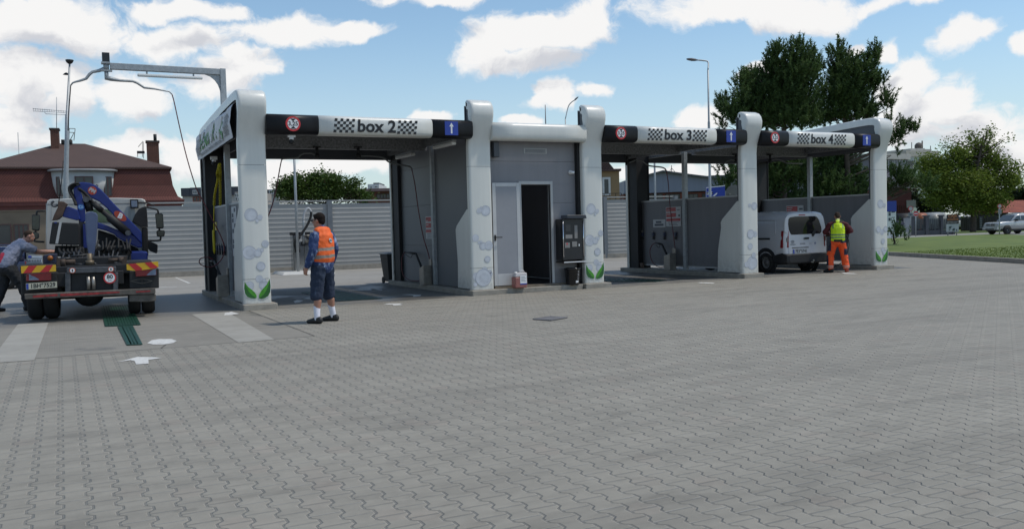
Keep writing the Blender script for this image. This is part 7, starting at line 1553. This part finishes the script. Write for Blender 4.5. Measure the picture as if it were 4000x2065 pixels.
F = fr_at(3505, 76, -YAW); o, x0, x1, zt = block(F, "brick_wing", "dark red brick wing with upright slot windows behind the end column", 3440, 3560, 735, M("dark_red_brick", (0.105,0.035,0.03), 0.85, 0, 0.12, 1.0), 5)
for x in (185, 212, 240, 268): fwindow(F, r7(x-6,0)[0], r7(x+6,0)[0], r7(0,840)[1], r7(0,985)[1], o, 0, M("dark_red_brick"), 0, M("slot_shadow_glass", (0.03,0.015,0.015), 0.3), 0.05)
a, b2 = F.y(*r7(308,870), -0.1), F.y(*r7(425,770), -0.1); mb = MB(); mb.box(a.x,b2.x,-0.1,0.0,a.z,b2.z); p = MB(); pn = mb.build("info_board", M("pale_board", (0.33,0.33,0.29), 0.7, 0, 0.06), None); pn.location = F.o+Vector((0,0,0)); pn.rotation_euler.z = F.yaw; tag(pn, "pale rectangular board on the wall above the round road sign", "board")
F = fr_at(3590, 230, -YAW+0.35); GRE = M("pale_green_panel", (0.36,0.42,0.32), 0.85, 0, 0.06, 0.1); o, x0, x1, zt = block(F, "tower_block", "far pale green and cream panel tower block above the trees", 3540, 3660, 594, GRE, 22)
mb = MB(); mb.box(x0-0.3,x1+0.3,-0.3,22.3,zt-1.2,zt+0.3); mb.build("top_band", M("cream_panel", (0.42,0.40,0.33), 0.85), o)
for (a, b2, y) in ((357,440,100),(440,545,96),(548,630,108)): p0, p1 = F.y(*r7(a,y), 3), F.y(*r7(b2,y), 3); mb = MB(); mb.box(p0.x,p1.x-0.1,3,14,zt+0.3,p0.z); mb.build("roof_hut", CREAM, o)
for x, y in ((385,195),(485,188),(475,255),(395,262),(560,190),(560,260),(480,320)): fwindow(F, r7(x-20,0)[0], r7(x+20,0)[0], r7(0,y-16)[1], r7(0,y+16)[1], o, 0, WFR, 1, M("pale_sky_glass", (0.06,0.08,0.08), 0.1), 0.2)
mb = MB(); 
for x, y0 in ((507,0),(370,20),(615,65),(462,40)): p = F.y(*r7(x,y0), 5); mb.cyl((p.x,5,zt+0.3),tuple(p),0.18 if x == 507 else 0.1,None,6)
p = F.y(*r7(462,75), 5); mb.ball(p, 1.1, 10); mb.build("roof_antennas", DIRTB, o)
# totem, machine, bin, gate wall
D0 = 60.0
F = fr_at(3600, 63, -YAW); zo = 0.0; WALLG = M("grey_wall_render", (0.10,0.10,0.11), 0.9, 0, 0.1, 1.0)
gw = bl(F, "gate_wall", "grey wall with square pillars and metal infill along the far road", "wall"); B0 = lambda x, y, yl=0.0: F.y(*r7(x, y), yl)
for a, b2, t in ((345,395,995),(548,582,985),(745,772,980),(900,925,985)): p, q = B0(a,1220), B0(b2,t); mb = MB(); mb.box(p.x,q.x,-0.1,0.3,0,q.z); mb.box(p.x-0.06,q.x+0.06,-0.16,0.36,q.z,q.z+0.1); mb.build("pillar", WALLG, gw)
for a, b2 in ((395,548),(582,745),(772,900)):
    p, q = B0(a,1160), B0(b2,1000); mb = MB(); mb.box(p.x,q.x,0,0.2,0,p.z); mb.build("low_wall", WALLG, gw)
    mb = MB(); n = 6
    for k in range(n): xx = p.x+(q.x-p.x)*k/n; mb.box(xx+0.02, p.x+(q.x-p.x)*(k+1)/n-0.02, 0.06, 0.1, p.z+0.06, q.z-0.05)
    mb.build("infill_panel", M("infill_grey_metal", (0.085,0.095,0.10), 0.5, 0.2, 0.2, 2.0), gw)
p, q = B0(290,1222), B0(346,1000); mb = MB(); mb.box(p.x,q.x,-0.12,0.3,0,q.z,0); mb.box(p.x+0.25,p.x+0.45,-0.13,-0.12,q.z-0.75,q.z-0.5,1); tag(mb.build("meter_pillar", [M("pale_render", (0.34,0.34,0.35), 0.8, 0, 0.06), INK], None), "pale meter pillar standing at the end of the gate wall", "pillar")
for ob in (bpy.data.objects["meter_pillar"],): ob.location = F.o; ob.rotation_euler.z = F.yaw
F = fr_at(3485, 57, -YAW); tt = bl(F, "totem_sign", "white info totem with blue head peeking out behind the end column", "sign"); p, q = F.y(*r7(60,1230), 0), F.y(*r7(166,780), 0)
mb = MB(); mb.box(p.x-0.4,q.x,0,0.25,0,q.z-0.68,0); mb.box(p.x-0.4,q.x+0.02,-0.02,0.27,q.z-0.675,q.z,1); mb.build("pylon", [WHITEP, BLUEP], tt); mb = MB()
for y, h in ((880,22),(912,22),(955,3),(990,10),(1030,8),(1060,4),(1090,3)): a, b2 = F.y(*r7(108,y+h), -0.01), F.y(*r7(154,y), -0.01); mb.box(a.x,b2.x,-0.01,-0.002,a.z,b2.z)
for y in (890, 935, 1000): a, b2 = F.y(*r7(70,y+40), -0.01), F.y(*r7(98,y), -0.01); mb.box(a.x,b2.x,-0.01,-0.002,a.z,b2.z)
mb.build("print", INK, tt)
F = fr_at(3520, 60, -YAW); pm = bl(F, "ticket_machine", "dark blue and white ticket machine beside the meter pillar", "ticket machine"); p, q = F.y(*r7(203,1224), 0), F.y(*r7(266,1060), 0)
mb = MB(); mb.box(p.x,q.x,0,0.4,0,q.z-0.15,0); mb.box(p.x,p.x+(q.x-p.x)*0.6,-0.02,-0.001,0.05,q.z-0.6,1); mb.hexa([(p.x-0.05,-0.1,q.z-0.148),(q.x+0.05,-0.1,q.z-0.148),(q.x+0.05,0.45,q.z-0.148),(p.x-0.05,0.45,q.z-0.148)],[(p.x,0,q.z+0.05),(q.x,0,q.z+0.05),(q.x,0.4,q.z+0.1),(p.x,0.4,q.z+0.1)],0); mb.box(p.x+0.1,p.x+0.6,-0.03,-0.021,q.z-0.95,q.z-0.65,2); mb.build("cabinet", [NAVY, WHITEP, M("pale_yellow_print", (0.5,0.5,0.4), 0.5)], pm)
F = fr_at(3500, 59, -YAW); p, q = F.y(*r7(135,1220), 0), F.y(*r7(206,1110), 0); gb = bl(F, "wheelie_bin", "green wheelie bin beside the ticket machine", "wheelie bin"); mb = MB(); w = q.x-p.x; mb.hexa([(p.x+0.1*w,0,0.05),(q.x-0.1*w,0,0.05),(q.x-0.1*w,0.6,0.05),(p.x+0.1*w,0.6,0.05)],[(p.x,-0.1,q.z-0.1),(q.x,-0.1,q.z-0.1),(q.x,0.7,q.z-0.1),(p.x,0.7,q.z-0.1)]); mb.build("body", M("green_bin_plastic", (0.012,0.06,0.03), 0.5), gb); mb = MB(); mb.box(p.x-0.03,q.x+0.03,-0.13,0.73,q.z-0.099,q.z); mb.build("lid", M("green_bin_plastic"), gb, bevel=0.02)
def round_sign(px, py, r, D, label, style, plate_=None):
    F = fr_at(px, D, -YAW-0.1); c = F.y(px, py, 0); o = bl(F, "road_sign", label, "road sign"); k = r*D/FPX
    mb = MB(); mb.cyl((c.x,0.05,0),(c.x,0.05,c.z+k*0.8),0.035,None,10); mb.build("post", GALV, o); mb = MB()
    mb.lathe([(k,0),(k,0.02)], (c.x,0.01,c.z), (0,-1,0), 32, 0); mb.disc((c.x,-0.0115,c.z), k*0.76 if style == 'ban' else k*0.93, (0,-1,0), 32, 1)
    if style == 'stop': mb.box(c.x-k*0.68,c.x+k*0.68,-0.014,-0.0116,c.z-k*0.16,c.z+k*0.16,2)
    mb.build("disc", [REDP if style == 'ban' else WHITEP, M("sign_grey_white", (0.42,0.42,0.41), 0.5) if style == 'ban' else REDP, WHITEP], o)
    if plate_: a, b2 = F.y(plate_[0], plate_[3], 0), F.y(plate_[1], plate_[2], 0); mb = MB(); mb.box(a.x,b2.x,-0.02,0.0,a.z,b2.z,0); mb.box(a.x+0.1,b2.x-0.1,-0.024,-0.0205,(a.z+b2.z)/2-0.03,(a.z+b2.z)/2+0.05,1); mb.build("plate", [M("grey_plate", (0.25,0.26,0.26), 0.5), INK], o)
round_sign(3557.6, 814.5, 9.8, 61, "round white sign with red rim above a small plate by the gate wall", 'ban', (3547,3567,831,846)); round_sign(3577.7, 834, 10.5, 60.5, "red no entry sign with white bar by the gate wall", 'stop'); round_sign(3905, 805, 8.6, 58, "round grey white sign with red rim beside the silver car", 'ban', (3899,3912,816,836))
# billboard on the verge
h7 = lambda x, y: (3695+x/16.63, 830+y/16.63)
F = fr_at(3722, 60, -YAW); bb = bl(F, "billboard", "upright advertising board with orange lettering over a picture panel", "billboard"); p, q = F.y(*h7(75,740), 0), F.y(*h7(835,105), 0); r, s_ = F.y(*h7(45,1255), 0), F.y(*h7(830,745), 0)
BRN = M("dark_brown_board", (0.025,0.014,0.010), 0.5); ORG = M("orange_board_print", (0.36,0.13,0.045), 0.5, 0, 0.1)
mb = MB(); mb.box(p.x,q.x,0,0.06,p.z,q.z); mb.build("upper_panel", BRN, bb); mb = MB(); mb.box(r.x,s_.x,0.0,0.06,r.z,p.z-0.01); mb.build("picture_panel", M("pale_picture_panel", (0.42,0.44,0.43), 0.5, 0, 0.12, 2.0), bb)
mb = MB(); c = F.y(*h7(450,240), -0.012); mb.text("CAJK", 0.27, lambda x, y: (c.x+x*1.02, -0.012, c.z+y), 0, bold=0.012); a, b2 = F.y(*h7(95,510),-0.01), F.y(*h7(800,385),-0.01); mb.box(a.x,b2.x,-0.01,-0.002,a.z,b2.z,0)
for k in range(8): a, b2 = F.y(*h7(130+k*78,490),-0.016), F.y(*h7(180+k*78,410),-0.016); mb.add([(a.x,-0.016,a.z),(a.x+(b2.x-a.x)*0.5,-0.016,a.z),(b2.x,-0.016,b2.z),(b2.x-(b2.x-a.x)*0.5,-0.016,b2.z)], [(0,1,2,3)], 1)
for (x0, x1, y) in ((90,260,590),(280,470,590),(490,780,590),(80,240,662),(280,720,662)): a, b2 = F.y(*h7(x0,y+14),-0.012), F.y(*h7(x1,y-14),-0.012); mb.box(a.x,b2.x,-0.012,-0.003,a.z,b2.z,2)
for pts in ([(210,900),(330,880),(420,900),(330,960),(340,1060),(190,1060)],[(460,1020),(600,1020),(560,1200),(400,1170)],[(620,1090),(760,1080),(720,1140),(750,1200),(670,1200),(680,1140)],[(180,1120),(280,1110),(290,1180),(190,1170)]): mb.add([tuple(F.y(*h7(*t),-0.012)) for t in pts], [tuple(range(len(pts)))], 3)
mb.build("board_print", [ORG, BRN, PANELCAP, M("dark_picture_ink", (0.06,0.08,0.075), 0.5)], bb); mb = MB()
for xx in (p.x+0.1, q.x-0.1): mb.cyl((xx,0.1,0),(xx,0.1,q.z),0.04,None,8)
mb.build("post", GALV, bb)
# back wall, small sign on it, garage with red tiles
F = fr_at(3880, 74, -YAW-0.2); w8 = lambda x, y: (3700+x/7.823, 780+y/7.823); PLK = M("dark_grey_planks", (0.052,0.05,0.05), 0.9, 0, 0.25, 1.5, stretch=(4,1,0.2)); bw = bl(F, "plank_wall", "dark grey plank wall under the trees behind the silver car", "wall"); a, b2 = F.y(*w8(430,500), 0), F.y(*w8(2900,420), 0)
mb = MB(); n = 44
for k in range(n): x0, x1 = a.x+(b2.x-a.x)*k/n, a.x+(b2.x-a.x)*(k+1)/n; mb.box(x0, x1-0.03, 0.015*(k % 2), 0.08, 0, a.z-0.05*(k % 3))
mb.build("boards", PLK, bw); mb = MB(); mb.box(a.x,b2.x,0.081,0.2,0,a.z-0.2); mb.build("backing", MATTBLACK, bw)
p, q = F.y(*w8(995,865), -0.1), F.y(*w8(1070,515), -0.1); mb = MB(); mb.box(p.x,q.x,-0.1,-0.05,p.z,q.z,0)
for k in range(5): zz_ = p.z+(q.z-p.z)*(k+0.5)/5; mb.box(p.x+0.2,q.x-0.2,-0.104,-0.1005,zz_-0.05,zz_+0.1,1)
o = mb.build("vertical_sign", [M("grey_plate"), INK], None); o.location = F.o; o.rotation_euler.z = F.yaw; tag(o, "narrow upright grey sign hung on the dark plank wall", "sign")
F = fr_at(3950, 80, -YAW-0.15); o = bl(F, "garage", "low dark garage with red clay tile roof behind the silver car", "garage"); a, b2, c = F.y(*w8(1600,400), 0), F.y(*w8(2900,370), 0), F.y(*w8(1700,30), 4)
mb = MB(); mb.box(a.x,b2.x,0.3,9,0,a.z); mb.build("wall", M("dark_render", (0.05,0.048,0.045), 0.9, 0, 0.15, 1.0), o); mb = MB(); mb.prism([(a.x-0.3,-0.2,a.z),(a.x-0.3,4,c.z),(a.x-0.3,8.8,a.z)], (b2.x-a.x+0.3,0,0)); mb.build("roof", REDT, o)
fwindow(F, w8(2150,0)[0], w8(2270,0)[0], w8(0,420)[1], w8(0,470)[1], o, 0.3, RUST, 1, t=0.05)
# tanker behind the gate wall and small white car
F = fr_at(3650, 72, -YAW); tk = bl(F, "tank_trailer", "grey tank trailer with an orange band behind the gate wall", "trailer"); a, b2 = F.y(*r7(480,1000), 0), F.y(*r7(850,925), 0); r_ = 0.9
mb = MB(); zc = b2.z-r_
for x0, x1, mi in ((a.x-1.6, a.x, 0), (a.x, a.x+0.8, 1), (a.x+0.8, b2.x, 2)): mb.cyl((x0,1,zc),(x1,1,zc),r_,None,24,mi)
mb.build("tank", [MATTBLACK, M("orange_tank_band", (0.30,0.09,0.03), 0.5), M("tank_grey", (0.30,0.32,0.33), 0.4)], tk); mb = MB(); mb.box(a.x-1.2,b2.x,0.5,1.5,0.5,zc-r_+0.05); mb.build("chassis_frame", CHAS, tk)
for xx in (a.x+1, b2.x-2, b2.x-0.8): wheel("wheel", xx, 0.4, 0.45, 0.3, tk, side=1)
wc = AD(3800, 905, 84); road_car("parked_car", "small white car half hidden behind the advertising board", "car", (wc.x,wc.y,0), -YAW+R_(100), 0.8, M("white_car_paint", (0.6,0.6,0.6), 0.3, 0, 0.03, coat=0.4))
wc = AD(205, 1010, 27.5); road_car("parked_car", "dark blue parked car glimpsed behind the man in the grey T-shirt", "car", (wc.x-0.5,wc.y,0), R_(75), 0.72, M("dark_blue_car_paint", (0.015,0.022,0.06), 0.25, 0, 0.03, coat=0.5))
wc = AD(-40, 1005, 31); road_car("parked_car", "pale grey parked car at the far edge behind the man in the grey T-shirt", "car", (wc.x,wc.y,0), R_(95), 0.75, M("pale_grey_car_paint", (0.42,0.42,0.42), 0.3, 0, 0.05, coat=0.4))
# ------------------------------------------------------------------ trees
def leafmat(name, c1, c2, trans=0.25):
    mt, nt, b, ob = blank(name, 0.6)
    gi = nd(nt, "ShaderNodeNewGeometry"); r = X(nt, gi.outputs["Random Per Island"]); n = noise(nt, ob, 0.55, 4, 0.6)
    f = (r*0.45 + n*1.1 - 0.28).clamp()
    col = mixc(nt, f, c1, c2); nt.links.new(col, b.inputs["Base Color"]); b.inputs["Specular IOR Level"].default_value = 0.25
    if trans:
        tr = nd(nt, "ShaderNodeBsdfTranslucent"); nt.links.new(col, tr.inputs["Color"]); mx = nd(nt, "ShaderNodeMixShader"); mx.inputs[0].default_value = trans
        nt.links.new(b.outputs[0], mx.inputs[1]); nt.links.new(tr.outputs[0], mx.inputs[2]); nt.links.new(mx.outputs[0], nt.nodes["Material Output"].inputs["Surface"])
    return mt
def quads_mesh(name, C, A, B, mat, parent, tri=False):
    """many small leaf faces: centre C, half axes A and B"""
    n = len(C); k = 3 if tri else 4
    V = np.empty((n, k, 3), np.float32)
    if tri: V[:,0] = C-A; V[:,1] = C+A; V[:,2] = C+B
    else: V[:,0] = C-A; V[:,1] = C-B*0.9; V[:,2] = C+A; V[:,3] = C+B
    me = bpy.data.meshes.new(name); me.vertices.add(n*k); me.vertices.foreach_set("co", V.ravel())
    me.loops.add(n*k); me.loops.foreach_set("vertex_index", np.arange(n*k, dtype=np.int32)); me.polygons.add(n)
    me.polygons.foreach_set("loop_start", np.arange(0, n*k, k, dtype=np.int32)); me.polygons.foreach_set("loop_total", np.full(n, k, np.int32)); me.materials.append(mat); me.update(calc_edges=True)
    o = bpy.data.objects.new(name, me); COL.objects.link(o); o.parent = parent; return o
def unit(n):
    v = RNG.normal(size=(n, 3)); return v/np.linalg.norm(v, axis=1)[:,None]
def lobe_points(lobes, D, o, dens, kdepth=0.8, shell=0.55, dj=0.8):
    """points through the volumes of the crown's lobes, thickest near their surface"""
    k = D/FPX; pts = []; out = []; Fw = np.array(Vector((FW.x, FW.y, 0)).normalized()); Rr = np.array([Fw[1], -Fw[0], 0.0])
    for (px, py, rx, ry, q) in lobes:
        c = np.array(AD(px, py, D)); a, h = rx*k, ry*k; d = kdepth*(a*h)**0.5; n = max(3, int(dens*q*a*h*4))
        u = unit(n)*(RNG.random(n)**shell)[:,None]; c = c+Fw*RNG.uniform(-dj, dj)
        p = c+Rr*(u[:,0]*a)[:,None]+Fw*(u[:,1]*d)[:,None]; p[:,2] += u[:,2]*h
        pts.append(p-np.array(o)); out.append(u)
    return np.concatenate(pts), np.concatenate(out)
BARK = M("tree_bark", (0.07,0.052,0.04), 0.95, 0, 0.25, 5.0, bump=0.6, bscale=20)
def trunk(parent, lobes, D, o, base, r, lean=(0,0), fork=0.45, bn=1):
    mb = MB(); top = max((Vector(AD(l[0], l[1], D))-o for l in lobes), key=lambda p: p.z); h = top.z
    mid = Vector((base.x+lean[0], base.y+lean[1], h*fork)); mb.tube(smooth_path([(base.x,base.y,0), base.lerp(mid,0.5)+Vector((0.08,0,0)), mid, mid.lerp(Vector((top.x*0.6+base.x*0.4, top.y*0.6+base.y*0.4, h*0.92)),0.6), Vector((top.x*0.7+base.x*0.3, top.y*0.7+base.y*0.3, h*0.93))],4), [r*(1.25-0.06*i) if i < 17 else r*0.2 for i in range(17)], 10)
    for l in lobes:
        c = Vector(AD(l[0], l[1], D))-o; z0 = max(h*0.18, min(h*0.8, c.z-(abs(c.x-base.x)+abs(c.y-base.y))*0.35)); t = z0/h; s = base.lerp(mid, min(1,t/fork)) if t < fork else mid.lerp(Vector((top.x*0.7+base.x*0.3, top.y*0.7+base.y*0.3, h*0.93)), (t-fork)/(0.93-fork)); s.z = z0
        mb.tube(smooth_path([s, s.lerp(c,0.5)+Vector((0,0,-0.12)), c],4), [r*0.38*(1-0.085*i) for i in range(9)], 6)
        for j in range(bn): e = c+Vector(RNG.uniform(-1,1,3))*l[2]*D/FPX*0.8; mb.tube([s.lerp(c,0.6), (s.lerp(c,0.6)+e)/2+Vector((0,0,0.08)), e], [r*0.16, r*0.1, r*0.04], 5)
    return mb.build("trunk", BARK, parent)
def leafy(name, label, D, base_px, lobes, dens, size, mat, r=0.16, cat="tree", group=None, per=9, spread=0.22, drop=0.0, fork=0.4, bn=2):
    o = AD(base_px, 900, D); o.z = 0; t = thing(name, label, cat, tuple(o), group=group)
    P, U = lobe_points(lobes, D, o, dens); n = len(P); C = np.repeat(P, per, 0)+RNG.normal(size=(n*per, 3))*spread*np.array([1,1,0.75]); C[:,2] = np.maximum(C[:,2], 0.15)
    A = unit(len(C)); A[:,2] *= 0.5; B = np.cross(A, unit(len(C))); B /= np.linalg.norm(B, axis=1)[:,None]+1e-9; s = size*RNG.uniform(0.6, 1.35, len(C))[:,None]
    quads_mesh("crown", C, A*s*0.62, B*s*0.42, mat, t); trunk(t, lobes, D, o, Vector((0,0,0)), r, fork=fork, bn=bn); return t
def pine(name, label, D, base_px, lobes, dens, mat, group=None, r=0.15, per=40, nl=0.17):
    o = AD(base_px, 900, D); o.z = 0; t = thing(name, label, "pine tree", tuple(o), group=group)
    P, U = lobe_points(lobes, D, o, dens, 0.75, 0.45)
    n = len(P); ax = U*0.65+np.array([0,0,1.0])+RNG.normal(size=(n,3))*0.25; ax /= np.linalg.norm(ax, axis=1)[:,None]
    ln = RNG.uniform(0.3, 0.7, n)                         # each shoot: a brush of needles
    tt = RNG.random((n, per)); C = P[:,None,:]+ax[:,None,:]*(ln[:,None]*tt)[:,:,None]
    nd_ = RNG.normal(size=(n, per, 3)); nd_ /= np.linalg.norm(nd_, axis=2)[:,:,None]; nd_ = nd_*0.85+ax[:,None,:]*0.7; nd_ /= np.linalg.norm(nd_, axis=2)[:,:,None]
    C = C.reshape(-1,3); Nn = nd_.reshape(-1,3); L = nl*RNG.uniform(0.6,1.1,len(C))[:,None]; W_ = np.cross(Nn, unit(len(C))); W_ /= np.linalg.norm(W_, axis=1)[:,None]+1e-9
    quads_mesh("crown", C, W_*0.023, Nn*L, mat, t, tri=True); trunk(t, lobes, D, o, Vector((0,0,0)), r, fork=0.5, bn=2); return t
T5 = lambda L, ox, oy, s, k=1.0: [(ox+a/s, oy+b/s, c/s*k, d/s*k, q) for a, b, c, d, q in L]
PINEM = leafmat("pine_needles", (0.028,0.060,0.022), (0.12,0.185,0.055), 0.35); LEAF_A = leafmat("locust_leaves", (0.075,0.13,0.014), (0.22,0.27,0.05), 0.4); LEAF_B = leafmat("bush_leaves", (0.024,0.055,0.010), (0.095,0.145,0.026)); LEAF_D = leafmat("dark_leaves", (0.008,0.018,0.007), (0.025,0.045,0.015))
L1 = T5([(900,470,250,220,1),(820,300,150,150,1),(960,300,140,150,1),(765,150,55,75,1),(735,215,50,60,0.8),(945,115,42,75,1),(870,170,55,65,1),(1050,170,52,80,1),(1090,260,50,80,1),(640,330,110,70,1),(560,330,60,50,0.8),(500,400,80,80,0.8),(470,520,80,70,0.6),(385,520,60,60,0.9),(355,620,60,60,1),(430,660,80,60,0.9),(350,715,50,22,0.8),(560,560,130,110,0.8),(640,450,140,110,0.9),(750,600,200,110,1),(900,680,240,80,1),(700,690,150,50,1),(1000,560,180,140,1),
         (760,1040,180,120,0.9),(900,1120,220,130,1),(740,1220,150,90,1),(400,1050,90,45,0.5),(420,1120,70,60,0.5),(380,1190,90,60,0.7),(960,980,120,70,0.8),(700,1330,150,90,1),(900,1340,180,100,1),(820,1420,200,60,1)], 2650, 150, 2.046, 0.92)
L2 = T5([(1340,420,170,190,1),(1290,250,90,90,1),(1285,120,45,65,1),(1215,160,30,40,0.8),(1355,175,40,60,0.9),(1180,230,35,45,0.7),(1420,280,110,90,1),(1530,170,42,70,1),(1480,220,45,55,0.8),(1575,230,40,45,0.8),(1600,300,55,45,0.9),(1560,380,90,60,0.9),(1450,480,140,110,1),(1230,480,130,150,1),(1240,640,170,70,1),(1420,620,160,80,1),(1560,600,70,50,0.8),(1530,540,60,40,0.6),(1640,500,35,60,0.7),(1690,500,42,45,0.8),(1670,560,45,30,0.8),
         (1730,690,40,50,0.8),(1780,745,55,45,0.9),(1840,755,45,28,0.8),(1720,800,50,50,0.9),(1690,850,30,40,0.6),(1150,1040,160,120,1),(1330,1000,160,110,0.9),(1400,1130,160,110,1),(1180,1200,200,90,1),(1420,1230,140,70,1),(1700,935,25,22,0.7),(1740,1110,70,50,0.9),(1820,1180,100,55,1),(1900,1110,60,35,0.8),(1940,1180,60,50,0.8),(1720,1220,80,60,1),(1690,1060,40,30,0.7),(1130,1330,180,100,1),(1360,1330,150,90,1),(1200,1420,220,60,1),(1480,1400,100,60,1)], 2650, 150, 2.046, 0.92)
pine("pine_tree", "broad dark pine standing behind bays three and four", 42, 3060, L1, 80, PINEM, "pair of pines behind the wash")
pine("pine_tree", "dark pine with spiky crown reaching past the end column", 43, 3310, L2, 80, PINEM, "pair of pines behind the wash")
pine("pine_bush", "low dark pine bush at the foot of the end column", 44, 3490, [(3488,897,16,14,1),(3505,915,20,10,1),(3480,930,14,18,1),(3512,938,18,8,0.9),(3478,912,12,14,1)], 40, PINEM, None, 0.05)
LR = T5([(700,620,230,150,1),(480,560,150,150,1),(400,430,90,110,0.9),(520,430,110,100,0.9),(620,340,90,80,0.7),(600,220,55,45,0.35),(520,260,45,45,0.35),(760,400,120,120,0.8),(780,220,70,70,0.55),(770,150,40,35,0.45),(880,330,100,100,0.8),(900,180,55,60,0.5),(910,115,25,25,0.4),(960,160,35,35,0.45),(960,260,60,50,0.5),(1050,210,30,22,0.35),(1040,300,40,35,0.4),(980,420,100,90,0.8),(1080,430,60,50,0.6),(1150,470,50,50,0.6),(1160,560,70,70,0.8),(1060,560,100,80,1),(880,560,170,120,1),(850,730,230,80,1),(560,730,180,80,1),(420,680,110,80,0.9),(690,800,150,50,0.9),(930,800,120,40,0.8),(1010,690,110,70,0.9),(340,560,60,90,0.7)], 3450, 450, 2.216)
LR = [(a,b,c*0.94,d*0.94,q if q > 0.65 else q*q*1.2) for a,b,c,d,q in LR]
leafy("locust_tree", "large light green tree with airy crown beside the far road", 70, 3800, LR, 42, 0.145, LEAF_A, 0.2, fork=0.3, per=20, spread=0.30)
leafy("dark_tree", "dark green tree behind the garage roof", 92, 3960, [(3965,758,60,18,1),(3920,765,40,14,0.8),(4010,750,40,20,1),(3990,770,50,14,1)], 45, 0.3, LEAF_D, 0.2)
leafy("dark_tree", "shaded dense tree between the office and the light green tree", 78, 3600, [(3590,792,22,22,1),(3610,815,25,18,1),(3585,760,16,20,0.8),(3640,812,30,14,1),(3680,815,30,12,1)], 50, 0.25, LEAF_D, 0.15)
LB = T5([(1330,170,110,120,1),(1230,160,70,70,0.8),(1250,240,90,70,1),(1430,110,110,100,1),(1560,60,130,60,0.9),(1600,150,170,120,1),(1720,70,120,70,0.9),(1820,60,90,50,0.9),(1850,160,120,110,1),(1480,230,200,80,1),(1750,230,200,80,1),(1960,200,100,90,1),(2060,130,90,50,0.9),(2120,100,50,35,0.8),(2060,220,120,70,1),(2160,240,90,50,0.9),(2180,280,90,35,0.9),(1290,80,60,40,0.7),(1420,40,70,40,0.7),(1640,10,90,40,0.7),(1780,5,50,25,0.6),(1870,15,35,25,0.5)], 680, 680, 2.927)
leafy("bushy_tree", "dense rounded green tree showing above the noise fence", 46, 1270, LB, 80, 0.115, LEAF_B, 0.14, per=16, spread=0.18)
# grass tufts along the kerb of the lawn
n = 7000; t = RNG.random(n); s = RNG.random(n)**1.3*16; P_ = np.stack([kB.x+(kA.x-kB.x)*t+0.25+s, kB.y+(kA.y-kB.y)*t, np.full(n, 0.10)], 1)
A = unit(n); A[:,2] = 0; A /= np.linalg.norm(A, axis=1)[:,None]; B = RNG.normal(size=(n,3))*0.03; B[:,2] = RNG.uniform(0.02, 0.045, n)
gt = quads_mesh("grass", P_, A*0.02, B, leafmat("grass_blades", (0.075,0.12,0.016), (0.13,0.175,0.03), 0.35), None, tri=True); tag(gt, "short mown grass growing along the lawn kerb", "grass", kind="stuff")
